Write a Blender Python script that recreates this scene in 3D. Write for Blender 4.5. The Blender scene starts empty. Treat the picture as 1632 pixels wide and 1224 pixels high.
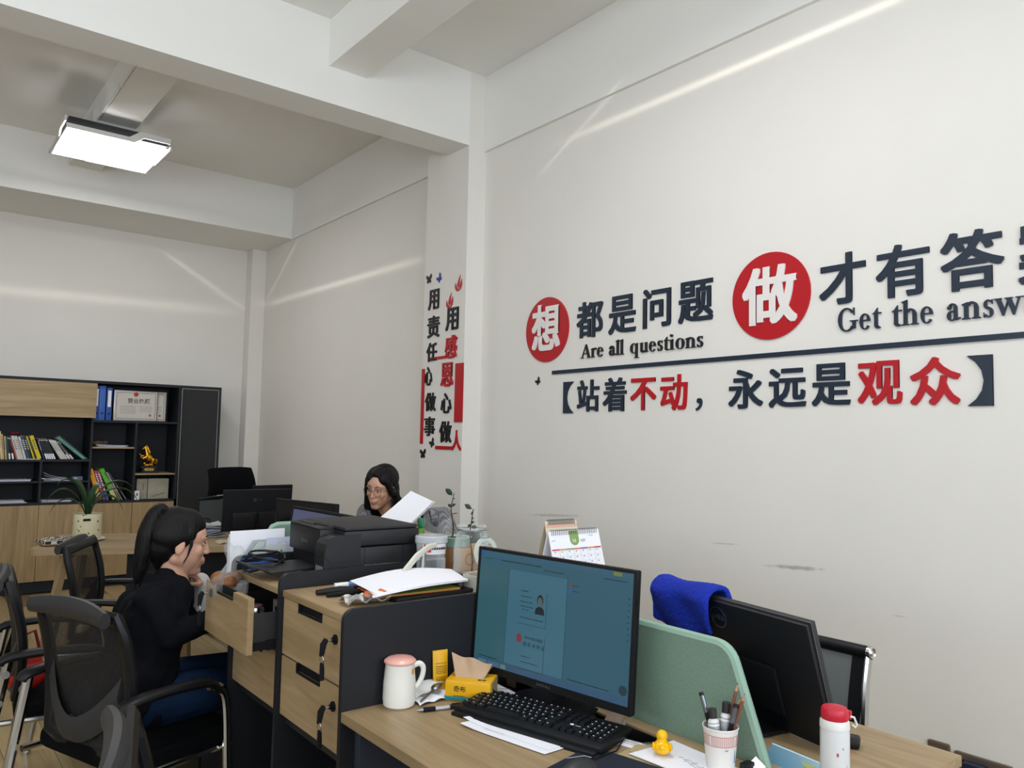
import bpy, bmesh, math, random
from mathutils import Vector, Matrix, Euler
import numpy as np
R = math.radians
random.seed(7)
SC = bpy.context.scene
COL = SC.collection
V = Vector

# ------------------------------------------------------------------ camera
# axes: +x towards the slogan wall, +y along it into the depth, +z up
CH = 1.44
F = 1253.0
_c = (816.0, 612.0)
def _d(p):
    return V((p[0]-_c[0], -(p[1]-_c[1]), -F)).normalized()
_ey = _d((-180, 679)); _ex = _d((2400, 732)); _ex = (_ex-_ey*_ex.dot(_ey)).normalized(); _ez = _ex.cross(_ey)
M3 = Matrix((_ex, _ey, _ez))            # camera -> world rotation
cam_d = bpy.data.cameras.new('camera'); cam = bpy.data.objects.new('camera', cam_d); COL.objects.link(cam)
cam_d.sensor_fit = 'HORIZONTAL'; cam_d.sensor_width = 36; cam_d.lens = 36*F/1632; cam_d.clip_start = .02
cam.matrix_world = Matrix.Translation((0, 0, CH)) @ M3.to_4x4()
SC.camera = cam

def at(px, py, x=None, y=None, z=None):
    """real-world point on a known plane, measured from the survey photograph"""
    r = M3 @ V((px-_c[0], -(py-_c[1]), -F))
    if x is not None: k = x/r.x
    elif y is not None: k = y/r.y
    else: k = (z-CH)/r.z
    return V((r.x*k, r.y*k, CH+r.z*k))

# ------------------------------------------------------------------ world, light, exposure
def lin(h):
    h = h.lstrip('#'); o = []
    for i in (0, 2, 4):
        c = int(h[i:i+2], 16)/255
        o.append(c/12.92 if c <= .04045 else ((c+.055)/1.055)**2.4)
    return (*o, 1)
w = bpy.data.worlds.new('world'); SC.world = w; w.use_nodes = True
w.node_tree.nodes['Background'].inputs[0].default_value = lin('#dfe8f2')
w.node_tree.nodes['Background'].inputs[1].default_value = 1.0
def area(name, loc, rot, sx, sy, power, col, spread=180):
    l = bpy.data.lights.new(name, 'AREA'); l.shape = 'RECTANGLE'; l.size = sx; l.size_y = sy; l.energy = power; l.color = lin(col)[:3]; l.spread = R(spread)
    o = bpy.data.objects.new(name, l); COL.objects.link(o); o.location = loc; o.rotation_euler = rot
    return o
# daylight through the windows of the rear wall (behind the camera), plus one added fill on the left
area('window_and_fill_light', (1.05, -2.85, 2.0), (R(118), 0, 0), 3.4, 1.9, 120, '#eaf3ff')
area('window_and_fill_light', (-2.2, -2.85, 2.0), (R(118), 0, 0), 2.0, 1.9, 70, '#eaf3ff')
area('window_and_fill_light', (-3.45, .9, 1.9), (R(152), 0, R(-90)), 4.4, 1.9, 125, '#eaf3ff')  # added fill aimed up to brighten the near ceiling, at an assumed left-wall window
def leak_light(name, loc, sheets, power):
    """the thin fans of light that leave the stepped frame of a ceiling lamp through its slits"""
    l = bpy.data.lights.new(name, 'POINT'); l.energy = power; l.shadow_soft_size = .004; l.color = lin('#fff8ec')[:3]; l.use_nodes = True
    nt = l.node_tree; N = nt.nodes; L = nt.links; em = N['Emission']; tc = N.new('ShaderNodeTexCoord'); tot = None
    def vm(op, a, b=None):
        n = N.new('ShaderNodeVectorMath'); n.operation = op; L.new(a, n.inputs[0])
        if b is not None: n.inputs[1].default_value = b
        return n.outputs['Value'] if op == 'DOT_PRODUCT' else n.outputs[0]
    def mt(op, a, b, c=None):
        n = N.new('ShaderNodeMath'); n.operation = op
        for i, q in enumerate((a, b, c)):
            if q is None: continue
            if isinstance(q, (int, float)): n.inputs[i].default_value = q
            else: L.new(q, n.inputs[i])
        return n.outputs[0]
    d = vm('NORMALIZE', tc.outputs['Normal'])
    for p1, p2, wd, st in sheets:
        a, b = V(p1)-V(loc), V(p2)-V(loc); n_ = a.cross(b).normalized(); m_ = (a.normalized()+b.normalized()).normalized(); cw = m_.dot(a.normalized())
        g = mt('EXPONENT', mt('MULTIPLY', mt('POWER', mt('ABSOLUTE', vm('DOT_PRODUCT', d, n_), 0), 2.0), -1/(wd*wd)), 0)
        k = N.new('ShaderNodeMapRange'); k.interpolation_type = 'SMOOTHSTEP'; k.inputs[1].default_value = cw-.05*(1-cw)-.004; k.inputs[2].default_value = cw+.45*(1-cw); k.inputs[3].default_value = 0; k.inputs[4].default_value = st
        L.new(vm('DOT_PRODUCT', d, m_), k.inputs[0]); v = mt('MULTIPLY', g, k.outputs[0]); tot = v if tot is None else mt('ADD', tot, v)
    L.new(tot, em.inputs['Strength'])
    o = bpy.data.objects.new(name, l); COL.objects.link(o); o.location = loc
leak_light('ceiling_light_leak', (1.5, 1.9, 3.52), [((3.14, .6, 3.275), (3.14, 3.7, 3.262), .011, 1.0), ((3.12, 3.027, 3.453), (3.14, 3.75, 3.10), .006, .6)], 58)
leak_light('ceiling_light_leak', (1.2, 6.5, 3.50), [((3.14, 4.9, 2.80), (3.14, 8.5, 2.84), .013, .8), ((3.14, 7.5, 3.40), (3.14, 8.4, 2.80), .008, .5), ((-.2, 8.5, 2.69), (3.0, 8.5, 2.75), .022, .55), ((2.15, 8.5, 3.27), (3.0, 8.5, 2.78), .011, .6)], 60)
SC.view_settings.view_transform = 'Standard'; SC.view_settings.look = 'None'
SC.view_settings.exposure = 0.0; SC.view_settings.gamma = 1.0; SC.view_settings.use_curve_mapping = False
SC.cycles.use_denoising = True
SC.cycles.max_bounces = 10; SC.cycles.diffuse_bounces = 6; SC.cycles.transparent_max_bounces = 12
SC.cycles.sample_clamp_indirect = 4; SC.cycles.caustics_reflective = False; SC.cycles.caustics_refractive = False

# ------------------------------------------------------------------ materials
def mat(name, col, rough=.5, metal=0, bump=0, bscale=200, var=0, vscale=8, alpha=1, trans=0, emit=0, coat=0, sheen=0, ior=1.45, stretch=None):
    m = bpy.data.materials.new(name); m.use_nodes = True; nt = m.node_tree; N = nt.nodes; L = nt.links
    b = N['Principled BSDF']; c = lin(col)
    b.inputs['Base Color'].default_value = c; b.inputs['Roughness'].default_value = rough; b.inputs['Metallic'].default_value = metal
    b.inputs['Transmission Weight'].default_value = trans; b.inputs['IOR'].default_value = ior; b.inputs['Coat Weight'].default_value = coat
    b.inputs['Sheen Weight'].default_value = sheen
    if name in SPEC: b.inputs['Specular IOR Level'].default_value = SPEC[name]
    if alpha < 1: b.inputs['Alpha'].default_value = alpha
    if emit: b.inputs['Emission Color'].default_value = c; b.inputs['Emission Strength'].default_value = emit
    tc = N.new('ShaderNodeTexCoord'); mp = N.new('ShaderNodeMapping'); L.new(tc.outputs['Object'], mp.inputs[0])
    if stretch: mp.inputs['Scale'].default_value = stretch
    if var:
        n = N.new('ShaderNodeTexNoise'); n.inputs['Scale'].default_value = vscale; n.inputs['Detail'].default_value = 5; L.new(mp.outputs[0], n.inputs[0])
        r = N.new('ShaderNodeValToRGB'); L.new(n.outputs[0], r.inputs[0])
        r.color_ramp.elements[0].position = .3; r.color_ramp.elements[1].position = .7
        r.color_ramp.elements[0].color = tuple(max(0, v*(1-var)) for v in c[:3])+(1,); r.color_ramp.elements[1].color = tuple(min(1, v*(1+var)) for v in c[:3])+(1,)
        L.new(r.outputs[0], b.inputs['Base Color'])
    if bump:
        n = N.new('ShaderNodeTexNoise'); n.inputs['Scale'].default_value = bscale; n.inputs['Detail'].default_value = 3; L.new(mp.outputs[0], n.inputs[0])
        bp = N.new('ShaderNodeBump'); bp.inputs['Strength'].default_value = bump; bp.inputs['Distance'].default_value = .004
        L.new(n.outputs[0], bp.inputs['Height']); L.new(bp.outputs[0], b.inputs['Normal'])
    return m

def wood(name, c1, c2, axis, rough=.45, scale=1.0, rnd=False):
    """laminate oak: long soft streaks running along one axis"""
    m = bpy.data.materials.new(name); m.use_nodes = True; nt = m.node_tree; N = nt.nodes; L = nt.links; b = N['Principled BSDF']
    tc = N.new('ShaderNodeTexCoord'); mp = N.new('ShaderNodeMapping'); L.new(tc.outputs['Object'], mp.inputs[0])
    s = [14*scale]*3; s[axis] = 1.1*scale; mp.inputs['Scale'].default_value = s
    if rnd:
        oi = N.new('ShaderNodeObjectInfo'); mu = N.new('ShaderNodeMath'); mu.operation = 'MULTIPLY'; mu.inputs[1].default_value = 57
        L.new(oi.outputs['Random'], mu.inputs[0]); cb = N.new('ShaderNodeCombineXYZ')
        for i in range(3): L.new(mu.outputs[0], cb.inputs[i])
        L.new(cb.outputs[0], mp.inputs['Location'])
    n1 = N.new('ShaderNodeTexNoise'); n1.inputs['Scale'].default_value = 1.3; n1.inputs['Detail'].default_value = 6; n1.inputs['Distortion'].default_value = 1.1; L.new(mp.outputs[0], n1.inputs[0])
    mp2 = N.new('ShaderNodeMapping'); s2 = [90*scale]*3; s2[axis] = 4*scale; mp2.inputs['Scale'].default_value = s2; L.new(tc.outputs['Object'], mp2.inputs[0])
    n2 = N.new('ShaderNodeTexNoise'); n2.inputs['Scale'].default_value = 1.5; n2.inputs['Detail'].default_value = 3; L.new(mp2.outputs[0], n2.inputs[0])
    mx = N.new('ShaderNodeMath'); mx.operation = 'MULTIPLY_ADD'; mx.inputs[1].default_value = .35; L.new(n2.outputs[0], mx.inputs[0]); L.new(n1.outputs[0], mx.inputs[2])
    r = N.new('ShaderNodeValToRGB'); L.new(mx.outputs[0], r.inputs[0])
    r.color_ramp.elements[0].position = .45; r.color_ramp.elements[1].position = .9
    r.color_ramp.elements[0].color = lin(c1); r.color_ramp.elements[1].color = lin(c2)
    out = r.outputs[0]
    if rnd:
        hv = N.new('ShaderNodeHueSaturation'); ma = N.new('ShaderNodeMath'); ma.operation = 'MULTIPLY_ADD'; ma.inputs[1].default_value = .35; ma.inputs[2].default_value = .82
        L.new(oi.outputs['Random'], ma.inputs[0]); L.new(ma.outputs[0], hv.inputs['Value']); L.new(out, hv.inputs['Color']); out = hv.outputs[0]
    L.new(out, b.inputs['Base Color']); b.inputs['Roughness'].default_value = rough
    return m

MT = {}
SPEC = {'black_hair': .25, 'black_blazer_cloth': .14, 'black_seat_cloth': .1, 'black_vest': .08, 'black_matte': .25, 'blue_denim': .15, 'graphite_laminate': .35, 'graphite_case': .3, 'black_plastic': .35}
WD1, WD2 = '#8b7350', '#ac9470'
MT['wood_y'] = wood('oak_laminate_y', WD1, WD2, 1)
MT['wood_x'] = wood('oak_laminate_x', WD1, WD2, 0)
MT['wood_z'] = wood('oak_laminate_z', WD1, WD2, 2)
MT['wood_case'] = wood('bookcase_oak', '#8e7654', '#b0976f', 2)
MT['wood_casex'] = wood('bookcase_oak_x', '#8e7654', '#b0976f', 0)
MT['plank'] = wood('floor_plank', '#94805a', '#bda678', 1, rough=.35, scale=.8, rnd=True)
MT['edge'] = mat('oak_edge', '#b59a72', .5, var=.06, vscale=30)
MT['dark'] = mat('graphite_laminate', '#1d1e22', .5, bump=.05, bscale=900)
MT['darkcase'] = mat('graphite_case', '#24272c', .55)
MT['deskpanel'] = mat('grey_desk_panel', '#343842', .55)
MT['black'] = mat('black_plastic', '#0f1013', .42)
MT['blackm'] = mat('black_matte', '#0f1014', .7)
MT['printer'] = mat('printer_black', '#121316', .45, bump=.15, bscale=900)
MT['printer_top'] = mat('printer_lid', '#202021', .6, bump=.2, bscale=700)
MT['greyp'] = mat('grey_plastic', '#29292b', .5)
MT['chrome'] = mat('chrome', '#c9c9c8', .16, 1)
MT['steel'] = mat('steel', '#9a9a9a', .35, 1)
MT['darksteel'] = mat('dark_steel', '#2c2c30', .35, .8)
MT['paper'] = mat('white_paper', '#e9e9ef', .85)
MT['paper2'] = mat('lilac_paper', '#c3c6dc', .85)
MT['paper3'] = mat('grey_paper', '#b9bab6', .85)
MT['white'] = mat('white_ceramic', '#e6e5dc', .18, coat=.3)
MT['whitep'] = mat('white_plastic', '#dcdcd8', .4)
MT['pink'] = mat('pink_lid', '#e3a79b', .3, coat=.2)
MT['yellow'] = mat('yellow_print', '#e0a912', .4)
MT['teal'] = mat('teal_print', '#17808a', .4)
MT['kraft'] = mat('kraft_tissue', '#b3977a', .8, var=.06, vscale=20)
MT['cardb'] = mat('cardboard', '#a57c50', .8, var=.08, vscale=30)
MT['skin'] = mat('skin', '#c0937a', .5, var=.05, vscale=14)
MT['skin'].node_tree.nodes['Principled BSDF'].inputs['Subsurface Weight'].default_value = .08
MT['lips'] = mat('lips', '#9c5f55', .5)
MT['eyew'] = mat('eye_white', '#cfc8c0', .3)
MT['eyed'] = mat('eye_dark', '#140d0a', .2)
MT['brow'] = mat('eyebrow', '#2a1d18', .9)
MT['hair'] = mat('black_hair', '#090707', .5, bump=.9, bscale=160, stretch=(1, 1, .12))
MT['blazer'] = mat('black_blazer_cloth', '#0c0d12', .85, bump=.5, bscale=14)
MT['jeans'] = mat('blue_denim', '#0d2038', .85, bump=.5, bscale=18, var=.4, vscale=9)
MT['knit'] = mat('white_knit', '#c8c6c2', .9, bump=.6, bscale=90)



MT['green'] = mat('green_divider_cloth', '#7b9583', .9, bump=.5, bscale=1100, var=.12, vscale=260)
MT['greentrim'] = mat('green_divider_edge', '#8aa896', .6)
MT['leafg'] = mat('leaf_green', '#2c4a2a', .4, var=.2, vscale=20)
MT['leafd'] = mat('leaf_dark', '#2a3a2c', .5)
MT['stem'] = mat('stem', '#3b3026', .7)
MT['gold'] = mat('gold_leaf', '#d09a33', .28, 1, bump=.5, bscale=70)
MT['red'] = mat('red_acrylic', '#b3141f', .35)
MT['navy'] = mat('navy_acrylic', '#1d2a3a', .35)
MT['ink'] = mat('black_print', '#16161a', .5)
MT['greyink'] = mat('grey_print', '#5d5f66', .6)
MT['white_acr'] = mat('white_acrylic', '#e6e2de', .35)
MT['blueacr'] = mat('blue_acrylic', '#232a86', .35)
MT['towel'] = mat('blue_terry', '#0a2ba6', .95, bump=1, bscale=260, var=.35, vscale=160)
MT['bluef'] = mat('blue_file', '#2b4f9e', .4)
MT['redcap'] = mat('red_cap', '#c01e35', .4)
MT['duck'] = mat('duck_yellow', '#f0b808', .3)
MT['seatcloth'] = mat('black_seat_cloth', '#0a0b0d', .9, bump=.4, bscale=700)
MT['vest'] = mat('black_vest', '#0a0909', .9, bump=.3, bscale=300)

def clear(name, tint, base, edge, rough=.08, bump=0):
    """thin clear film or glass: mostly transparent, glossier and denser towards its silhouette"""
    m = bpy.data.materials.new(name); m.use_nodes = True; nt = m.node_tree; N = nt.nodes; L = nt.links; b = N['Principled BSDF']
    b.inputs['Base Color'].default_value = lin(tint); b.inputs['Roughness'].default_value = rough; b.inputs['Specular IOR Level'].default_value = .8
    lw = N.new('ShaderNodeLayerWeight'); lw.inputs['Blend'].default_value = .45
    mr = N.new('ShaderNodeMapRange'); mr.inputs[1].default_value = 0; mr.inputs[2].default_value = 1; mr.inputs[3].default_value = base; mr.inputs[4].default_value = edge
    L.new(lw.outputs['Facing'], mr.inputs[0]); L.new(mr.outputs[0], b.inputs['Alpha'])
    if bump:
        n = N.new('ShaderNodeTexNoise'); n.inputs['Scale'].default_value = 45; bp = N.new('ShaderNodeBump'); bp.inputs['Strength'].default_value = bump; bp.inputs['Distance'].default_value = .01; L.new(n.outputs[0], bp.inputs['Height']); L.new(bp.outputs[0], b.inputs['Normal']); L.new(bp.outputs[0], lw.inputs['Normal'])
    return m
def mesh_cloth(name, col, dens, keep):
    m = bpy.data.materials.new(name); m.use_nodes = True; nt = m.node_tree; N = nt.nodes; L = nt.links; b = N['Principled BSDF']
    b.inputs['Base Color'].default_value = lin(col); b.inputs['Roughness'].default_value = .7
    tc = N.new('ShaderNodeTexCoord'); n = N.new('ShaderNodeTexNoise'); n.inputs['Scale'].default_value = dens; L.new(tc.outputs['Object'], n.inputs[0])
    g = N.new('ShaderNodeMath'); g.operation = 'GREATER_THAN'; g.inputs[1].default_value = 1-keep; L.new(n.outputs[0], g.inputs[0])
    a = N.new('ShaderNodeMath'); a.operation = 'MAXIMUM'; a.inputs[1].default_value = .55; L.new(g.outputs[0], a.inputs[0]); L.new(a.outputs[0], b.inputs['Alpha'])
    return m
MT['glass'] = clear('clear_glass', '#dfe8e4', .03, .42, .04); MT['clearp'] = clear('clear_plastic', '#e8eef0', .10, .5); MT['bagp'] = clear('thin_poly_bag', '#e4e6e4', .08, .36, .15, .8)
MT['mesh'] = mesh_cloth('chair_mesh', '#0c0d0f', 900, .52)
MT['meshg'] = mesh_cloth('grey_chair_mesh', '#3e4244', 900, .60)
MT['meshg2'] = mesh_cloth('pale_chair_mesh', '#676c6b', 900, .8)

def gingham(name, c1, c2, sc):
    m = bpy.data.materials.new(name); m.use_nodes = True; nt = m.node_tree; N = nt.nodes; L = nt.links; b = N['Principled BSDF']
    tc = N.new('ShaderNodeTexCoord'); ch = N.new('ShaderNodeTexChecker'); ch.inputs['Scale'].default_value = sc
    ch.inputs['Color1'].default_value = lin(c1); ch.inputs['Color2'].default_value = lin(c2); L.new(tc.outputs['Object'], ch.inputs[0]); L.new(ch.outputs[0], b.inputs['Base Color']); b.inputs['Roughness'].default_value = .85
    return m
MT['gingham'] = gingham('grey_gingham', '#9a9a9c', '#3a3b40', 150)
MT['check'] = gingham('check_cloth', '#d8cfc2', '#1d1a1c', 32)

def wallmat(name, col, scuff=False):
    m = mat(name, col, .85, bump=.06, bscale=60, var=.015, vscale=2)
    if scuff:
        nt = m.node_tree; N = nt.nodes; L = nt.links; b = N['Principled BSDF']
        src = b.inputs['Base Color'].links[0].from_socket
        tc = N.new('ShaderNodeTexCoord'); last = src
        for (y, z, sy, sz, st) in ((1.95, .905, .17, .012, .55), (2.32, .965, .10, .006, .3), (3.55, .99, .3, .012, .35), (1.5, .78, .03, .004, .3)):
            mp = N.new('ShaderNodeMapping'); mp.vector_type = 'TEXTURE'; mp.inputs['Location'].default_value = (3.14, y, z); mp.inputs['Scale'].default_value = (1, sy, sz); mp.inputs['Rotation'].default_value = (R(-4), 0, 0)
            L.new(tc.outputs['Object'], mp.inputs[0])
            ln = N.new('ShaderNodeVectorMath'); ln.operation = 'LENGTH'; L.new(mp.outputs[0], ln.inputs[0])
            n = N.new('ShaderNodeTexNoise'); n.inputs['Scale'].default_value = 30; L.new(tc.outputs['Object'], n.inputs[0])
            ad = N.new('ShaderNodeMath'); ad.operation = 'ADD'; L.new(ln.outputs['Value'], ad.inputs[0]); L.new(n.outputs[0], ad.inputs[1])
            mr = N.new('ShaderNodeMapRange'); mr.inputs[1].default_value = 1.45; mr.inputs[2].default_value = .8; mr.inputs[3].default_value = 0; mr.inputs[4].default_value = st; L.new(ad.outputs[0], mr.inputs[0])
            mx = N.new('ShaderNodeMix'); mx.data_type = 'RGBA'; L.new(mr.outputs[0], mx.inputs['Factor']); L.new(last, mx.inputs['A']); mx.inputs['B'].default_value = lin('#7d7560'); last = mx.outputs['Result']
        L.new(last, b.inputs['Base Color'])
    return m
MT['wall'] = wallmat('wall_paint', '#e3e0d9')
MT['wallr'] = wallmat('wall_paint_slogan', '#e3e0d9', True)
MT['ceil'] = wallmat('ceiling_paint', '#e9e8e3')
MT['glassdoor'] = mat('dark_glass_door', '#0d1219', .06, coat=.5)
MT['screen'] = mat('screen_teal', '#386679', .3, emit=.66)
MT['screen'].node_tree.nodes['Principled BSDF'].inputs['Base Color'].default_value = (.005, .006, .008, 1)

# ------------------------------------------------------------------ mesh helpers
def B(): return bmesh.new()
def box(bm, c, s, M=None, bev=0, seg=2):
    r = bmesh.ops.create_cube(bm, size=1); vs = r['verts']
    for v in vs: v.co = V((v.co.x*s[0]+c[0], v.co.y*s[1]+c[1], v.co.z*s[2]+c[2]))
    if bev:
        es = list({e for v in vs for e in v.link_edges})
        rr = bmesh.ops.bevel(bm, geom=es, offset=bev, segments=seg, affect='EDGES', profile=.6)
        vs = list({v for f in rr['faces'] for v in f.verts} | {v for v in vs if v.is_valid})
        # all verts of this island
        seen = set(vs); st = list(vs)
        while st:
            v = st.pop()
            for e in v.link_edges:
                o = e.other_vert(v)
                if o not in seen: seen.add(o); st.append(o)
        vs = list(seen)
    if M is not None:
        for v in vs: v.co = M @ v.co
    return bm
def bx(bm, a, b, bev=0, M=None):
    """box from two opposite corners"""
    c = [(a[i]+b[i])/2 for i in range(3)]; s = [abs(a[i]-b[i]) for i in range(3)]
    return box(bm, c, s, M, bev)
def tube(bm, pts, r, seg=10, closed=False, flat=None, cap=True, up=None):
    pts = [V(p) for p in pts]; n = len(pts)
    rs = r if isinstance(r, (list, tuple)) else [r]*n
    rings = []; prev = None
    for i, p in enumerate(pts):
        a = pts[i-1] if (i > 0 or closed) else p; b = pts[(i+1) % n] if (i < n-1 or closed) else p
        t = (b-a).normalized()
        if up is not None: u = t.cross(V(up)).normalized()
        elif prev is None:
            u = t.cross(V((0, 0, 1)) if abs(t.z) < .9 else V((1, 0, 0))).normalized()
        else: u = (prev - t*prev.dot(t)).normalized()
        prev = u; v = t.cross(u)
        fu, fv = flat if flat else (1, 1)
        rings.append([bm.verts.new(p + u*math.cos(k*math.tau/seg)*rs[i]*fu + v*math.sin(k*math.tau/seg)*rs[i]*fv) for k in range(seg)])
    for i in range(n if closed else n-1):
        A, C = rings[i], rings[(i+1) % n]
        for k in range(seg): bm.faces.new((A[k], A[(k+1) % seg], C[(k+1) % seg], C[k]))
    if cap and not closed:
        bm.faces.new(rings[0][::-1]); bm.faces.new(rings[-1])
    return bm
def spline(P, n=6):
    out = []
    for i in range(len(P)-1):
        p0, p1, p2, p3 = P[max(0, i-1)], P[i], P[i+1], P[min(len(P)-1, i+2)]
        for k in range(n):
            t_ = k/n; out.append(.5*((2*p1)+(p2-p0)*t_+(2*p0-5*p1+4*p2-p3)*t_*t_+(3*p1-p0-3*p2+p3)*t_**3))
    return out+[P[-1]]
def lerpl(L, n):
    out = []
    for i in range(len(L)-1): out += [L[i]+(L[i+1]-L[i])*k/n for k in range(n)]
    return out+[L[-1]]
def cyl(bm, p, q, r, r2=None, seg=16): return tube(bm, [p, q], [r, r if r2 is None else r2], seg)
def lathe(bm, prof, c=(0, 0, 0), seg=28, M=None):
    rings = []
    for r, z in prof:
        if r < 1e-6: rings.append([bm.verts.new((c[0], c[1], c[2]+z))])
        else: rings.append([bm.verts.new((c[0]+r*math.cos(k*math.tau/seg), c[1]+r*math.sin(k*math.tau/seg), c[2]+z)) for k in range(seg)])
    for A, C in zip(rings, rings[1:]):
        if len(A) == 1 and len(C) == 1: continue
        for k in range(seg):
            k2 = (k+1) % seg
            if len(A) == 1: bm.faces.new((A[0], C[k2], C[k]))
            elif len(C) == 1: bm.faces.new((A[k], A[k2], C[0]))
            else: bm.faces.new((A[k], A[k2], C[k2], C[k]))
    if M is not None:
        for ring in rings:
            for v in ring: v.co = M @ v.co
    return bm
def sph(bm, c, r, M=None, u=16, v=10):
    if not isinstance(r, (list, tuple)): r = (r, r, r)
    rr = bmesh.ops.create_uvsphere(bm, u_segments=u, v_segments=v, radius=1)
    for x in rr['verts']:
        x.co = V((x.co.x*r[0]+c[0], x.co.y*r[1]+c[1], x.co.z*r[2]+c[2]))
        if M is not None: x.co = M @ x.co
    return bm
def prism(bm, pts, t, M=None):
    """2-D outline (local xy) extruded along local z from 0 to t"""
    a = [bm.verts.new((p[0], p[1], 0)) for p in pts]; b = [bm.verts.new((p[0], p[1], t)) for p in pts]
    n = len(pts); bm.faces.new(a[::-1]); bm.faces.new(b)
    for i in range(n): bm.faces.new((a[i], a[(i+1) % n], b[(i+1) % n], b[i]))
    if M is not None:
        for v in a+b: v.co = M @ v.co
    return bm
def slab(bm, quad, t, nx=8, ny=8, fn=None):
    """thin sheet between 4 corners (p00,p10,p11,p01) with thickness t along its normal; fn(u,v)->offset along normal"""
    q = [V(p) for p in quad]; nrm = (q[1]-q[0]).cross(q[3]-q[0]).normalized()
    def P(u, v, k):
        p = (q[0]*(1-u)+q[1]*u)*(1-v)+(q[3]*(1-u)+q[2]*u)*v
        return p + nrm*(k + (fn(u, v) if fn else 0))
    T = [[bm.verts.new(P(i/nx, j/ny, t)) for i in range(nx+1)] for j in range(ny+1)]
    Bt = [[bm.verts.new(P(i/nx, j/ny, 0)) for i in range(nx+1)] for j in range(ny+1)]
    for j in range(ny):
        for i in range(nx):
            bm.faces.new((T[j][i], T[j][i+1], T[j+1][i+1], T[j+1][i])); bm.faces.new((Bt[j][i], Bt[j+1][i], Bt[j+1][i+1], Bt[j][i+1]))
    ring = [(0, i) for i in range(nx)]+[(j, nx) for j in range(ny)]+[(ny, i) for i in range(nx, 0, -1)]+[(j, 0) for j in range(ny, 0, -1)]
    for k in range(len(ring)):
        a = ring[k]; b = ring[(k+1) % len(ring)]
        bm.faces.new((Bt[a[0]][a[1]], Bt[b[0]][b[1]], T[b[0]][b[1]], T[a[0]][a[1]]))
    return bm
def rrect(w, h, r, n=5, corners=(1, 1, 1, 1)):
    """rounded rectangle outline centred on 0; corners: TR, TL, BL, BR rounded or not"""
    o = []
    for k, (sx, sy) in enumerate(((1, 1), (-1, 1), (-1, -1), (1, -1))):
        if corners[k] and r > 0:
            cx, cy = sx*(w/2-r), sy*(h/2-r)
            for i in range(n+1):
                a = math.pi/2*(k + i/n); o.append((cx+r*math.cos(a), cy+r*math.sin(a)))
        else: o.append((sx*w/2, sy*h/2))
    return o

ANG = R(35)
def part(name, bm, m, parent=None, smooth=True, world=False):
    me = bpy.data.meshes.new(name)
    if isinstance(bm, bpy.types.Mesh): me = bm
    else:
        bmesh.ops.recalc_face_normals(bm, faces=bm.faces); bm.to_mesh(me); bm.free()
    if isinstance(m, str): m = MT[m]
    me.materials.clear(); me.materials.append(m)
    if world and parent is not None:
        p = parent; T = Matrix.Identity(4)
        while p is not None:
            T = (Matrix.Translation(p.location) @ p.rotation_euler.to_matrix().to_4x4()) @ T; p = p.parent
        me.transform(T.inverted())
    if smooth and len(me.polygons):
        me.shade_smooth(); me.set_sharp_from_angle(angle=ANG)
    o = bpy.data.objects.new(name, me); COL.objects.link(o)
    if parent is not None: o.parent = parent
    return o
def tag(o, label, cat, group=None, kind=None):
    if label: o['label'] = label
    if cat: o['category'] = cat
    if group: o['group'] = group
    if kind: o['kind'] = kind
    return o
def thing(name, label, cat, loc=(0, 0, 0), rotz=0, group=None):
    o = bpy.data.objects.new(name, None); COL.objects.link(o); o.empty_display_size = .1
    o.location = loc; o.rotation_euler = (0, 0, rotz)
    return tag(o, label, cat, group)
def struct(name, bm, m, label=None, smooth=False):
    o = part(name, bm, m, None, smooth); o['kind'] = 'structure'; o['category'] = name.split('_')[0]
    if label: o['label'] = label
    return o
def clone(o, parent=None):
    c = o.copy(); COL.objects.link(c); c.parent = parent
    for ch in o.children: clone(ch, c)
    return c
def frame_on(p, xaxis, yaxis):
    x = V(xaxis).normalized(); y = V(yaxis); y = (y-x*y.dot(x)).normalized(); z = x.cross(y)
    return Matrix.Translation(p) @ Matrix((x, y, z)).transposed().to_4x4()

# text -> mesh --------------------------------------------------------------
def textmesh(s, ext=.01, off=0.0, res=3):
    c = bpy.data.curves.new('lettering', 'FONT'); c.body = s; c.offset = off; c.extrude = ext/2; c.resolution_u = res
    o = bpy.data.objects.new('lettering', c); COL.objects.link(o)
    bpy.context.view_layer.update()
    me = bpy.data.meshes.new_from_object(o.evaluated_get(bpy.context.evaluated_depsgraph_get()))
    bpy.data.objects.remove(o); bpy.data.curves.remove(c)
    return me
def bounds(me):
    a = np.empty(len(me.vertices)*3); me.vertices.foreach_get('co', a); a = a.reshape(-1, 3)
    return a.min(0), a.max(0)
def fit_text(s, M, x0, x1, y0, y1, depth=.002, off=0.0, res=3):
    """glyphs stretched to a rectangle in the local xy of M, standing depth proud of it; off emboldens the strokes"""
    me = textmesh(s, .01, 0, res)
    if off:
        bm = bmesh.new()
        for k in range(9):
            dx, dy = ((1, 1), (1, 0), (1, -1), (0, -1), (-1, -1), (-1, 0), (-1, 1), (0, 1), (0, 0))[k]; dx *= off*.85; dy *= off*.65
            n0 = len(bm.verts); bm.from_mesh(me); bm.verts.ensure_lookup_table()
            for v in bm.verts[n0:]:
                v.co.x += dx; v.co.y += dy
                if v.co.z > 0: v.co.z -= k*.00035
        bm.to_mesh(me); bm.free()
    lo, hi = bounds(me)
    T = Matrix.Translation((x0, y0, 0)) @ Matrix.Diagonal(((x1-x0)/(hi[0]-lo[0]), (y1-y0)/(hi[1]-lo[1]), depth/(hi[2]-lo[2]), 1)) @ Matrix.Translation((-lo[0], -lo[1], -lo[2]))
    me.transform(M @ T); return me
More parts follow.
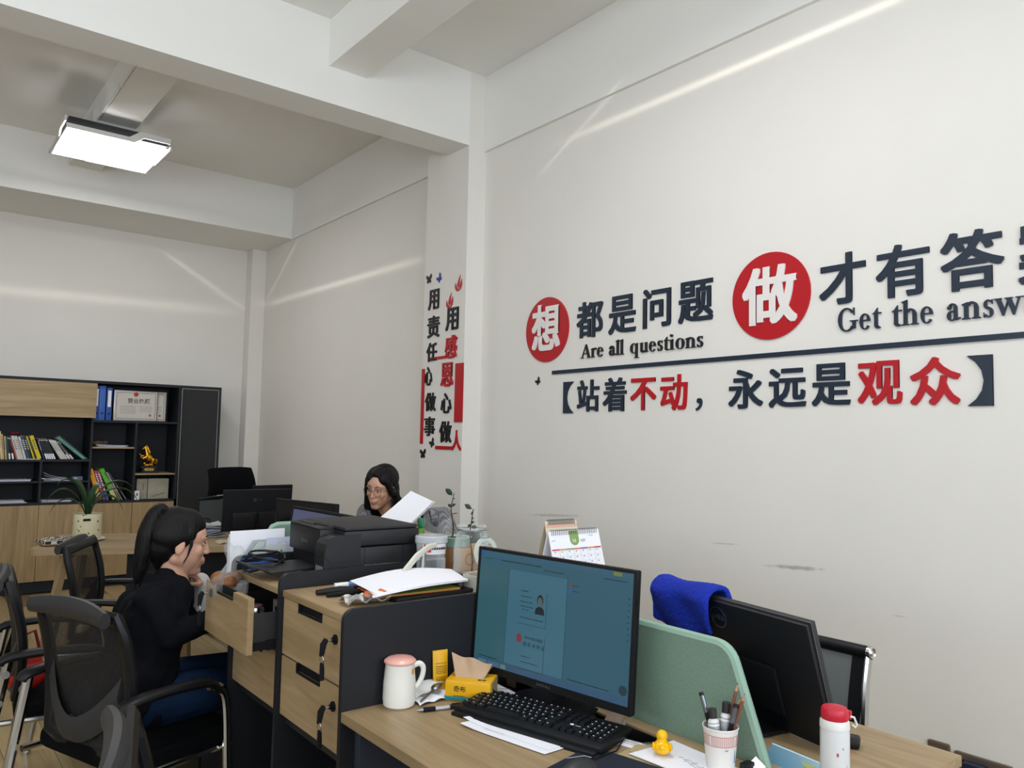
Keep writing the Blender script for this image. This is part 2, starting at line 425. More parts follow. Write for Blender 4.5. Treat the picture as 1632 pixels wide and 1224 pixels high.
def text_h(s, M, x, y, h, depth=.0006, off=0.0, res=1):
    """text at its natural proportions, h = height of one em, baseline at (x, y)"""
    me = textmesh(s, .01, off, res); me.transform(M @ Matrix.Translation((x, y, 0)) @ Matrix.Diagonal((h, h, depth/.01, 1)) @ Matrix.Translation((0, 0, .005)))
    return me
def bars(bm, M, x0, x1, y, h, n=1, gap=.004, t=.0004, seed=0):
    """rows of tiny printed word-bars"""
    rnd = random.Random(seed)
    for i in range(n):
        x = x0
        while x < x1:
            wd = min(x1-x, rnd.uniform(.55, .9)*h)
            hh = h*rnd.uniform(.6, 1)
            box(bm, (x+wd/2, y-i*gap, t/2), (wd, hh, t), M); x += wd+h*(.35 if rnd.random() > .12 else .9)
    return bm

# ================================================================== THE ROOM
XW = 3.14; ZC = 3.95; YB = 8.5; YP = 4.308; XL = -3.6; YF = -3.0
bm = B(); bx(bm, (XL, YF, -.12), (XW+.2, YB+.2, -.012)); floor = struct('floor', bm, mat('floor_base', '#7d6a48', .5), 'pale oak plank floor of the office')
pm = B(); box(pm, (0, 0, -.006), (.188, 1.198, .012), bev=.0015, seg=1)
p0 = part('plank', pm, 'plank', floor, smooth=False)
first = True
for i in range(26):
    for j in range(8):
        x = -1.7+i*.19; y = .2+((i*7) % 5)*.24-1.2+j*1.2
        if x > 3.1 or y > 8.0 or y < .9: continue
        o = p0 if first else p0.copy()
        if not first: COL.objects.link(o); o.parent = floor
        first = False
        o.location = (x, y, 0)
bm = B(); bx(bm, (XL, YF, ZC), (XW+.2, YB+.2, ZC+.15)); struct('ceiling', bm, 'ceil', 'flat painted concrete ceiling')
bm = B(); bx(bm, (XW, YF, 0), (XW+.15, YB, ZC)); struct('wall_right', bm, 'wallr', 'off-white wall carrying the slogan lettering')
bm = B(); bx(bm, (XL, YB, 0), (XW+.15, YB+.15, ZC)); struct('wall_back', bm, 'wall', 'off-white wall behind the bookcase')
bm = B(); [bx(bm, a_, b_) for a_, b_ in (((XL-.15, YF, 0), (XL, -1.35, ZC)), ((XL-.15, 3.15, 0), (XL, YB, ZC)), ((XL-.15, -1.35, 0), (XL, 3.15, .9)), ((XL-.15, -1.35, 2.95), (XL, 3.15, ZC)))]; struct('wall_left', bm, 'wall', 'plain wall at the open side of the office')
# rear wall with two window openings
bm = B()
for a, b in (((XL, 0), (XW, 1.0)), ((XL, 3.0), (XW, ZC)), ((XL, 1.0), (-3.3, 3.0)), ((-1.15, 1.0), (-.65, 3.0)), ((2.75, 1.0), (XW, 3.0))):
    bx(bm, (a[0], YF-.15, a[1]), (b[0], YF, b[1]))
struct('wall_front', bm, 'wall', 'wall with the two daylight windows')
for i, (a, b) in enumerate(((-3.3, -1.15), (-.65, 2.75))):
    bm = B()
    for q in ((a, a+.06), (b-.06, b), ((a+b)/2-.03, (a+b)/2+.03)): bx(bm, (q[0], YF-.12, 1.0), (q[1], YF-.05, 3.0))
    bx(bm, (a, YF-.12, 1.0), (b, YF-.05, 1.06)); bx(bm, (a, YF-.12, 2.94), (b, YF-.05, 3.0))
    wn = struct('window_%d' % (i+1), bm, 'whitep', 'white framed window')
bm = B()
for y in (-1.35, .12, 1.62, 3.09): bx(bm, (XL-.12, y, .9), (XL-.05, y+.06, 2.95))
bx(bm, (XL-.12, -1.35, .9), (XL-.05, 3.15, .96)); bx(bm, (XL-.12, -1.35, 2.89), (XL-.05, 3.15, 2.95))
struct('window_3', bm, 'whitep', 'unseen white framed window added in the left wall for the fill light')  # unseen frame, added to go with the left-hand fill light
# pillar, beams, ledges (trim)
XPIL = 2.996
bm = B(); bx(bm, (XPIL, YP, 0), (XW, 4.83, ZC)); struct('trim_1', bm, 'wall', 'white pillar with the vertical slogans on its face')
bm = B(); bx(bm, (XL, YP, 3.432), (XPIL, 4.568, ZC)); struct('trim_2', bm, 'ceil', 'deep cross beam between the two office bays')
bm = B(); bx(bm, (XL, 7.61, 3.43), (XW, YB, ZC), bev=.004); struct('trim_3', bm, 'ceil', 'deep beam over the back wall')
bm = B(); bx(bm, (1.955, YF, 3.658), (2.21, YP, ZC), bev=.004); struct('trim_4', bm, 'ceil', 'ceiling beam of the near bay')
bm = B(); bx(bm, (1.09, 4.56, 3.72), (1.345, 7.62, ZC), bev=.004); struct('trim_5', bm, 'ceil', 'ceiling beam of the far bay above the lamp')
bm = B(); bx(bm, (XW-.022, YF, 3.415), (XW, YP, ZC), bev=.004); struct('trim_6', bm, 'ceil', 'slightly proud wall beam over the slogan wall')
bm = B(); bx(bm, (XW-.022, 4.82, 3.425), (XW, 7.62, ZC), bev=.004); struct('trim_7', bm, 'ceil', 'slightly proud wall beam of the far bay')
bm = B(); bx(bm, (2.985, 8.33, 0), (XW, YB, 3.44), bev=.004); struct('trim_8', bm, 'wall', 'narrow corner pillar behind the tall black chair')
bm = B(); bx(bm, (XW-.012, YF, 0), (XW, 4.3, .08)); struct('baseboard_right', bm, 'darkcase')
bm = B(); bx(bm, (XL, 8.488, 0), (2.98, YB, .08)); struct('baseboard_back', bm, 'darkcase')

# ceiling lamps: square LED panels with stepped white frame
def make_lamp(label, loc):
    t = thing('ceiling_light', label, 'ceiling light', loc)
    h = .345
    bm = B(); box(bm, (0, 0, .005), (2*h*.965, 2*h*.965, .008), bev=.002)
    d = part('diffuser', bm, LAMPM, t)
    for k in range(4):
        Mr = Matrix.Rotation(k*math.pi/2, 4, 'Z')
        s = B()
        # white stepped trim: low on one half, high on the other
        prism(s, [(-h, .0), (.1, .0), (.16, .045), (h, .045), (h, .085), (.13, .085), (.06, .03), (-h, .03)], .012, Mr @ Matrix.Translation((0, -h, 0)) @ Matrix.Rotation(R(90), 4, 'X'))
        part('frame_trim', s, 'whitep', t, smooth=False)
    g = B(); box(g, (0, 0, .06), (2*h-.03, 2*h-.03, .06)); part('housing', g, 'greyp', t)
    g = B(); box(g, (0, 0, .17), (.3, .3, .17)); part('ceiling_mount', g, 'whitep', t)
    return t
LAMPM = mat('lamp_diffuser', '#fbfbff', .4, emit=18)
lc = at(180, 240, z=3.57)
LZ = 3.57
make_lamp('glowing square ceiling light over the far bay beside the cable run', (1.2, 6.5, LZ-.02))
make_lamp('square ceiling light of the near bay, out of sight above the desks', (1.5, 1.9, 3.56))
# cable run along the far beam
bm = B(); tube(bm, [(1.08, 4.57, 3.725), (1.08, 5.4, 3.722), (1.08, 6.35, 3.722)], .008, 6)
for y in (5.2, 5.6): box(bm, (1.08, y, 3.722), (.03, .015, .02))
tag(part('cable_conduit', bm, 'whitep'), 'thin white cable conduit running along the ceiling beam to the square light', 'conduit')

# ================================================================== WALL LETTERING
WM = frame_on((XW, 0, 0), (0, -1, 0), (0, 0, 1))       # local x = towards the camera along the wall, local y = up, z = out of wall (-x)
PM = frame_on((XPIL, 0, 0), (0, -1, 0), (0, 0, 1))
def wall_rect(L, Rr, T, Bo, xp):
    my = (T+Bo)/2; mx = (L+Rr)/2
    a = at(L, my, x=xp); b = at(Rr, my, x=xp); c = at(mx, T, x=xp); d = at(mx, Bo, x=xp)
    return -a.y, -b.y, d.z, c.z
def glyph(ch, L, Rr, T, Bo, m, desc, cat='wall letter', grp='slogan characters on the wall', Mx=WM, xp=XW, off=.028, dep=.008, z0=0, name='wall_character', parent=None):
    x0, x1, y0, y1 = wall_rect(L, Rr, T, Bo, xp)
    me = fit_text(ch, Mx @ Matrix.Translation((0, 0, z0)), x0, x1, y0, y1, dep, off)
    o = part(name, me, m, parent, smooth=False)
    if parent is None: tag(o, desc, cat, grp)
    return o
top = [('都', 920, 961.7, 480.3, 537.8), ('是', 970.8, 1014.4, 470.6, 531.7), ('问', 1025.6, 1070, 458.9, 521.9), ('题', 1081.9, 1137.2, 446.9, 513.6),
       ('才', 1306.5, 1380.4, 403.5, 484.7), ('有', 1396.6, 1482.3, 388.7, 472.9), ('答', 1499.4, 1601.3, 366.6, 461.7), ('案', 1622.5, 1745, 343, 449)]
for ch, L, Rr, T, Bo in top:
    glyph(ch, L, Rr, T, Bo, 'navy', 'large navy character %s (%s) of the upper row' % (ch, {'都': 'du', '是': 'shi', '问': 'wen', '题': 'ti', '才': 'cai', '有': 'you', '答': 'da', '案': 'an, cut by the photo edge'}[ch]))
low = [('【', 898.6, 914.4, 608.6, 658.6, 'navy', 'navy opening bracket 【 of the lower row'), ('站', 920.6, 955.6, 605.3, 656.1, 'navy', ''), ('着', 961.7, 999.2, 601.9, 655.8, 'navy', ''),
       ('不', 1005.6, 1046.4, 602.5, 653.9, 'red', ''), ('动', 1053.3, 1096.4, 596.9, 653.9, 'red', ''), ('，', 1109.7, 1120, 634.4, 654.7, 'navy', 'navy comma between 动 and 永 in the lower row'),
       ('永', 1161.8, 1216.4, 589, 651.6, 'navy', ''), ('远', 1226.2, 1285.3, 586.6, 649.5, 'navy', ''), ('是', 1294.7, 1356.1, 579.2, 647.1, 'navy', ''), ('观', 1367.7, 1438.8, 575.4, 645.7, 'red', ''),
       ('众', 1451.2, 1531.6, 568.9, 645.7, 'red', ''), ('】', 1543.4, 1583.5, 566, 647, 'navy', 'navy closing bracket 】 at the end of the lower row')]
for ch, L, Rr, T, Bo, m, d in low:
    glyph(ch, L, Rr, T, Bo, m, d or '%s character %s (%s) in the lower row under the dark line' % ('bright red' if m == 'red' else 'navy', ch, {'站': 'zhan', '着': 'zhe', '不': 'bu', '动': 'dong', '永': 'yong', '远': 'yuan', '是': 'shi', '观': 'guan', '众': 'zhong'}[ch]), off=.028 if ch not in '【】，' else .005)
def disc(cx, cy, T, Bo, L, Rr, label, ch, cL, cR, cT, cB):
    x0, x1, y0, y1 = wall_rect(L, Rr, T, Bo, XW)
    c = ((x0+x1)/2, (y0+y1)/2)
    t = thing('slogan_disc', label, 'wall sign', (XW, -c[0], c[1]), 0, 'red slogan discs')
    bm = B(); n = 64; prism(bm, [(c[0]+(x1-x0)/2*math.cos(k*math.tau/n), c[1]+(y1-y0)/2*math.sin(k*math.tau/n)) for k in range(n)], .008, WM)
    part('disc', bm, 'red', t, smooth=False, world=True)
    x0, x1, y0, y1 = wall_rect(cL, cR, cT, cB, XW)
    part('character', fit_text(ch, WM @ Matrix.Translation((0, 0, .008)), x0, x1, y0, y1, .006, .035), 'white_acr', t, smooth=False, world=True)
disc(0, 0, 474, 577, 840, 907.5, 'smaller red disc with the white character 想', '想', 850, 894.5, 485, 559)
disc(0, 0, 402, 541, 1169, 1293, 'larger red disc with the white character 做', '做', 1185.4, 1272.6, 424, 517)
# the long line
bm = B(); a = at(881, 594, x=XW)
bx(bm, (XW-.008, .45, a.z-.011), (XW, a.y, a.z+.011)); tag(part('divider_line', bm, 'navy'), 'long thin dark line between the upper and lower rows of the slogan', 'wall line')

# serif letters, each drawn from strokes in a unit cell (x-height .46, caps .68)
def arc(bm, M, cx, cy, rx, ry, a0, a1, thick, thin, n=22, d=.008):
    out = []; inn = []
    for i in range(n+1):
        a = R(a0+(a1-a0)*i/n); wv = thin+(thick-thin)*abs(math.cos(a))**1.3
        out.append((cx+rx*math.cos(a), cy+ry*math.sin(a))); inn.append((cx+(rx-wv)*math.cos(a), cy+(ry-min(wv, thin+.01*0+thin*.3))*math.sin(a)))
    for i in range(n):
        prism(bm, [out[i], out[i+1], inn[i+1], inn[i]], d+.0022, M)
_dz = [0]
def st(bm, M, pts, d=.008): _dz[0] = (_dz[0]+1) % 9; prism(bm, pts, d+_dz[0]*.0002, M)
def serif_glyph(ch, M):
    bm = B(); W = .115; s = .028
    def stem(x, y0, y1, ls=True, rs=True, tops=True, w=W):
        st(bm, M, [(x, y0), (x+w, y0), (x+w, y1), (x, y1-(.03 if tops else 0))])
        if ls: st(bm, M, [(x-.06, y0), (x+w/2, y0), (x+w/2, y0+.05), (x, y0+.045), (x-.06, y0+s)])
        if rs: st(bm, M, [(x+w/2, y0), (x+w+.06, y0), (x+w+.06, y0+s), (x+w, y0+.045), (x+w/2, y0+.05)])
        if tops: st(bm, M, [(x-.06, y1-.05), (x+w, y1), (x+w, y1-.1), (x, y1-.1), (x-.06, y1-.075)])
    if ch == 'A':
        st(bm, M, [(.36, .68), (.42, .68), (.66, 0), (.52, 0), (.33, .57)]); st(bm, M, [(.33, .57), (.365, .66), (.14, 0), (.09, 0)])
        st(bm, M, [(.19, .2), (.5, .2), (.48, .245), (.2, .245)]); st(bm, M, [(0, 0), (.23, 0), (.23, s), (0, s)]); st(bm, M, [(.43, 0), (.72, 0), (.72, s), (.43, s)]); w = .72
    elif ch == 'r':
        stem(.06, 0, .46); st(bm, M, [(.17, .3), (.22, .38), (.3, .42), (.34, .46), (.24, .44), (.17, .37)]); sph2(bm, M, .315, .41, .055); w = .37
    elif ch == 'e':
        arc(bm, M, .22, .23, .2, .24, 2, 325, .115, .03); st(bm, M, [(.08, .245), (.415, .245), (.415, .285), (.08, .285)]); w = .43
    elif ch == 'a':
        stem(.22, .03, .34, False, False, False, .105); arc(bm, M, .19, .33, .135, .14, 0, 165, .1, .04); sph2(bm, M, .085, .345, .052)
        arc(bm, M, .17, .13, .15, .14, 60, 330, .11, .03); st(bm, M, [(.22, .05), (.3, 0), (.42, .05), (.42, .08), (.325, .07), (.3, .12)]); w = .42
    elif ch == 'l': stem(.06, 0, .72); w = .235
    elif ch == 'q':
        arc(bm, M, .22, .23, .2, .24, 20, 340, .115, .03); st(bm, M, [(.3, -.22), (.41, -.22), (.41, .47), (.3, .41)]); st(bm, M, [(.23, -.22), (.48, -.22), (.48, -.19), (.23, -.19)]); w = .48
    elif ch == 'u':
        st(bm, M, [(.06, .1), (.17, .1), (.17, .46), (.0, .43), (.06, .4)]); st(bm, M, [(.33, 0), (.44, .03), (.44, .46), (.27, .43), (.33, .4)]); arc(bm, M, .2, .12, .14, .13, 180, 345, .11, .05)
        st(bm, M, [(.38, 0), (.5, .03), (.5, .055), (.42, .05)]); w = .5
    elif ch == 's':
        arc(bm, M, .17, .335, .14, .13, 40, 270, .1, .03); arc(bm, M, .17, .13, .15, .14, -150, 80, .11, .03)
        st(bm, M, [(.08, .3), (.2, .18), (.3, .13), (.25, .23), (.12, .31)]); st(bm, M, [(.27, .46), (.295, .46), (.295, .33), (.27, .35)]); st(bm, M, [(.02, 0), (.045, 0), (.05, .1), (.02, .14)]); w = .32
    elif ch == 't':
        st(bm, M, [(.08, .08), (.19, .06), (.19, .6), (.08, .46)]); st(bm, M, [(0, .42), (.31, .42), (.31, .46), (.06, .46)]); arc(bm, M, .2, .1, .12, .115, 180, 320, .1, .05); w = .31
    elif ch == 'i': stem(.06, 0, .46); sph2(bm, M, .11, .62, .062); w = .235
    elif ch == 'o': arc(bm, M, .23, .23, .22, .245, 0, 360, .12, .03); w = .46
    elif ch == 'n' or ch == 'h':
        stem(.06, 0, .46 if ch == 'n' else .72); stem(.34, 0, .32, tops=False); arc(bm, M, .28, .3, .17, .165, 0, 150, .11, .05); w = .52
    elif ch == 'G':
        arc(bm, M, .34, .34, .34, .36, 38, 322, .14, .04); st(bm, M, [(.56, .06), (.68, .06), (.68, .3), (.56, .3)]); st(bm, M, [(.46, .28), (.76, .28), (.76, .31), (.46, .31)])
        st(bm, M, [(.6, .69), (.635, .69), (.635, .46), (.6, .5)]); st(bm, M, [(.42, 0), (.66, .08), (.6, .1), (.45, .03)]); w = .76
    elif ch == 'w':
        for x in (0, .26):
            st(bm, M, [(x+.03, .44), (x+.15, .44), (x+.27, .12), (x+.22, 0), (x+.19, 0)]); st(bm, M, [(x+.2, 0), (x+.23, 0), (x+.37, .44), (x+.33, .44)])
        for x in (-.02, .25, .52): st(bm, M, [(x, .435), (x+.2, .435), (x+.2, .46), (x, .46)])
        w = .7
    return bm, w
def sph2(bm, M, x, y, r, d=.008):
    prism(bm, [(x+r*math.cos(k*math.tau/14), y+r*math.sin(k*math.tau/14)) for k in range(14)], d+.003, M)
def word(s, boxes, base, top_, m, label):
    """boxes: pixel left/right of each letter; base/top_: baseline and cap-line height on the wall"""
    a = at(boxes[0][0], 540, x=XW)
    t = thing('slogan_word', label, 'wall lettering', (XW, a.y, base), 0, 'English words of the slogan')
    sc = (top_-base)/.68
    for ch, (L, Rr, py) in zip(s, boxes):
        y0 = -at(L, py, x=XW).y; y1 = -at(Rr, py, x=XW).y
        bm, wd = serif_glyph(ch, Matrix.Identity(4))
        sx = (y1-y0)/wd
        for v in bm.verts: v.co = WM @ V((y0+v.co.x*sx, base+v.co.y*sc, v.co.z))
        part('letter', bm, m, t, smooth=False, world=True)
k1 = 7.418
def bxs(lst, ox, k, py): return [(ox+a/k, ox+b/k, py) for a, b in lst]
zb = at(928, 571.3, x=XW).z; zt = zb+.0795
word('Are', bxs([(82, 205), (207, 270), (278, 352)], 915, k1, 565), zb, zt, 'ink', 'serif English word Are under the characters 都是')
word('all', bxs([(420, 498), (500, 545), (545, 595)], 915, k1, 562), zb, zt, 'ink', 'serif English word all under the character 问')
word('questions', bxs([(670, 772), (782, 882), (893, 975), (992, 1052), (1065, 1132), (1135, 1190), (1208, 1313), (1322, 1445), (1458, 1530)], 915, k1, 553), zb, zt, 'ink', 'serif English word questions ending under the character 题')
k2 = 5.316; zb = at(1345, 528.5, x=XW).z; zt = zb+.0955
word('Get', bxs([(65, 228), (242, 338), (352, 428)], 1325, k2, 520), zb, zt, 'navy', 'serif English word Get under the character 才')
word('the', bxs([(515, 602), (602, 745), (758, 870)], 1325, k2, 512), zb, zt, 'navy', 'serif English word the under the character 有')
word('answer', bxs([(980, 1100), (1112, 1272), (1290, 1378), (1390, 1632), (1645, 1760), (1775, 1850)], 1325, k2, 500), zb, zt, 'navy', 'serif English word answer cut by the edge of the photo')

# pillar lettering
def pg(L, Rr, T, Bo): return 640+L/3.4, 640+Rr/3.4, 400+T/3.4, 400+Bo/3.4
col1 = [('用', 148, 205, 210, 318), ('责', 143, 208, 352, 470), ('任', 138, 193, 497, 600), ('心', 128, 168, 628, 730), ('做', 130, 187, 768, 868), ('事', 125, 182, 898, 1003)]
col2 = [('用', 242, 310, 308, 430, 'ink'), ('感', 238, 303, 457, 582, 'red'), ('恩', 215, 283, 605, 735, 'red'), ('心', 215, 272, 770, 880, 'ink'), ('做', 207, 272, 922, 1038, 'ink'), ('人', 275, 325, 970, 1082, 'red')]
for ch, *q in col1:
    glyph(ch, *pg(*q), 'ink', 'black character %s (%s) in the far column of the pillar' % (ch, {'用': 'yong', '责': 'ze', '任': 'ren', '心': 'xin', '做': 'zuo', '事': 'shi'}[ch]), grp='characters on the pillar', Mx=PM, xp=XPIL, off=.03)
for ch, a, b, c, d, m in col2:
    glyph(ch, *pg(a, b, c, d), m, '%s character %s (%s) in the pillar column beside the lit edge' % ('red' if m == 'red' else 'black', ch, {'用': 'yong', '感': 'gan', '恩': 'en', '心': 'xin', '做': 'zuo', '人': 'ren'}[ch]), grp='characters on the pillar', Mx=PM, xp=XPIL, off=.03)
def prect(L, Rr, T, Bo, label):
    x0, x1, y0, y1 = wall_rect(*pg(L, Rr, T, Bo), XPIL); bm = B(); prism(bm, [(x0, y0), (x1, y0), (x1, y1), (x0, y1)], .006, PM)
    tag(part('wall_bar', bm, 'red', smooth=False), label, 'wall decor', 'red bars on the pillar')
prect(291, 335, 608, 928, 'wide red bar beside the characters 恩心 on the pillar')
prect(108, 122, 640, 1045, 'thin tall red bar at the far edge of the pillar')
prect(155, 245, 572, 588, 'short red bar under the character 任')
prect(185, 282, 1057, 1076, 'short red bar under the lowest character 做')
def poly_decal(name, cx, cy, pts, sc, m, Mx, xp, label, cat, grp, rot=0):
    c = at(cx, cy, x=xp); t = thing(name, label, cat, (xp, c.y, c.z), 0, grp)
    for i, (nm, pp) in enumerate(pts):
        bm = B(); prism(bm, [((p[0]*math.cos(rot)-p[1]*math.sin(rot))*sc-c.y, (p[0]*math.sin(rot)+p[1]*math.cos(rot))*sc+c.z) for p in pp], .004, Mx)
        part(nm, bm, m, t, smooth=False, world=True)
BF = [('wing', [(0, .1), (-.5, .8), (-1, .9), (-1.1, .3), (-.6, 0), (0, -.1)]), ('wing', [(0, .1), (.4, .9), (.9, 1.1), (1.05, .4), (.6, 0), (0, -.1)]),
      ('wing', [(0, 0), (-.7, -.1), (-.8, -.7), (-.3, -.8), (0, -.2)]), ('wing', [(0, 0), (.7, -.1), (.75, -.6), (.3, -.8), (0, -.2)]), ('body', [(-.07, .5), (.07, .5), (.08, -.6), (-.08, -.6)])]
LF = [('petal', [(-.9, .4), (-1, -.4), (-.5, -1), (.2, -1), (0, -.6), (-.5, -.3)]), ('petal', [(-.4, 0), (0, .9), (.5, 1.6), (.35, .7), (.2, -.3), (-.1, -.5)]), ('petal', [(.3, -.6), (.5, .2), (.9, .9), (1, 0), (.7, -.7), (.3, -.95)])]
for px, py, s, m, r, lb in ((684.3, 445.5, .035, 'ink', 0, 'black butterfly above the upper end of the pillar column'), (700.8, 443.8, .03, 'blueacr', .6, 'small dark blue butterfly near the top of the pillar'),
                            (689, 706.5, .03, 'ink', .5, 'small black butterfly under the character 事'), (674.3, 723.8, .036, 'ink', 0, 'black butterfly lowest on the pillar')):
    poly_decal('butterfly_decal', px, py, BF, s, m, PM, XPIL, lb, 'wall decor', 'butterflies on the wall', r)
poly_decal('butterfly_decal', 858, 608, BF, .022, 'ink', WM, XW, 'tiny black butterfly under the smaller red disc', 'wall decor', 'butterflies on the wall', .6)
poly_decal('flame_leaf_decal', 731.2, 454, LF, .042, 'red', PM, XPIL, 'upper red leaf of three petals on the pillar', 'wall decor', 'red leaves on the pillar')
poly_decal('flame_leaf_decal', 717, 482, LF, .042, 'red', PM, XPIL, 'lower red leaf of three petals above the character 用', 'wall decor', 'red leaves on the pillar')

# outlets on the slogan wall
def outlet(pl, pr, label, plug, n=1):
    a = at(*pl, x=XW); b = at(*pr, x=XW); yc = (a.y+b.y)/2; wd = a.y-b.y; zt = (a.z+b.z)/2
    t = thing('wall_socket', label, 'wall socket', (XW, yc, zt-.045), 0, 'bronze wall sockets')
    Mx = frame_on((XW, yc, zt-.045), (0, -1, 0), (0, 0, 1))
    bm = B(); prism(bm, rrect(wd, .09, .008), .010, Mx); part('face_plate', bm, mat('bronze_plate', '#7d7062', .35, .3), t, world=True)
    bm = B(); prism(bm, rrect(wd-.01, .08, .006), .002, Mx @ Matrix.Translation((0, 0, .010))); part('inner_plate', bm, mat('bronze_inner', '#6e6257', .3, .4), t, world=True)
    for k in range(n):
        cx = -wd/2+wd*(k+.5)/n
        bm = B()
        for dx, dy, r in ((-.012, -.012, 30), (.012, -.012, -30), (0, .016, 0)): box(bm, (0, 0, 0), (.003, .012, .002), Mx @ Matrix.Translation((cx+dx, dy, .013)) @ Matrix.Rotation(R(r), 4, 'Z'))
        part('socket_holes', bm, 'blackm', t, world=True)
    return t
outlet((1480, 1176), (1515, 1187), 'smaller bronze socket plate just above the desk corner', False)
outlet((1522, 1195), (1616, 1222), 'longer bronze socket plate with the dark blue plug', True, 3)
pp = at(1560, 1222, x=XW); t = thing('power_plug', 'dark blue plug pushed into the long bronze socket plate', 'plug', (XW-.014, pp.y, pp.z))
bm = B(); box(bm, (-.02, 0, 0), (.04, .075, .036), bev=.008); part('plug_body', bm, mat('plug_navy', '#1c2438', .4), t)
bm = B(); tube(bm, [(-.03, -.03, -.01), (-.05, -.04, -.06), (-.04, -.05, -.2), (-.02, -.05, -.35)], .004, 6); part('cord', bm, 'black', t)

# ================================================================== DESKS AND CABINETS
DX0, DX1, DXC, DZ = .93, 1.94, 1.50, .75      # desk block: outer faces, divider plane, top height
YN0, YN1 = .79, 1.836                          # near pair of desks
YC0, YC1 = 1.836, 2.66                         # cabinet run
YF0, YF1 = 2.67, 3.76                          # far pair of desks
def desk(name, label, x0, x1, y0, y1, legs, strip=None):
    t = thing(name, label, 'desk', ((x0+x1)/2, (y0+y1)/2, 0), 0, 'workstation desks')
    bm = B(); bx(bm, (x0, y0, DZ-.025), (x1, y1, DZ), bev=.003); part('desktop', bm, 'wood_y', t, world=True)
    if y0 > 2:
        for x in ((x0+.06, x0+.16) if x0 < 1.2 else (x1-.16, x1-.06)):
            bm = B(); tube(bm, [(x, y1-.07, DZ-.026), (x+(.03 if x0 < 1.2 else -.03), y1-.04, 0)], [.026, .02], 4); part('leg', bm, 'wood_z', t, smooth=False, world=True)
        bm = B(); bx(bm, (x0+.1, y1-.09, DZ-.07), (x1-.04, y1-.05, DZ-.026)); part('cross_rail', bm, 'dark', t, world=True)
        return t
    for y in legs:
        bm = B(); bx(bm, (x0+.04, y, 0), (x1-.02, y+.03, DZ-.026)); part('side_panel', bm, 'deskpanel', t, world=True)
    bm = B(); bx(bm, (x1-.05, y0+.06, .35), (x1-.03, y1-.02, DZ-.026)) if x0 < 1.2 else bx(bm, (x0+.03, y0+.06, .35), (x0+.05, y1-.02, DZ-.026)); part('modesty_panel', bm, 'deskpanel', t, world=True)
    return t
dn = desk('office_desk', 'oak laminate desk with the keyboard, mug and tissue box', DX0, 1.385, YN0, YN1, [YN0+.03, YN1-.032])
bm = B(); bx(bm, (1.345+.0, YN1-.16, DZ-.12), (1.385, YN1-.05, DZ-.028)); part('bracket', bm, 'blackm', dn, world=True)
desk('office_desk', 'oak laminate desk under the big monitor seen from behind', DXC+.025, DX1, YN0, YN1, [YN0+.03, YN1-.032])
desk('office_desk', 'oak laminate desk where the woman in the black blazer sits', DX0, 1.385, YF0, YF1, [YF1-.05])
desk('office_desk', 'oak laminate desk of the woman with glasses, behind the printer', DXC+.025, DX1, YF0, YF1, [YF1-.05])
def centre(y0, y1, which):
    t = thing('cable_trough', 'black cable trough let in along the middle of the %s desks' % which, 'cable trough', (1.42, (y0+y1)/2, 0), 0, 'cable troughs')
    bm = B(); bx(bm, (1.387, y0+.1, DZ-.07), (1.455, y1-.05, DZ-.062)); part('trough_floor', bm, 'blackm', t, world=True)
    for a in (1.387, 1.451): 
        bm = B(); bx(bm, (a, y0+.1, DZ-.07), (a+.004, y1-.05, DZ-.001)); part('trough_wall', bm, 'black', t, world=True)
    bm = B(); bx(bm, (1.456, y0, DZ-.025), (1.499, y1, DZ+.004), bev=.002); part('oak_strip', bm, 'wood_y', t, world=True)
centre(YN0+.02, YN1, 'near'); centre(YF0, YF1, 'far')
def divider(yfar, ynear, top, label, flip=False):
    t = thing('desk_divider', label, 'divider', (DXC+.012, (yfar+ynear)/2, DZ), 0, 'green cloth dividers')
    # outline in (y,z): slanted rounded end
    e0, e1 = ynear, yfar
    s = 1 if e1 > e0 else -1
    pts = [(e1, .60), (e1, top)]
    # rounded corner near slanted end
    c = e0+s*.13
    for i in range(7):
        a = i/6; pts.append((c-s*.05*math.sin(a*1.25), top-.05*(1-math.cos(a*1.25))))
    pts += [(e0+s*.0, .74), (e0-s*.03, .60)]
    Mx = frame_on((DXC, 0, 0), (0, 1, 0), (0, 0, 1))
    bm = B(); prism(bm, pts, .024, Mx); part('cloth_panel', bm, 'green', t, smooth=False, world=True)
    bm = B(); tube(bm, [Mx @ V((p[0], p[1], .012)) for p in pts[1:]], .0126, 8, flat=(1, .55) if False else None); part('edge_piping', bm, 'greentrim', t, world=True)
divider(YN1-.005, 1.005, .985, 'sage green cloth divider standing behind the near monitor')
divider(YF0+.02, 3.66, 1.0, 'sage green cloth divider beside the printer and paper files')

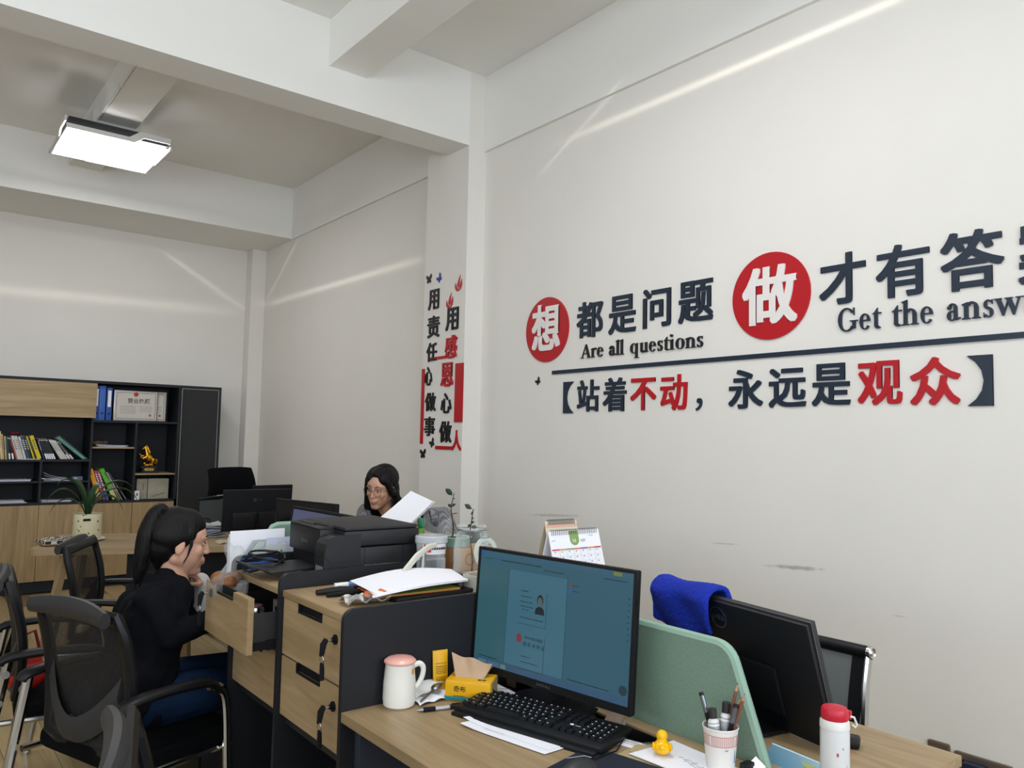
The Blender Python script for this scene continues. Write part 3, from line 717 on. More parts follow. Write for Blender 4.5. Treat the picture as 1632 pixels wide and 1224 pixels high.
# --- drawer cabinets
CT = .985   # oak top height
def pull(bm_y0, bm_y1, z): pass
KEYS = {}
def make_keys(parent, p, swing, label=None):
    """lock rosette with a folded key and a spare hanging from its ring, front plane faces -x"""
    x, y, z = p
    bm = B(); cyl(bm, (x, y, z), (x-.004, y, z), .013, seg=18); cyl(bm, (x-.004, y, z), (x-.012, y, z), .006, seg=12)
    lock = part('lock', bm, 'blackm', parent, world=True)
    return lock
def key_bunch(label, p, grp='drawer key bunches'):
    x, y, z = p
    t = thing('drawer_keys', label, 'keys', (x, y, z), 0, grp)
    bm = B(); cyl(bm, (-.012, 0, 0), (-.026, .002, 0), .003, seg=8); part('key_blade', bm, 'steel', t)
    bm = B(); tube(bm, [(-.026, .002, .004), (-.032, .006, -.01), (-.034, .01, -.04)], [.0065, .0085, .006], 8, flat=(.5, 1)); part('key_head', bm, 'blackm', t)
    bm = B(); tube(bm, [(-.034, .008+.011*math.cos(a*math.tau/14), -.048+.011*math.sin(a*math.tau/14)) for a in range(14)], .0011, 5, closed=True); part('ring', bm, 'chrome', t)
    bm = B(); tube(bm, [(-.034, .006, -.055), (-.033, .006, -.075), (-.032, .006, -.10)], [.0055, .007, .006], 8, flat=(.5, 1)); part('spare_key', bm, 'blackm', t)
    return t
def drawer(t, y0, y1, z0, z1, x, name='drawer', lock=True):
    """drawer front facing -x with a black slot pull cut in at its top edge, far half"""
    ny0, ny1 = y0+(y1-y0)*.33, y0+(y1-y0)*.74
    Mx = frame_on((x, 0, 0), (0, -1, 0), (0, 0, 1))
    h = .024
    pts = [(-y1, z0), (-y0, z0), (-y0, z1), (-ny0, z1), (-ny0, z1-h), (-ny1, z1-h), (-ny1, z1), (-y1, z1)]
    bm = B(); prism(bm, pts, .018, Mx @ Matrix.Translation((0, 0, -.018)))
    d = part(name, bm, 'wood_y', t, smooth=False, world=True)
    bm = B(); bx(bm, (x-.001, ny0+.003, z1-h-.002), (x+.003, ny1-.003, z1-h+.004)); bx(bm, (x+.012, ny0, z1-h), (x+.016, ny1, z1)); bx(bm, (x, ny0, z1-h), (x+.016, ny0+.003, z1)); bx(bm, (x, ny1-.003, z1-h), (x+.016, ny1, z1))
    part('slot_pull', bm, 'blackm', d, world=True)
    if lock: make_keys(d, (x, y0+.045, (z0+z1)/2+.03), 0)
    return d
def cabinet(label, y0, y1, open_top):
    t = thing('drawer_cabinet', label, 'cabinet', ((DX0+DXC)/2, (y0+y1)/2, 0), 0, 'drawer cabinets between the desks')
    bm = B(); bx(bm, (DX0+.008, y0, CT-.02), (DXC-.002, y1, CT-.001), bev=.002); part('oak_top', bm, 'wood_y', t, world=True)
    bm = B(); bx(bm, (DXC-.02, y0, .02), (DXC-.004, y1, CT-.022)); part('back_panel', bm, 'dark', t, world=True)
    bm = B(); bx(bm, (DX0+.03, y0, .60), (DXC-.021, y1, .615)); part('cabinet_floor', bm, 'dark', t, world=True)
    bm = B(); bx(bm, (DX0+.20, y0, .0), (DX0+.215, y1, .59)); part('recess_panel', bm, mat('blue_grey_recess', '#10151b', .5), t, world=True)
    return t
# side panels (raised, with rounded front corner)
for i, (y, xr, zt, lb) in enumerate(((YC0, 1.44, 1.0, 'dark graphite side panel facing the mug and tissue box'), (2.25, 1.47, 1.03, 'dark graphite panel standing between the two drawer cabinets'), (2.652, 1.47, 1.03, 'dark graphite panel closing the cabinet with the open drawer'))):
    Mx = frame_on((0, y+.016, 0), (1, 0, 0), (0, 0, 1))
    w_ = DXC-DX0; outl = rrect(w_, zt, .03, 6, corners=(0, 1, 0, 0))
    bm = B(); prism(bm, [(p[0]+DX0+w_/2, p[1]+zt/2) for p in outl], .016, Mx)
    for e in list(bm.edges): pass
    o = part('cabinet_side_panel', bm, 'dark', None, smooth=False); tag(o, lb, 'side panel', 'graphite cabinet side panels')
YA0, YA1, YB0, YB1 = YC0+.018, 2.248, 2.268, 2.65
c1 = cabinet('closed oak drawer cabinet next to the near desk', YA0, YA1, False)
drawer(c1, YA0+.003, YA1-.003, .803, .963, DX0+.012); drawer(c1, YA0+.003, YA1-.003, .632, .797, DX0+.012)
c2 = cabinet('oak drawer cabinet under the printer, its top drawer pulled out', YB0, YB1, True)
XO = .845
d2 = drawer(c2, YB0+.003, YB1-.003, .803, .963, XO, lock=False)
bm = B()
for y in (YB0+.012, YB1-.024): bx(bm, (XO+.018, y, .815), (XO+.45, y+.012, .915))
bx(bm, (XO+.018, YB0+.012, .812), (XO+.45, YB1-.012, .818)); bx(bm, (XO+.44, YB0+.012, .815), (XO+.45, YB1-.012, .915))
part('drawer_box', bm, 'greyp', d2, world=True)
bm = B(); bx(bm, (XO+.02, YB0+.004, .812), (XO+.4, YB0+.011, .835)); bx(bm, (XO+.06, YB0+.002, .81), (XO+.10, YB0+.011, .838)); part('runner', bm, 'darksteel', d2, world=True)
drawer(c2, YB0+.003, YB1-.003, .632, .797, DX0+.012, lock=False)
key_bunch('key bunch hanging from the upper lock of the closed cabinet', (DX0+.012, YA0+.048, .913))
key_bunch('key bunch hanging from the lower lock of the closed cabinet', (DX0+.012, YA0+.048, .745))
k = key_bunch('key bunch hanging on the far edge of the open drawer front', (XO, YB1-.055, .93))
bm = B(); cyl(bm, (XO, YB1-.055, .93), (XO-.004, YB1-.055, .93), .013, seg=18); part('lock', bm, 'blackm', d2, world=True)
# things in the open drawer
p = V((XO+.075, YB0+.15, .90))
t = thing('compact_jar', 'pink and silver round compact lying in the open drawer', 'jar', (XO+.075, YB0+.15, .82))
bm = B(); lathe(bm, [(0, 0), (.03, 0), (.032, .004), (.032, .085), (.03, .09), (0, .09)]); part('jar_body', bm, 'chrome', t)
bm = B(); lathe(bm, [(0, .091), (.024, .091), (.024, .093), (0, .094)]); part('jar_lid', bm, mat('mauve', '#7a5560', .4), t)
t = thing('small_box', 'small grey carton with a hole standing in the open drawer', 'box', (XO+.15, YB0+.10, .82))
bm = B(); box(bm, (0, 0, .055), (.05, .06, .11), bev=.003); part('carton', bm, mat('grey_carton', '#77736e', .7), t)
bm = B(); cyl(bm, (-.0255, 0, .085), (-.027, 0, .085), .008); part('hole', bm, 'blackm', t)
t = thing('earphone_cord', 'white looped cord in the open drawer', 'cord', (XO+.12, YB0+.05, .82))
bm = B(); tube(bm, [(0, 0, .01), (-.005, .0, .06), (.01, .0, .09), (.03, .01, .06), (.02, .0, .085), (.045, .005, .10)], .0018, 6); part('cord', bm, 'whitep', t)

# mirrored cabinet on the slogan-wall side (top only shows behind the monitor)
t = thing('drawer_cabinet', 'drawer cabinet on the slogan wall side that carries the two calendars', 'cabinet', ((DXC+DX1)/2, (YC0+YC1)/2, 0), 0, 'drawer cabinets between the desks')
bm = B(); bx(bm, (DXC+.002, YC0+.018, .5), (DX1-.02, YC1, CT-.021)); part('case', bm, 'dark', t, world=True)
bm = B(); bx(bm, (DXC, YC0+.018, CT-.02), (DX1, YC1, CT-.001)); part('oak_top', bm, 'wood_y', t, world=True)
bm = B(); bx(bm, (DXC+.004, YC0, 0), (DX1, YC0+.016, 1.0)); part('side_panel', bm, 'dark', t, world=True)

# ================================================================== BOOKCASE
YBC = 8.1
def bp(px, py, y=YBC): return at(px, py, y=y)
ZB = bp(100, 800).z; ZT = 1.90; XR = 2.645; X0 = -.45
bc = thing('bookcase', 'long oak and graphite office bookcase against the back wall', 'bookcase', ((X0+XR)/2, 8.3, 0))
def bcp(name, a, b, m, par=bc, bev=0, label=None):
    bm = B(); bx(bm, a, b, bev); o = part(name, bm, m, par, smooth=False, world=True)
    if label: o['label'] = label
    return o
YW = 8.486
bcp('back_board', (X0, YW-.01, .1), (XR, YW, ZT), 'darkcase')
bcp('case_top', (X0, YBC, ZT-.025), (XR, YW, ZT), 'darkcase'); bcp('plinth', (X0, YBC+.02, 0), (XR, YW, .09), 'darkcase')
bcp('case_side', (XR-.022, YBC, 0), (XR, YW, ZT-.026), 'darkcase')
zs = lambda px, py: bp(px, py).z
xd = [X0+.01, bp(64, 770).x, bp(143, 760).x, bp(215, 740).x, bp(282, 740).x]
z_book, z_low, z_base = zs(70, 732.5), zs(70, 767), zs(100, 800)+.0
z_cert = zs(215, 671); z_mid = zs(180, 712.5); z_statue = zs(248, 754.5); z_base = zs(180, 798)
z_pan = zs(75, 664)
bcp('upright', (X0, YBC, .09), (X0+.02, YW-.011, ZT-.026), 'darkcase')
bcp('upright', (xd[2]-.01, YBC+.012, z_base), (xd[2]+.01, YW-.011, ZT-.026), 'darkcase'); bcp('upright', (xd[4]-.011, YBC+.012, z_base), (xd[4]+.011, YW-.011, ZT-.026), 'darkcase')
bcp('upright', (xd[1]-.009, YBC+.012, z_base), (xd[1]+.009, YW-.011, z_book-.02), 'darkcase'); bcp('upright', (xd[3]-.01, YBC+.012, z_base), (xd[3]+.01, YW-.011, z_cert-.02), 'darkcase')
bcp('upright', (xd[1]-.40, YBC+.012, z_base), (xd[1]-.382, YW-.011, z_book-.02), 'darkcase')
bcp('shelf', (X0+.02, YBC+.012, z_book-.019), (xd[2]-.011, YW-.011, z_book), 'darkcase'); bcp('shelf', (xd[1]-.38, YBC+.012, z_low-.015), (xd[1]-.01, YW-.011, z_low), 'darkcase'); bcp('shelf', (xd[1]+.01, YBC+.012, z_low-.015), (xd[2]-.011, YW-.011, z_low), 'darkcase')
bcp('shelf', (xd[2]+.011, YBC+.012, z_cert-.02), (xd[4]-.012, YW-.011, z_cert), 'darkcase')
bcp('shelf', (xd[2]+.011, YBC+.012, z_mid-.014), (xd[3]-.011, YW-.011, z_mid), 'wood_casex', label='thin oak shelf'); bcp('shelf', (xd[3]+.011, YBC+.012, z_statue-.014), (xd[4]-.012, YW-.011, z_statue), 'wood_casex', label='thin oak shelf')
bcp('base_board', (X0+.02, YBC+.012, z_base-.02), (xd[4]-.012, YW-.011, z_base), 'darkcase')
xdoor = [X0+.02, xd[1]-.76, xd[1]-.38, xd[1], bp(140, 830).x, bp(209, 830).x, xd[4]-.012]
for a, b in zip(xdoor, xdoor[1:]): bcp('cupboard_door', (a+.002, YBC-.006, .10), (b-.002, YBC+.011, z_base-.022), 'wood_case')
bcp('sliding_panel', (X0+.02, YBC-.03, z_pan), (bp(153, 640).x, YBC-.010, ZT-.028), 'wood_casex', label='wide oak sliding panel')
gd = bcp('glass_door', (xd[4]+.014, YBC-.002, .10), (XR-.026, YBC+.008, ZT-.03), 'glassdoor', label='tall black glass door')
bm = B(); a, b = xd[4]+.013, XR-.025
for q in (a, b-.006): bx(bm, (q, YBC-.006, .10), (q+.006, YBC+.008, ZT-.028))
bx(bm, (a, YBC-.006, ZT-.034), (b, YBC+.008, ZT-.028)); part('silver_rim', bm, 'steel', gd, smooth=False, world=True)

# books on the long shelf
cs = 8.1625
books = [(22, 0, 18, 225, '#d8cfa8', 'cream'), (45, 25, 24, 265, '#c79a4e', 'ochre'), (80, 62, 14, 290, '#c6c5bb', 'pale grey'), (102, 82, 18, 300, '#2b4a33', 'green'), (128, 102, 20, 295, '#23262e', 'black'),
 (172, 122, 22, 300, '#1d2026', 'black'), (218, 138, 18, 320, '#b5523a', 'brick red'), (252, 162, 38, 290, '#cfcdc6', 'white'), (292, 203, 30, 290, '#cfcdc6', 'white'), (330, 248, 26, 300, '#d6d4cc', 'white'),
 (370, 282, 34, 290, '#35505f', 'slate blue'), (408, 318, 26, 292, '#1f2c38', 'dark'), (446, 347, 18, 292, '#d8c522', 'yellow'), (472, 370, 22, 295, '#2d2c26', 'dark olive'), (515, 408, 50, 292, '#d9c41c', 'broad yellow'),
 (575, 485, 18, 318, '#27335e', 'navy'), (612, 506, 22, 325, '#1b1d22', 'black'), (638, 530, 20, 325, '#1b1d22', 'black'), (662, 553, 20, 325, '#1b1d22', 'black'), (688, 577, 20, 325, '#1b1d22', 'black'), (716, 600, 24, 328, '#1b1d22', 'black'),
 (800, 640, 24, 340, '#cac8c0', 'white'), (824, 665, 22, 342, '#cac8c0', 'white'), (848, 690, 20, 345, '#cac8c0', 'white'), (872, 712, 20, 350, '#cac8c0', 'white'), (904, 738, 24, 358, '#22252a', 'black'), (930, 758, 22, 362, '#8d8f8c', 'grey'), (954, 770, 20, 368, '#22252a', 'black'),
 (1085, 745, 24, 322, '#5d9c8b', 'mint green'), (1110, 762, 24, 308, '#7fb5a4', 'pale mint'), (1138, 785, 22, 300, '#2f5a55', 'dark green')]
BM = {}
for i, (xb, xt, wpx, yt, col, cn) in enumerate(books):
    a = bp(xb/cs, 660+572/cs, YBC+.03); b_ = bp(xt/cs, 660+yt/cs, YBC+.03)
    h = math.hypot(b_.x-a.x, b_.z-z_book); ang = math.atan2(a.x-b_.x, b_.z-z_book); wd = wpx/cs*.00545
    wd = max(.008, wd*math.cos(ang))
    nb = ('%s book' % cn) + (' leaning' if ang > .2 else ' standing')
    prev = books[i-1][5] if i else None; nxt = books[i+1][5] if i+1 < len(books) else None
    same = [j for j in range(len(books)) if books[j][5] == cn]; r_ = same.index(i)
    lb = '%s%s on the long shelf, %s' % ((('first', 'second', 'third', 'fourth', 'fifth', 'sixth', 'seventh', 'eighth', 'ninth', 'tenth')[r_]+' ') if len(same) > 1 else '', nb, ('right of the %s one' % prev) if prev else 'at the photo edge')
    t = thing('book', lb, 'book', (a.x, YBC+.03, z_book), 0, 'books on the long shelf'); t.rotation_euler = (0, -ang, 0)
    dz = abs(math.sin(ang))*wd/2
    t.location.z = z_book+dz+.0005
    if cn not in BM: BM[cn] = mat('book_'+cn.replace(' ', '_'), col, .6)
    dep = random.uniform(.15, .2)
    bm = B(); box(bm, (0, dep/2, h/2), (wd, dep, h), bev=.001, seg=1); c = part('cover', bm, BM[cn], t, smooth=False)
    bm = B(); box(bm, (0, dep/2+.003, h/2), (wd*.75, dep, h+.0015)); part('pages', bm, 'paper3', t, smooth=False)
    bm = B()
    if cn == 'black': box(bm, (0, -.0008, h*.14), (wd*.9, .0012, h*.26)); box(bm, (0, -.0008, h*.93), (wd*.6, .0012, wd*.6))
    else:
        for q in range(5): box(bm, (0, -.0006, h*(.45+.09*q)), (wd*.4, .0008, h*.05))
    part('spine_label', bm, 'paper' if cn in ('black', 'slate blue', 'navy', 'dark') else 'greyink', t, smooth=False)
t = thing('ribbon_rosette', 'crimson ribbon bundle resting on top of the leftmost white books', 'ribbon', (bp(20, 693, YBC+.1).x, YBC+.1, z_book+.222)); bm = B()
for k in range(6): sph(bm, (math.cos(k)*.02+.005*k, math.sin(k*2)*.02, .008+.003*(k % 2)), (.022, .018, .011))
part('ribbon_loops', bm, mat('crimson', '#6d1526', .6), t)
def pile(label, x0, x1, z, seed, n, fan=.02, m='paper2', h=.004, y=YBC+.04, d=.22, grp='paper piles on the bookcase shelves'):
    t = thing('paper_pile', label, 'papers', ((x0+x1)/2, y+d/2, z), 0, grp); rnd = random.Random(seed); L = x1-x0
    for i in range(n):
        bm = B(); sl = rnd.uniform(0, fan)
        slab(bm, [(-L/2+rnd.uniform(0, .02), -d/2, i*h), (L/2-rnd.uniform(0, .05), -d/2, i*h), (L/2-rnd.uniform(0, .05), d/2, i*h), (-L/2+rnd.uniform(0, .02), d/2, i*h)], h*.7, 6, 2, lambda u, v, s=sl, i=i: s*i*.25*(1-u)**2)
        part('sheet_bundle', bm, m if i % 2 else 'paper', t)
pile('flat pile of white papers on the lower left shelf', bp(0, 765).x-.25, bp(58, 765).x, z_low, 1, 4, .01)
pile('fanned pale papers in the small compartment beside the upright', bp(67, 765).x, bp(115, 765).x, z_low, 2, 6, .05)
pile('papers lying on the cupboard top in the left compartment', bp(0, 800).x-.25, bp(48, 800).x, z_base, 3, 5, .02)
pile('loose papers lying on the cupboard top behind the plant', bp(66, 799).x, bp(118, 799).x, z_base, 4, 3, .02)
pile('papers under the brown bundle on the thin oak shelf', bp(155, 711).x, bp(208, 711).x, z_mid, 5, 4, .02)
pile('envelopes lying on the long shelf in front of the white books', bp(27, 731).x, bp(66, 731).x, z_book, 8, 2, .005, y=YBC+.013, d=.016)
t = thing('card_box', 'small pale blue card box on the lower compartment shelf', 'box', ((bp(118, 760).x+bp(134, 760).x)/2, YBC+.1, z_low)); bm = B(); box(bm, (0, 0, .017), (.085, .06, .034), bev=.002); part('box_body', bm, mat('pale_blue_card', '#5f6c8e', .6), t); bm = B(); box(bm, (0, -.031, .017), (.07, .001, .002)); part('box_lid_seam', bm, 'greyink', t)
t = thing('brown_bundle', 'brown crumpled bundle lying on papers on the thin oak shelf', 'bundle', (bp(161, 705).x, YBC+.12, z_mid+.016)); bm = B()
for k in range(7): sph(bm, (-.05+.018*k, .01*math.sin(k*3), .018+.006*math.cos(k*2)), (.026, .03, .018+.004*(k % 3)))
part('bundle_body', bm, mat('brown_bundle', '#4a3a20', .6, var=.5, vscale=50), t)
# blue binders
for i, (pl, pr, ptop, lb) in enumerate(((150, 156.5, 614.5, 'blue lever file half hidden by the oak sliding panel'), (156.5, 167, 614.5, 'bright blue lever file in the middle of three'), (168.5, 177.5, 617.5, 'blue lever file with a white spine label'))):
    a = bp(pl, 665, YBC+.04); b = bp(pr, 665, YBC+.04); h = bp(pl, ptop, YBC+.04).z-z_cert
    t = thing('lever_file', lb, 'file', ((a.x+b.x)/2, YBC+.04, z_cert), 0, 'blue lever files')
    wd = b.x-a.x-.003
    bm = B(); box(bm, (0, .13, h/2), (wd, .26, h), bev=.002); part('file_body', bm, 'bluef' if i != 1 else mat('blue_file_bright', '#3560b4', .4), t)
    if i != 1: bm = B(); box(bm, (0, -.001, h*.66), (wd*.6, .0015, h*.5)); part('spine_label', bm, 'paper', t, smooth=False)
    bm = B(); cyl(bm, (0, -.002, h*.2), (0, .004, h*.2), .008); part('finger_hole', bm, 'blackm', t)
# framed certificates
def cert(label, x0, x1, yy, front):
    zt = bp(180, 620.5, yy).z; h = zt-z_cert-.004
    t = thing('framed_certificate', label, 'certificate', ((x0+x1)/2, yy, z_cert), 0, 'framed certificates'); W = x1-x0
    bm = B(); box(bm, (0, 0, h/2), (W, .012, h), bev=.002); part('silver_frame', bm, 'steel', t)
    bm = B(); box(bm, (0, -.0065, h/2), (W-.018, .002, h-.018)); part('paper_sheet', bm, mat('certificate_paper', '#c9c4bb', .6), t, smooth=False)
    bm = B()
    for s in (-1, 1): box(bm, (s*(W/2-.022), -.008, h/2), (.004, .001, h-.04)); box(bm, (0, -.008, h/2+s*(h/2-.022)), (W-.044, .001, .004))
    part('printed_border', bm, 'greyink', t, smooth=False)
    Mx = frame_on((0, -.0078, 0), (1, 0, 0), (0, 0, 1))
    bm = B(); bars(bm, Mx, -W*.36, W*.0, h*.48, .005, 5, .016, seed=3); bars(bm, Mx, W*.08, W*.38, h*.48, .005, 4, .016, seed=5); part('printed_lines', bm, 'greyink', t, smooth=False)
    bm = B(); cyl(bm, (W*.33, -.008, h*.2), (W*.33, -.009, h*.2), .012); part('red_seal', bm, mat('seal_red', '#a8545c', .6), t)
    if front:
        bm = B(); lathe(bm, [(0, 0), (.021, 0), (.021, .002), (0, .003)], M=Matrix.Translation((-.004, -.008, h*.88)) @ Matrix.Rotation(R(90), 4, 'X')); part('red_emblem', bm, 'red', t)
        part('title', text_h('营业执照', Mx, -W*.2, h*.60, W*.13, off=.01), 'ink', t, smooth=False)
xa, xb_ = bp(180, 665, YBC+.06).x, bp(250, 665, YBC+.06).x
cert('silver framed certificate with a red emblem on the top shelf', xa, xb_, YBC+.06, True)
cert('second framed certificate mostly hidden behind the one with the emblem', bp(205, 660, YBC+.09).x, bp(264, 660, YBC+.09).x, YBC+.09, False)
# leaning folders on the cupboard top
fl = [(656, 596, 30, 690, '#e39a1b', 'orange binder'), (686, 626, 16, 700, '#a8486a', 'first patterned pink folder'), (708, 645, 16, 700, '#b7557a', 'second patterned pink folder'), (755, 668, 32, 690, '#57b32c', 'green binder'), (785, 690, 10, 708, '#8c8f8c', 'first grey file'), (800, 702, 9, 708, '#a5a69f', 'second grey file'), (828, 716, 8, 712, '#5a5148', 'thin brown file')]
for xb, xt, wpx, yt, col, cn in fl:
    a = bp(xb/4.08, 798, YBC+.05); b_ = bp(xt/4.08, 580+yt/4.08, YBC+.05); h = math.hypot(b_.x-a.x, b_.z-z_base); ang = math.atan2(a.x-b_.x, b_.z-z_base)
    wd = wpx/4.08*.00545*math.cos(ang); t = thing('leaning_folder', '%s leaning in the compartment below the oak shelf' % cn, 'folder', (a.x-.01, YBC+.05, z_base+abs(math.sin(ang))*wd/2+.001), 0, 'leaning folders'); t.rotation_euler = (0, -ang, 0)
    bm = B(); box(bm, (0, .12, h/2), (wd, .24, h), bev=.0015, seg=1); part('folder_body', bm, mat('folder_'+cn.replace(' ', '_'), col, .5), t, smooth=False)
    bm = B(); box(bm, (0, -.0008, h*.16), (wd*.85, .0014, h*.26)); part('spine_label', bm, mat('label_'+cn.replace(' ', '_'), '#cdbf8a' if 'binder' in cn else ('#2f5fa8' if 'pink' in cn else '#777770'), .6), t, smooth=False)
    if 'pink' in cn:
        bm = B()
        for q in range(8): box(bm, (0, -.0012, h*(.36+.075*q)), (wd*.6, .001, h*.035))
        part('white_pattern', bm, 'paper', t, smooth=False)
    if cn == 'orange binder':
        bm = B()
        for q in (.5, .85): cyl(bm, (0, -.002, h*q), (0, .002, h*q), .004, seg=8)
        part('rivets', bm, 'blackm', t)
# tea gift boxes below the statue
for px0, px1, lb, c in ((216.5, 234, 'narrow cream gift box with vertical lettering', '#a39f8c'), (234.5, 268, 'wide cream gift box printed with boats', '#aaa693')):
    a = bp(px0, 795, YBC+.08).x; b = bp(px1, 795, YBC+.08).x; h = .195; t = thing('gift_box', lb+' under the golden horse', 'box', ((a+b)/2, YBC+.16, z_base), 0, 'gift boxes')
    bm = B(); box(bm, (0, 0, h/2), (b-a-.004, .16, h), bev=.003); part('carton', bm, mat('gift_'+str(px1), c, .7, var=.08, vscale=12), t)
    Mx = frame_on((0, -.0815, 0), (1, 0, 0), (0, 0, 1)); bm = B()
    if px0 < 220:
        for q in range(4): box(bm, (.0+.01, .145-.016*q, 0), (.011, .011, .001), Mx)
    else:
        for q in range(3): tube(bm, [Mx @ V((-.04+.04*q-.02, .03+.012*q, 0)), Mx @ V((-.04+.04*q, .026+.012*q, 0)), Mx @ V((-.04+.04*q+.02, .031+.012*q, 0))], .0025, 5)
    part('print', bm, 'greyink', t, smooth=False)
t = thing('white_card', 'small white upright card leaning in front of the narrow gift box', 'card', (bp(217.5, 795, YBC+.03).x, YBC+.03, z_base)); bm = B(); box(bm, (0, 0, .042), (.042, .02, .084)); part('card_body', bm, 'paper', t, smooth=False); bm = B(); box(bm, (0, -.0105, .05), (.02, .001, .03)); part('red_print', bm, mat('card_red', '#a07c80', .7), t, smooth=False)

# golden rearing horse on a dark stepped base
sc_ = .27; hx_ = (bp(225, 750).x+bp(256, 750).x)/2
t = thing('horse_statue', 'golden rearing horse statue on a black plinth', 'statue', (hx_, YBC+.12, z_statue))
bm = B(); prism(bm, [(-.085, 0), (.085, 0), (.075, .012), (.062, .02), (.062, .05), (.075, .058), (.08, .066), (-.08, .066), (-.075, .058), (-.062, .05), (-.062, .02), (-.075, .012)], .1, frame_on((0, .05, 0), (1, 0, 0), (0, 0, 1))); part('plinth', bm, mat('plinth_black', '#17100f', .35), t)
bm = B(); prism(bm, rrect(.085, .024, .01), .003, frame_on((0, -.05, .035), (1, 0, 0), (0, 0, 1))); pl_ = part('name_plate', bm, mat('plate_gold', '#c9a95a', .4, .6), t)
bm = B(); bars(bm, frame_on((0, -.0531, .035), (1, 0, 0), (0, 0, 1)), -.03, .03, 0, .010, seed=4); part('plate_lettering', bm, 'ink', t, smooth=False)

# ------------------------------------------------------------------ organic surfaces: tapered limbs fused into one skin
def capsule(bm, p, q, r1, r2, n=14):
    p, q = V(p), V(q); d = q-p; L = d.length
    if L < 1e-6: return sph(bm, p, r1)
    z = d/L; x = z.cross(V((0, 0, 1)) if abs(z.z) < .9 else V((1, 0, 0))).normalized(); y = z.cross(x)
    prof = [(r1*math.cos(a), -r1*math.sin(a)) for a in (R(90), R(60), R(30), 0)]+[(r2*math.cos(a), L+r2*math.sin(a)) for a in (0, R(30), R(60), R(90))]
    Mx = Matrix.Translation(p) @ Matrix((x, y, z)).transposed().to_4x4()
    lathe(bm, [(max(a, 0 if abs(a) > 1e-4 else 0), b) for a, b in prof], seg=n, M=Mx)
def fuse(prims, voxel=.004, smooth=3, M=None, decim=0):
    """prims: ('c', p, q, r1, r2) tapered capsule | ('e', centre, radii, euler degrees) ellipsoid  -> one continuous mesh"""
    bm = B()
    for pr in prims:
        if pr[0] == 'c': capsule(bm, *pr[1:])
        else:
            rot = Euler([R(a) for a in (pr[3] if len(pr) > 3 else (0, 0, 0))]).to_matrix().to_4x4()
            sph(bm, (0, 0, 0), pr[2], Matrix.Translation(pr[1]) @ rot, 20, 12)
    if M is not None:
        for v in bm.verts: v.co = M @ v.co
    bmesh.ops.recalc_face_normals(bm, faces=bm.faces)
    me = bpy.data.meshes.new('organic'); bm.to_mesh(me); bm.free()
    o = bpy.data.objects.new('organic', me); COL.objects.link(o)
    m = o.modifiers.new('r', 'REMESH'); m.mode = 'VOXEL'; m.voxel_size = voxel; m.use_smooth_shade = True
    if smooth: s = o.modifiers.new('s', 'SMOOTH'); s.iterations = smooth; s.factor = .5
    bpy.context.view_layer.update()
    out = bpy.data.meshes.new_from_object(o.evaluated_get(bpy.context.evaluated_depsgraph_get()))
    bpy.data.objects.remove(o); bpy.data.meshes.remove(me)
    out.shade_smooth()
    return out

horse = [('e', (.01, 0, .15), (.05, .028, .034), (0, 35, 0)), ('c', (-.01, 0, .17), (-.022, 0, .215), .026, .018), ('c', (-.022, 0, .215), (-.03, 0, .245), .018, .014), ('c', (-.03, 0, .25), (-.055, 0, .232), .014, .008),
 ('c', (-.022, .006, .262), (-.02, .006, .272), .004, .002), ('c', (-.022, -.006, .262), (-.02, -.006, .272), .004, .002),
 ('c', (-.02, .016, .16), (-.06, .018, .165), .014, .009), ('c', (-.06, .018, .165), (-.078, .018, .185), .008, .006), ('c', (-.02, -.016, .155), (-.052, -.018, .14), .014, .009), ('c', (-.052, -.018, .14), (-.075, -.018, .155), .008, .006),
 ('c', (.04, .018, .125), (.062, .02, .095), .024, .014), ('c', (.062, .02, .095), (.04, .02, .07), .012, .009), ('c', (.04, -.018, .125), (.03, -.02, .095), .024, .014), ('c', (.03, -.02, .095), (.035, -.02, .066), .012, .009),
 ('c', (.055, 0, .14), (.08, 0, .12), .012, .014), ('c', (.08, 0, .12), (.078, 0, .085), .014, .006), ('c', (-.012, 0, .25), (.012, 0, .195), .012, .014),
 ('e', (.0, 0, .075), (.055, .035, .016), (0, 0, 0)), ('e', (.03, 0, .085), (.03, .028, .02), (0, 20, 0)), ('e', (-.03, .01, .09), (.02, .02, .018), (0, 0, 0))]
part('horse_figure', fuse(horse, .003, 1), 'gold', t)

# ================================================================== MANAGER'S DESK AND WHAT STANDS ON IT
A = V((.72, 5.30, 0)); ang = R(-16)
md = thing('wooden_desk', 'long oak desk with splayed legs in front of the bookcase', 'desk', (1.56, 5.32, 0), R(-22))
L_, D_ = 1.62, .74
bm = B(); prism(bm, rrect(L_, D_, .05, 5), .035, Matrix.Translation((0, 0, .715))); part('desktop', bm, 'wood_x', md, smooth=False)
for sx in (-1, 1):
    for sy in (-1, 1):
        bm = B(); tube(bm, [(sx*(L_/2-.17), sy*(D_/2-.13), .715), (sx*(L_/2-.07), sy*(D_/2-.02), .0)], [.036, .024], 4, flat=(1.0, .8)); part('leg', bm, 'wood_z', md, smooth=False)
bm = B()
for sx in (-1, 1): bx(bm, (sx*(L_/2-.15)-.02, -D_/2+.14, .66), (sx*(L_/2-.15)+.02, D_/2-.14, .714))
part('cross_rail', bm, 'wood_z', md, smooth=False)
bm = B(); bx(bm, (-.35, .02, .28), (.62, .04, .714)); part('modesty_board', bm, 'darkcase', md, smooth=False)
def on_md(px, py, z=.75): return at(px, py, z=z)
# round side table/cabinet dark below? -> dark ottoman-like drawer unit beside the desk
p = at(215, 905, z=.55)
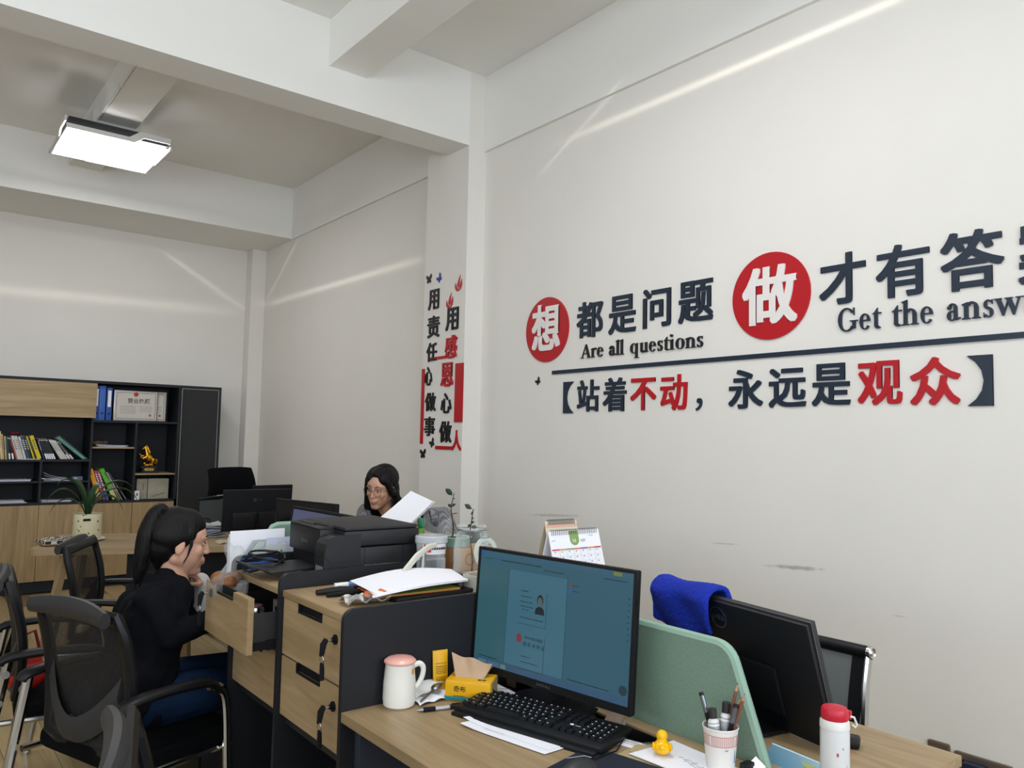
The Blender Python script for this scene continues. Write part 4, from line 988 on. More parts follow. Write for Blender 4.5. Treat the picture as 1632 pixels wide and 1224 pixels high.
# plant pot
pc = on_md(138, 861)
t = thing('potted_plant', 'arching strap-leaved plant in a speckled cream pot on the oak desk', 'plant', (pc.x, pc.y, .75))
k = .92
bm = B(); lathe(bm, [(0, .0), (.085*k, .0), (.115*k, .012), (.113*k, .016), (.08*k, .006), (0, .006)]); part('saucer', bm, 'whitep', t)
def speck(name, base, c2, sc):
    m = bpy.data.materials.new(name); m.use_nodes = True; N = m.node_tree.nodes; L = m.node_tree.links; b = N['Principled BSDF']; tc = N.new('ShaderNodeTexCoord')
    vo = N.new('ShaderNodeTexVoronoi'); vo.inputs['Scale'].default_value = sc; vo.inputs['Randomness'].default_value = 1; L.new(tc.outputs['Object'], vo.inputs[0])
    lt = N.new('ShaderNodeMath'); lt.operation = 'LESS_THAN'; lt.inputs[1].default_value = .22; L.new(vo.outputs['Distance'], lt.inputs[0])
    mx = N.new('ShaderNodeMix'); mx.data_type = 'RGBA'; L.new(lt.outputs[0], mx.inputs['Factor']); mx.inputs['A'].default_value = lin(base); mx.inputs['B'].default_value = lin(c2); L.new(mx.outputs['Result'], b.inputs['Base Color']); b.inputs['Roughness'].default_value = .4
    return m
bm = B(); lathe(bm, [(0, .008), (.082*k, .008), (.09*k, .02), (.088*k, .165), (.092*k, .17), (.083*k, .17), (.08*k, .15), (0, .15)]); part('pot', bm, speck('terrazzo', '#d6cfae', '#7d6a44', 34), t)
bm = B(); lathe(bm, [(0, .151), (.079*k, .151)]); part('soil', bm, mat('soil', '#2b2119', .95), t)
bm = B(); box(bm, (-.02, -.0845, .135), (.042, .004, .014)); part('pot_tag', bm, 'blackm', t)
def strap(pts, w0, M=None):
    bm = B(); pts = [V(p) for p in pts]; cr = []
    n = 14
    # catmull-ish resample
    def bez(u):
        a, b, c, d = pts; return a*(1-u)**3+b*3*u*(1-u)**2+c*3*u*u*(1-u)+d*u**3
    P_ = [bez(i/n) for i in range(n+1)]
    side = (P_[-1]-P_[0]).cross(V((0, 0, 1))).normalized()
    rows = []
    for i, q in enumerate(P_):
        u = i/n; wd = w0*min(1, .45+u*2)*(1-u**3.2)+.0008; up = V((0, 0, wd*.35))
        rows.append([bm.verts.new(q-side*wd+up), bm.verts.new(q+V((0, 0, -.001))), bm.verts.new(q+side*wd+up), bm.verts.new(q+V((0, 0, -.003)))])
    for a, b in zip(rows, rows[1:]):
        for j in range(4): bm.faces.new((a[j], a[(j+1) % 4], b[(j+1) % 4], b[j]))
    bm.faces.new(rows[0]); bm.faces.new(rows[-1][::-1])
    return bm
for dx, dy, h1, x2, z2, w0 in ((-.28, .02, .30, -.30, .20, .018), (-.20, -.03, .36, -.23, .33, .020), (-.22, .06, .20, -.26, .14, .014), (.10, -.02, .34, .30, .31, .018), (.20, .05, .30, .38, .20, .017), (.16, -.05, .24, .25, .13, .020), (.05, .12, .32, .16, .29, .015), (-.08, .12, .33, -.12, .36, .014)):
    o = part('leaf', strap([(dx*.06, dy*.1, .15), (dx*.18, dy*.4, .15+h1*.62), (x2*.62, dy*.9, .15+h1*.78), (x2*.80, dy*1.1, z2+.02)], w0*1.45), 'leafg', t)
# checked cloth
p = on_md(100, 866)
t = thing('check_cloth', 'folded black and white checked cloth at the left end of the oak desk', 'cloth', (p.x, p.y, .75), R(8))
for i in range(3):
    bm = B(); slab(bm, [(-.135+.006*i, -.10, .002+.009*i), (.13, -.11+.004*i, .002+.009*i), (.12, .11, .002+.009*i), (-.12, .12-.01*i, .002+.009*i)], .007, 10, 8, lambda u, v, i=i: .004*math.sin(6*u+i)*math.sin(5*v)+(.002 if i else 0.004)); part('fold', bm, 'check' if i else mat('cloth_edge', '#8f7a5c', .9), t)
# papers heap right end and pale rag
p = on_md(338, 856)
t = thing('paper_heap', 'crumpled heap of papers on the oak desk beside the woman in the blazer', 'papers', (p.x-.02, p.y+.05, .75))
for i in range(7):
    bm = B(); a = .2*math.sin(i*2); slab(bm, [(-.11, -.08+a*.1, .004+i*.012), (.10+.01*math.sin(i), -.09, .004+i*.012), (.10, .08, .006+i*.012), (-.10, .09+a*.1, .004+i*.012)], .003, 8, 6, lambda u, v, i=i: .008*(1+math.sin(7*u+i))*abs(math.sin(5*v+i*2))); part('crumpled_sheet', bm, ('paper3', 'paper2')[i % 2], t)
p = on_md(352, 865); t = thing('rag', 'small crumpled cream rag at the right end of the oak desk', 'cloth', (p.x+.04, p.y-.02, .75)); bm = B(); slab(bm, [(-.08, -.05, .002), (.09, -.06, .002), (.10, .05, .002), (-.07, .05, .002)], .004, 14, 10, lambda u, v: .014*abs(math.sin(9*u+3*v))*abs(math.sin(8*v+2*u))*min(1, 6*u)*min(1, 6*(1-u))); part('rag_body', bm, mat('cream_rag', '#b7ac92', .9), t)

# monitors seen from behind on the oak desk and the far desks
def slab_monitor(t, w_, h_, th=.025, z0=0, tilt=0, bezel='black', back='blackm', chin=.014):
    """front faces local -y; bottom edge at z0"""
    Mx = Matrix.Translation((0, 0, z0)) @ Matrix.Rotation(R(-tilt), 4, 'X')
    bm = B(); box(bm, (0, th*.35, h_/2), (w_, th*.7, h_), Mx, bev=.004); part('rear_shell', bm, back, t)
    bm = B()
    for s in (-1, 1): box(bm, (s*(w_/2-.004), -.002, h_/2), (.008, .008, h_), Mx)
    box(bm, (0, -.002, h_-.004), (w_-.016, .008, .008), Mx); box(bm, (0, -.002, chin/2), (w_-.016, .008, chin), Mx)
    part('bezel', bm, bezel, t, smooth=False)
    return Mx
def stand(t, z0, y0=.03, neck_h=None, base=(.12, .09), m='black'):
    bm = B(); tube(bm, [(0, y0+.03, .008), (0, y0+.02, z0*.6), (0, y0, z0+.12)], [.028, .024, .024], 4, flat=(1.2, .5), up=(1, 0, 0)); part('stand_neck', bm, m, t, smooth=False)
    bm = B(); lathe(bm, [(0, .012), (.6, .012), (.95, .009), (1, .004), (1, 0), (0, 0)], M=Matrix.Translation((0, y0, 0)) @ Matrix.Diagonal((base[0], base[1], 1, 1))); part('stand_base', bm, m, t)
# the one with the pale mark, seen from behind on the oak desk's right
a = at(360, 836, y=5.15); b = at(452, 836, y=5.15)
t = thing('monitor', 'black monitor seen from behind with a small round mark, in front of the tall chair', 'monitor', ((a.x+b.x)/2, 5.15, .75), R(180-4))
Mx = slab_monitor(t, .44, .27, z0=.055, tilt=6); stand(t, .05)
bm = B(); box(bm, (0, .02, .07), (.32, .015, .11), Mx, bev=.005); part('rear_panel', bm, 'black', t)
bm = B(); lathe(bm, [(0, 0), (.013, 0), (.012, .0015), (0, .002)], M=Mx @ Matrix.Translation((.02, .0175, .205)) @ Matrix.Rotation(R(-90), 4, 'X')); part('round_mark', bm, 'greyp', t)
bm = B(); box(bm, (-.012, .018, .205), (.028, .001, .005), Mx); part('mark_text', bm, 'greyp', t, smooth=False)
t = thing('monitor', 'black monitor whose top corner shows above the one with the round mark', 'monitor', (at(432, 800, y=5.45).x, 5.45, .75), R(180+8)); slab_monitor(t, .30, .26, z0=.070, tilt=3); stand(t, .07)
bm = B(); box(bm, (0, .022, .12), (.2, .012, .1)); part('rear_panel', bm, 'black', t)
# glossy dark monitor behind the printer, angled
a = at(443, 795, x=1.62); b = at(537, 805, x=1.80)
q0 = at(441, 793, y=4.0); q1 = at(537, 805, y=3.55); cx_, cy_ = (q0.x+q1.x)/2, (q0.y+q1.y)/2; wM = math.hypot(q1.x-q0.x, q1.y-q0.y); aM = math.atan2(q1.y-q0.y, q1.x-q0.x)
print('mon3', q0, q1, wM, math.degrees(aM))
t = thing('monitor', 'glossy dark green-black monitor standing behind the printer below the corner of the room', 'monitor', (cx_, cy_, .75), aM)
Mx = slab_monitor(t, wM, .30, z0=(q0.z+q1.z)/2-.75-.30); stand(t, .08)
bm = B(); box(bm, (0, -.0035, .157), (wM-.02, .002, .275), Mx); part('dark_screen', bm, mat('off_screen', '#0c1012', .12), t, smooth=False)
bm = B(); lathe(bm, [(0, 0), (.006, .0), (0, .004)], M=Mx @ Matrix.Translation((-wM/2+.012, -.007, .22)) @ Matrix.Rotation(R(90), 4, 'X')); box(bm, (-wM/2+.012, -.007, .20), (.0025, .002, .05), Mx); part('pale_sticker', bm, 'greyp', t)

# manager chair with head rest
def exec_chair(label, loc, rz):
    t = thing('executive_chair', label, 'chair', loc, rz)     # faces local -y
    bm = B(); slab(bm, [(-.19, .04, .97), (.19, .04, .97), (.17, .10, 1.16), (-.17, .10, 1.16)], .06, 12, 8, lambda u, v: .03*(2*u-1)**2*-1+.02*math.sin(v*3)); hb = part('headrest', bm, 'seatcloth', t)
    bm = B(); slab(bm, [(-.23, .0, .5), (.23, .0, .5), (.24, .06, .93), (-.24, .06, .93)], .012, 10, 10, lambda u, v: -.05*(2*u-1)**2); part('back_mesh', bm, 'meshg', t)
    bm = B(); tube(bm, [(-.23, .05, .5), (-.25, .10, .75), (-.24, .11, .93), (0, .07, .95), (.24, .11, .93), (.25, .10, .75), (.23, .05, .5), (0, .0, .48)], .016, 8, closed=True); part('back_frame', bm, 'black', t)
    bm = B(); tube(bm, [(0, .08, .45), (0, .13, .8), (0, .11, 1.06)], .02, 8); part('spine', bm, 'black', t)
    bm = B(); box(bm, (0, -.22, .46), (.5, .48, .08), bev=.03, seg=3); part('seat', bm, 'seatcloth', t)
    bm = B(); cyl(bm, (0, -.2, .1), (0, -.2, .42), .025); part('gas_lift', bm, 'chrome', t)
    for s in (-1, 1): bm = B(); tube(bm, [(s*.27, -.05, .45), (s*.29, -.1, .66), (s*.28, -.3, .68)], .018, 8); part('armrest', bm, 'black', t)
    for k in range(5): a = k*math.tau/5; bm = B(); tube(bm, [(0, -.2, .1), (.3*math.cos(a), -.2+.3*math.sin(a), .07)], [.022, .014], 8); sph(bm, (.3*math.cos(a), -.2+.3*math.sin(a), .03), .03, u=10, v=6); part('base_arm', bm, 'black', t)
p = at(372, 775, y=6.15)
exec_chair('tall black executive chair with a head rest behind the monitors', (p.x, 6.1, -.0), R(12))
print('exec', p)

# ================================================================== VISITOR CHAIRS
def visitor_chair(label, loc, rz, group='mesh-back visitor chairs'):
    t = thing('visitor_chair', label, 'chair', loc, rz, group)
    # seat, faces +x
    bm = B(); box(bm, (-.045, 0, .445), (.42, .49, .065), bev=.028, seg=3); part('seat', bm, 'seatcloth', t)
    def bk(z):   # back curve: x as a function of height
        u = (z-.49)/.40; return -.250-.030*u+.025*math.sin(u*math.pi*1.1)
    def hw(z): u = (z-.49)/.40; return .185+.035*math.sin(min(1, u)*math.pi*.75)
    zz = [.49+.39*i/10 for i in range(11)]
    left = [(bk(z), hw(z), z) for z in zz]; right = [(bk(z), -hw(z), z) for z in zz[::-1]]
    bot = [(bk(.49)+.01, -.12, .462), (bk(.49)+.02, 0, .455), (bk(.49)+.01, .12, .462)]
    bm = B(); tube(bm, left+right+bot, .017, 8, closed=True, flat=(1.0, 1.4)); part('back_frame', bm, 'black', t)
    bm = B(); rows = []
    for z in zz:
        rows.append([bm.verts.new((bk(z)-.03*(1-(2*j/8-1)**2)*1.0, hw(z)*(2*j/8-1), z)) for j in range(9)])
    for a, b in zip(rows, rows[1:]):
        for j in range(8): bm.faces.new((a[j], a[j+1], b[j+1], b[j]))
    part('back_mesh', bm, 'mesh', t)
    # top rail, thick and swept back at the ends
    bm = B(); pts = []
    for i in range(13):
        u = 2*i/12-1; pts.append((bk(.89)-.015-.02*u*u, u*.203, .885+.010*(1-u*u)))
    tube(bm, pts, [.014+.008*math.sin(math.pi*(i+1.2)/14.4) for i in range(13)], 10, flat=(1.0, 1.5), up=(0, 0, 1)); part('top_rail', bm, 'greyp', t)
    # crescent lumbar band behind the mesh
    bm = B(); rows = []
    for j in range(13):
        u = 2*j/12-1; zc = .53+.12*u*u; h = .035+.02*abs(u); x = bk(zc)-.035*(1-u*u)-.012
        rows.append([bm.verts.new((x, u*.185, zc-h)), bm.verts.new((x-.012, u*.185, zc)), bm.verts.new((x, u*.185, zc+h)), bm.verts.new((x+.008, u*.185, zc))])
    for a, b in zip(rows, rows[1:]):
        for j in range(4): bm.faces.new((a[j], a[(j+1) % 4], b[(j+1) % 4], b[j]))
    bm.faces.new(rows[0]); bm.faces.new(rows[-1]); part('lumbar_band', bm, 'greyp', t)
    for s in (-1, 1):
        y = s*.272
        bm = B(); tube(bm, spline([V(q) for q in ((-.305, y, .628), (-.28, y, .648), (-.17, y, .656), (-.04, y, .650), (.01, y, .636), (.035, y, .606))], 4), lerpl([.018, .024, .022, .022, .02, .012], 4), 12, flat=(1.15, .7)); part('armrest', bm, 'black', t)
        bm = B(); tube(bm, [(-.280, y, .635), (-.32, y, .40), (-.38, y, .012)], .0165, 10); cyl(bm, (-.38, y, 0), (-.38, y, .014), .019); 
        rl = part('leg', bm, 'chrome', t)
        bm = B()
        for z, x in ((.595, -.286), (.50, -.302)): cyl(bm, (x, y-s*.0, z), (x, y+s*.021, z), .013, seg=12)
        part('bolt', bm, 'steel', rl)
        bm = B(); tube(bm, spline([V(q) for q in ((-.005, y, .635), (.04, y, .615), (.065, y, .55), (.085, y, .3), (.13, y, .012))], 4), .0115, 10, flat=(1, 1.3)); cyl(bm, (.13, y, 0), (.13, y, .014), .015); part('leg', bm, 'chrome', t)
        bm = B(); tube(bm, [(-.30, s*.25, .42), (.11, s*.25, .42)], .011, 8); part('seat_rail', bm, 'chrome', t)
    return t
visitor_chair('black mesh-back chair the woman in the blazer sits on', (.765, 2.86, 0), R(20))
visitor_chair('empty black mesh-back chair standing before the oak desk', (1.03, 4.22, 0), R(-26))
visitor_chair('black mesh-back chair cut by the left photo edge, red bag on its seat', (.68, 3.50, 0), R(-5))
visitor_chair('chair in front of the near desk whose back shows edge-on at the bottom', (.635, 1.43, 0), R(-14))
# red bag on the third chair
p = at(43, 1065, z=.51); print('bag', p)
t = thing('red_bag', 'small red handbag lying on the seat of the chair at the left edge', 'bag', (.455, 3.42, .480))
part('bag_body', fuse([('e', (0, 0, .06), (.07, .05, .06)), ('e', (0, 0, .10), (.05, .035, .05))], .005, 2), mat('red_leather', '#a8201c', .5), t)
bm = B(); tube(bm, [(-.03, 0, .13), (-.02, 0, .20), (.02, 0, .215), (.04, 0, .14)], .006, 8); part('bag_handle', bm, mat('dark_red_strap', '#6b1a1e', .5), t)
# chrome-sided mesh chair by the slogan wall
p1 = at(1385, 1046, x=2.2); print('chairR', p1)
t = thing('task_chair', 'grey mesh-back chair with chrome side rails against the slogan wall', 'chair', (2.22, 1.385, -.012), R(180))
# local: faces +x after 180 -> faces -x ; back at local x=-.0
W_ = .235
for s in (-1, 1): bm = B(); tube(bm, [(.36, s*W_, .44), (.12, s*W_, .45), (.05, s*W_, .50), (.03, s*W_, .62), (.015, s*W_, .78), (-.005, s*W_, .86)], .009, 8, flat=(1, 1.6)); part('side_rail', bm, 'chrome', t)
bm = B(); slab(bm, [(.045, -W_+.012, .5), (.045, W_-.012, .5), (-.005, W_-.012, .86), (-.005, -W_+.012, .86)], .003, 4, 8, lambda u, v: .012*math.sin(v*3.1)); part('back_mesh', bm, 'meshg2', t)
bm = B()
for s in (-1, 1): slab(bm, [(.048, s*(W_-.045), .5), (.048, s*(W_-.008), .5), (-.002, s*(W_-.008), .86), (-.002, s*(W_-.045), .86)], .004, 2, 8, lambda u, v: .012*math.sin(v*3.1)-.002)
for z in (.74, .60): x = .048-.05*(z-.5)/.36; box(bm, (x-.004-.0*z, 0, z), (.012, 2*W_-.06, .035))
part('dark_bands', bm, 'blackm', t)
bm = B(); cyl(bm, (-.008, -W_+.004, .865), (-.008, W_-.004, .865), .0185, seg=18); part('top_roll', bm, 'black', t)
for s in (-1, 1): bm = B(); lathe(bm, [(0, .013), (.006, .013), (.010, .009), (.015, .013), (.019, .010), (.020, 0), (0, 0)], M=Matrix.Translation((-.008, s*(W_-.002), .865)) @ Matrix.Rotation(R(-90*s), 4, 'X'), seg=20); part('end_cap', bm, 'chrome', t)
bm = B(); box(bm, (.25, 0, .45), (.44, .45, .04), bev=.015); part('seat', bm, 'seatcloth', t)
bm = B(); cyl(bm, (.24, 0, .08), (.24, 0, .43), .024); part('gas_lift', bm, 'chrome', t)
for k in range(5): a = k*math.tau/5+.3; bm = B(); tube(bm, [(.24, 0, .1), (.24+.28*math.cos(a), .28*math.sin(a), .07)], [.02, .014], 8); sph(bm, (.24+.28*math.cos(a), .28*math.sin(a), .028), .028, u=10, v=6); part('base_arm', bm, 'chrome', t)
# woman 2's chair
t = thing('desk_chair', 'dark blue-black chair behind the woman with glasses, its arm beside the glass jar', 'chair', (2.44, 3.80, 0), R(208))
bm = B(); box(bm, (0, 0, .45), (.5, .5, .08), bev=.03, seg=3); part('seat', bm, 'seatcloth', t)
bm = B(); box(bm, (-.24, 0, .72), (.06, .46, .36), bev=.025, seg=3); part('backrest', bm, 'seatcloth', t)
for s in (-1, 1): bm = B(); tube(bm, [(-.24, s*.28, .82), (.0, s*.28, .80), (.2, s*.28, .74), (.22, s*.28, .45)], .022, 8); part('armrest', bm, mat('navy_arm', '#10151f', .5), t)
bm = B(); cyl(bm, (0, 0, .06), (0, 0, .42), .025); part('gas_lift', bm, 'chrome', t)
for k in range(5): a = k*math.tau/5; bm = B(); tube(bm, [(0, 0, .09), (.28*math.cos(a), .28*math.sin(a), .06)], [.022, .014], 8); sph(bm, (.28*math.cos(a), .28*math.sin(a), .028), .028, u=10, v=6); part('base_arm', bm, 'black', t)
# pc tower under the far desk
p = at(318, 1200, z=0.02); print('tower', p)
t = thing('computer_tower', 'black computer tower on the floor under the far desk', 'computer', (1.13, 3.45, 0)); bm = B(); box(bm, (0, 0, .19), (.17, .36, .36), bev=.006); part('case', bm, 'black', t)
bm = B(); box(bm, (0, -.181, .19), (.15, .006, .33), bev=.003); part('front_panel', bm, 'greyp', t)
for s in (-1, 1): bm = B(); box(bm, (s*.06, 0, .005), (.02, .3, .01)); part('foot', bm, 'blackm', t)

# ================================================================== ON THE CABINETS
# printer: local x = depth into the cabinet (front faces -x), y = along, z up
P0 = V((1.06, 2.285, CT))
t = thing('printer', 'black ink printer on the oak cabinet top, its paper tray folded out', 'printer', (1.105, 2.455, CT), R(-2))
W2 = .170; DP = .318
bm = B(); bx(bm, (.045, -W2, .004), (DP, W2, .100), bev=.006); part('lower_body', bm, 'printer', t)
bm = B(); bx(bm, (.05, -W2, .103), (DP, W2, .152), bev=.006); bx(bm, (.0, -W2+.078, .068), (.06, W2, .152), bev=.006); part('scanner_body', bm, 'printer', t)
bm = B(); bx(bm, (.052, -W2+.004, .153), (DP-.004, W2-.004, .164), bev=.005); part('scanner_lid', bm, 'printer_top', t)
bm = B(); prism(bm, [(.0, .0), (.05, 0), (.05, .010), (.0, .004)], 2*W2-.09, frame_on((.001, W2-.003, .1525), (1, 0, 0), (0, 0, 1))); part('control_panel', bm, 'printer_top', t, smooth=False)
bm = B()
for i in range(5): box(bm, (.022, W2-.05-.03*i, .1585), (.010, .016, .003))
box(bm, (.036, -.02, .161), (.014, .10, .003)); part('buttons', bm, 'blackm', t, smooth=False)
# ink tank block at the near front corner with rounded top
bm = B(); prism(bm, [(-.018, 0), (.105, 0), (.105, .135), (.02, .135), (-.002, .128), (-.014, .112), (-.018, .09)], .075, frame_on((0, -W2-.004+.075, .004), (1, 0, 0), (0, 0, 1))); tk = part('ink_tank_block', bm, 'printer', t, smooth=False)
bm = B(); prism(bm, [(.005, .055), (.098, .055), (.104, .064), (.104, .139), (.025, .139), (.0, .131), (-.012, .115), (-.016, .09), (-.016, .075), (.0, .058)], .002, frame_on((0, -W2-.004, .004), (1, 0, 0), (0, 0, 1))); part('tank_lid', bm, 'printer', tk, smooth=False)
bm = B()
for i in range(4): box(bm, (-.0195, -W2+.008+.014*i, .027), (.002, .005, .042))
part('ink_windows', bm, mat('ink_window', '#8c9096', .3), tk, smooth=False)
bm = B(); bx(bm, (.012, -W2+.075, .02), (.05, W2-.01, .07)); part('paper_slot', bm, 'blackm', t)
bm = B(); slab(bm, [(-.15, -.08, .022), (.02, -.08, .03), (.02, .10, .03), (-.15, .10, .022)], .006); slab(bm, [(-.21, -.05, .045), (-.15, -.05, .026), (-.15, .075, .026), (-.21, .075, .045)], .005); part('output_tray', bm, 'printer', t)
bm = B(); bx(bm, (.0, -.09, .002), (.05, .11, .018)); part('front_foot', bm, 'blackm', t)
part('brand_lettering', text_h('EPSON', frame_on((-.0005, .055, .10), (0, -1, 0), (0, 0, 1)), 0, -.0, .016, .001), 'steel', t, smooth=False)
bm = B(); Mx = frame_on((.12, -W2-.0005, .004), (1, 0, 0), (0, 0, 1))
bars(bm, Mx, .0, .125, .038, .004, 1, seed=1); bars(bm, Mx, .0, .125, .031, .004, 1, seed=2); bars(bm, Mx, .0, .115, .024, .0035, 1, seed=5); bars(bm, Mx, .0, .115, .014, .0012, 1, seed=7)
part('side_print', bm, 'paper3', t, smooth=False)
bm = B(); box(bm, (.12, -W2-.0003, .055), (.0012, .0012, .1)); box(bm, (.26, -W2-.0003, .055), (.0012, .0012, .1)); part('panel_seams', bm, 'blackm', t, smooth=False)
# sheet under the tray, blue cable, black cables
t = thing('paper_sheet', 'white sheet lying on the cabinet top in front of the printer', 'paper', (1.02, 2.38, CT)); bm = B(); slab(bm, [(-.02, -.05, .001), (.22, -.07, .001), (.22, .06, .001), (.03, .07, .001)], .001, 4, 4); part('sheet', bm, 'paper', t, smooth=False)
def coil(c, n, r, h, seed, rr=.004, sx=1.0):
    rnd = random.Random(seed); pts = []
    for i in range(n*10+1):
        a = i*math.tau/10; k = 1+.25*math.sin(i*.37+seed)
        pts.append((c[0]+r*sx*k*math.cos(a), c[1]+r*.8*k*math.sin(a)+.0*i, c[2]+rr+abs(h*math.sin(i*.21+seed))))
    bm = B(); tube(bm, pts, rr, 6); return bm
o = part('cable_loops', coil((.985, 2.58, CT), 3, .055, .035, 1, .0028), mat('blue_cable', '#1d4f93', .4)); tag(o, 'thin blue network cable coiled beside the printer tray', 'cable')
o = part('cable_loops', coil((1.0, 2.56, CT+.004), 4, .06, .06, 4, .0033), 'black'); tag(o, 'tangled black cables beside the printer tray', 'cable')
# items on the near cabinet: plastic clip folders, papers, pens
t = thing('clip_board', 'black document tray under the loose white sheets on the near cabinet', 'tray', (1.28, 2.03, CT), R(4)); bm = B(); bx(bm, (-.17, -.12, .0), (.20, .11, .012), bev=.003); part('tray_floor', bm, 'black', t); bm = B(); bx(bm, (.175, -.12, .012), (.20, .11, .022), bev=.002); part('tray_lip', bm, 'black', t)
t = thing('plastic_folder', 'thin orange and green plastic folder under the white sheets', 'folder', (1.22, 2.02, CT+.013), R(-6)); bm = B(); slab(bm, [(-.13, -.10, 0), (.13, -.09, 0), (.13, .09, 0), (-.13, .09, 0)], .003, 4, 4); part('folder_cover', bm, mat('orange_sheet', '#c56a33', .4), t); bm = B(); slab(bm, [(-.125, -.104, .004), (.128, -.094, .004), (.12, .08, .004), (-.11, .085, .004)], .002, 4, 4); part('folder_back', bm, mat('olive_sheet', '#8a8a3a', .4), t)
t = thing('white_sheets', 'bent white sheets lying across the near cabinet top', 'papers', (1.24, 2.02, CT+.022), R(2))
for i in range(3):
    bm = B(); slab(bm, [(-.20+.01*i, -.115+.006*i, .002*i+.001), (.13, -.10, .002*i+.010), (.22, .10+.004*i, .002*i+.004), (-.10-.02*i, .12, .002*i+.001)], .0012, 12, 8, lambda u, v, i=i: .018*max(0, math.sin(math.pi*u))*(.3+.7*v)); part('sheet', bm, 'paper', t)
t = thing('crumpled_wrapper', 'crumpled silver wrapper with coloured print at the front of the white sheets', 'wrapper', (1.035, 1.955, CT)); bm = B(); slab(bm, [(-.05, -.03, .004), (.07, -.05, .004), (.08, .04, .004), (-.04, .05, .004)], .003, 12, 8, lambda u, v: .018*abs(math.sin(8*u+3*v))*abs(math.sin(5*v+2))); part('foil', bm, mat('silver_wrap', '#9a958f', .35, .3), t); bm = B(); slab(bm, [(.0, -.03, .022), (.07, -.035, .025), (.07, -.0, .027), (.01, .0, .024)], .002, 8, 4, lambda u, v: .006*math.sin(9*u)); part('colour_print', bm, mat('wrap_orange', '#c0632a', .5, var=.6, vscale=60), t)
t = thing('scissors', 'black folding utensil case beside the white sheets', 'case', (1.05, 2.10, CT), R(-10)); bm = B(); tube(bm, [(-.07, 0, .009), (.0, .01, .01), (.07, 0, .009)], [.008, .011, .008], 8); part('case_body', bm, 'black', t); bm = B(); tube(bm, [(-.05, -.035, .006), (.04, -.025, .008), (.09, -.03, .007)], [.006, .008, .006], 8); part('second_handle', bm, 'blackm', t)
t = thing('marker_pen', 'white and blue marker pen lying behind the white sheets', 'pen', (1.13, 2.15, CT+.011), R(-12)); bm = B(); cyl(bm, (-.07, 0, 0), (-.03, 0, 0), .009, .0105); part('cap', bm, 'whitep', t); bm = B(); cyl(bm, (-.03, 0, 0), (.10, 0, 0), .0105); part('barrel', bm, mat('pen_blue', '#5a7bb5', .35), t)
t = thing('hole_punch', 'big white lever of the desk punch behind the white sheets', 'hole punch', (1.32, 2.13, CT), R(20))
bm = B(); bx(bm, (-.05, -.035, 0), (.09, .035, .022), bev=.006); part('punch_base', bm, 'greyp', t)
bm = B(); tube(bm, [(-.075, 0, .01), (-.055, 0, .045), (.0, 0, .082), (.06, 0, .105), (.10, 0, .108)], [.010, .011, .011, .010, .007], 8, flat=(1.1, .6), up=(0, 1, 0)); part('lever', bm, mat('warm_white_plastic', '#c6c3b6', .4), t)
bm = B(); cyl(bm, (.03, 0, .02), (.035, 0, .088), .009); part('spring_post', bm, 'steel', t)
# plastic tub with label
t = thing('plastic_tub', 'clear plastic tub with a red and white label and a clear lid, beside the punch', 'tub', (1.435, 2.225, CT))
bm = B(); lathe(bm, [(0, 0), (.044, 0), (.048, .004), (.049, .055), (.044, .062), (.047, .068), (.052, .12), (.05, .12), (.045, .07), (.042, .062), (.047, .055), (.046, .006), (0, .003)]); part('tub_body', bm, 'clearp', t)
bm = B(); lathe(bm, [(0, .132), (.05, .132), (.055, .128), (.055, .110), (.053, .110), (.053, .126), (0, .129)]); part('tub_lid', bm, mat('lid_clear', '#dcdfe2', .15, alpha=.4), t)
bm = B()
for k in range(10):
    a0 = R(-155+9*k); a1 = R(-155+9*(k+1)); r = .0535
    bm.faces.new([bm.verts.new(q) for q in ((r*math.cos(a0), r*math.sin(a0), .075), (r*math.cos(a1), r*math.sin(a1), .075), (r*math.cos(a1), r*math.sin(a1), .108), (r*math.cos(a0), r*math.sin(a0), .108))])
part('label', bm, mat('label_white', '#dcd9dc', .5), t)
bm = B()
for k in range(3):
    a0 = R(-150+9*k); a1 = R(-150+9*(k+1)); r = .0541
    bm.faces.new([bm.verts.new(q) for q in ((r*math.cos(a0), r*math.sin(a0), .082), (r*math.cos(a1), r*math.sin(a1), .082), (r*math.cos(a1), r*math.sin(a1), .107), (r*math.cos(a0), r*math.sin(a0), .107))])
part('red_emblem', bm, mat('label_red', '#c32a2e', .5), t)
bm = B(); 
for k in range(7):
    a = R(-118+8*k); r = .0545
    Mx = frame_on((r*math.cos(a), r*math.sin(a), .094), (-math.sin(a), math.cos(a), 0), (0, 0, 1)); box(bm, (0, 0, 0), (.0055, .007, .0006), Mx)
part('label_print', bm, 'ink', t, smooth=False)
bm = B()
for k in range(10):
    a = k*.9; sph(bm, (.026*math.cos(a), .026*math.sin(a), .085+.012*(k % 3)), (.013, .012, .008), u=8, v=6)
part('wrapped_sweets', bm, mat('sweets', '#4a5a9a', .4, var=.7, vscale=60), t)
# green bottle
t = thing('green_bottle', 'slim green glass bottle with a dark green cap between printer and plastic bag', 'bottle', (1.735, 2.77, DZ)); 
bm = B(); lathe(bm, [(0, 0), (.033, 0), (.035, .004), (.035, .20), (.028, .245), (.015, .28), (.0135, .325), (0, .325)]); part('bottle_body', bm, mat('green_glass', '#3c8f3a', .1, trans=.35), t)
bm = B(); lathe(bm, [(0, .358), (.015, .358), (.016, .354), (.016, .326), (0, .326)]); part('cap', bm, mat('cap_green', '#0d6b4a', .35), t)
bm = B(); lathe(bm, [(.0155, .280), (.0165, .283), (.0150, .318), (.0145, .318)]); part('neck_label', bm, mat('neck_lime', '#6d9b33', .5), t)
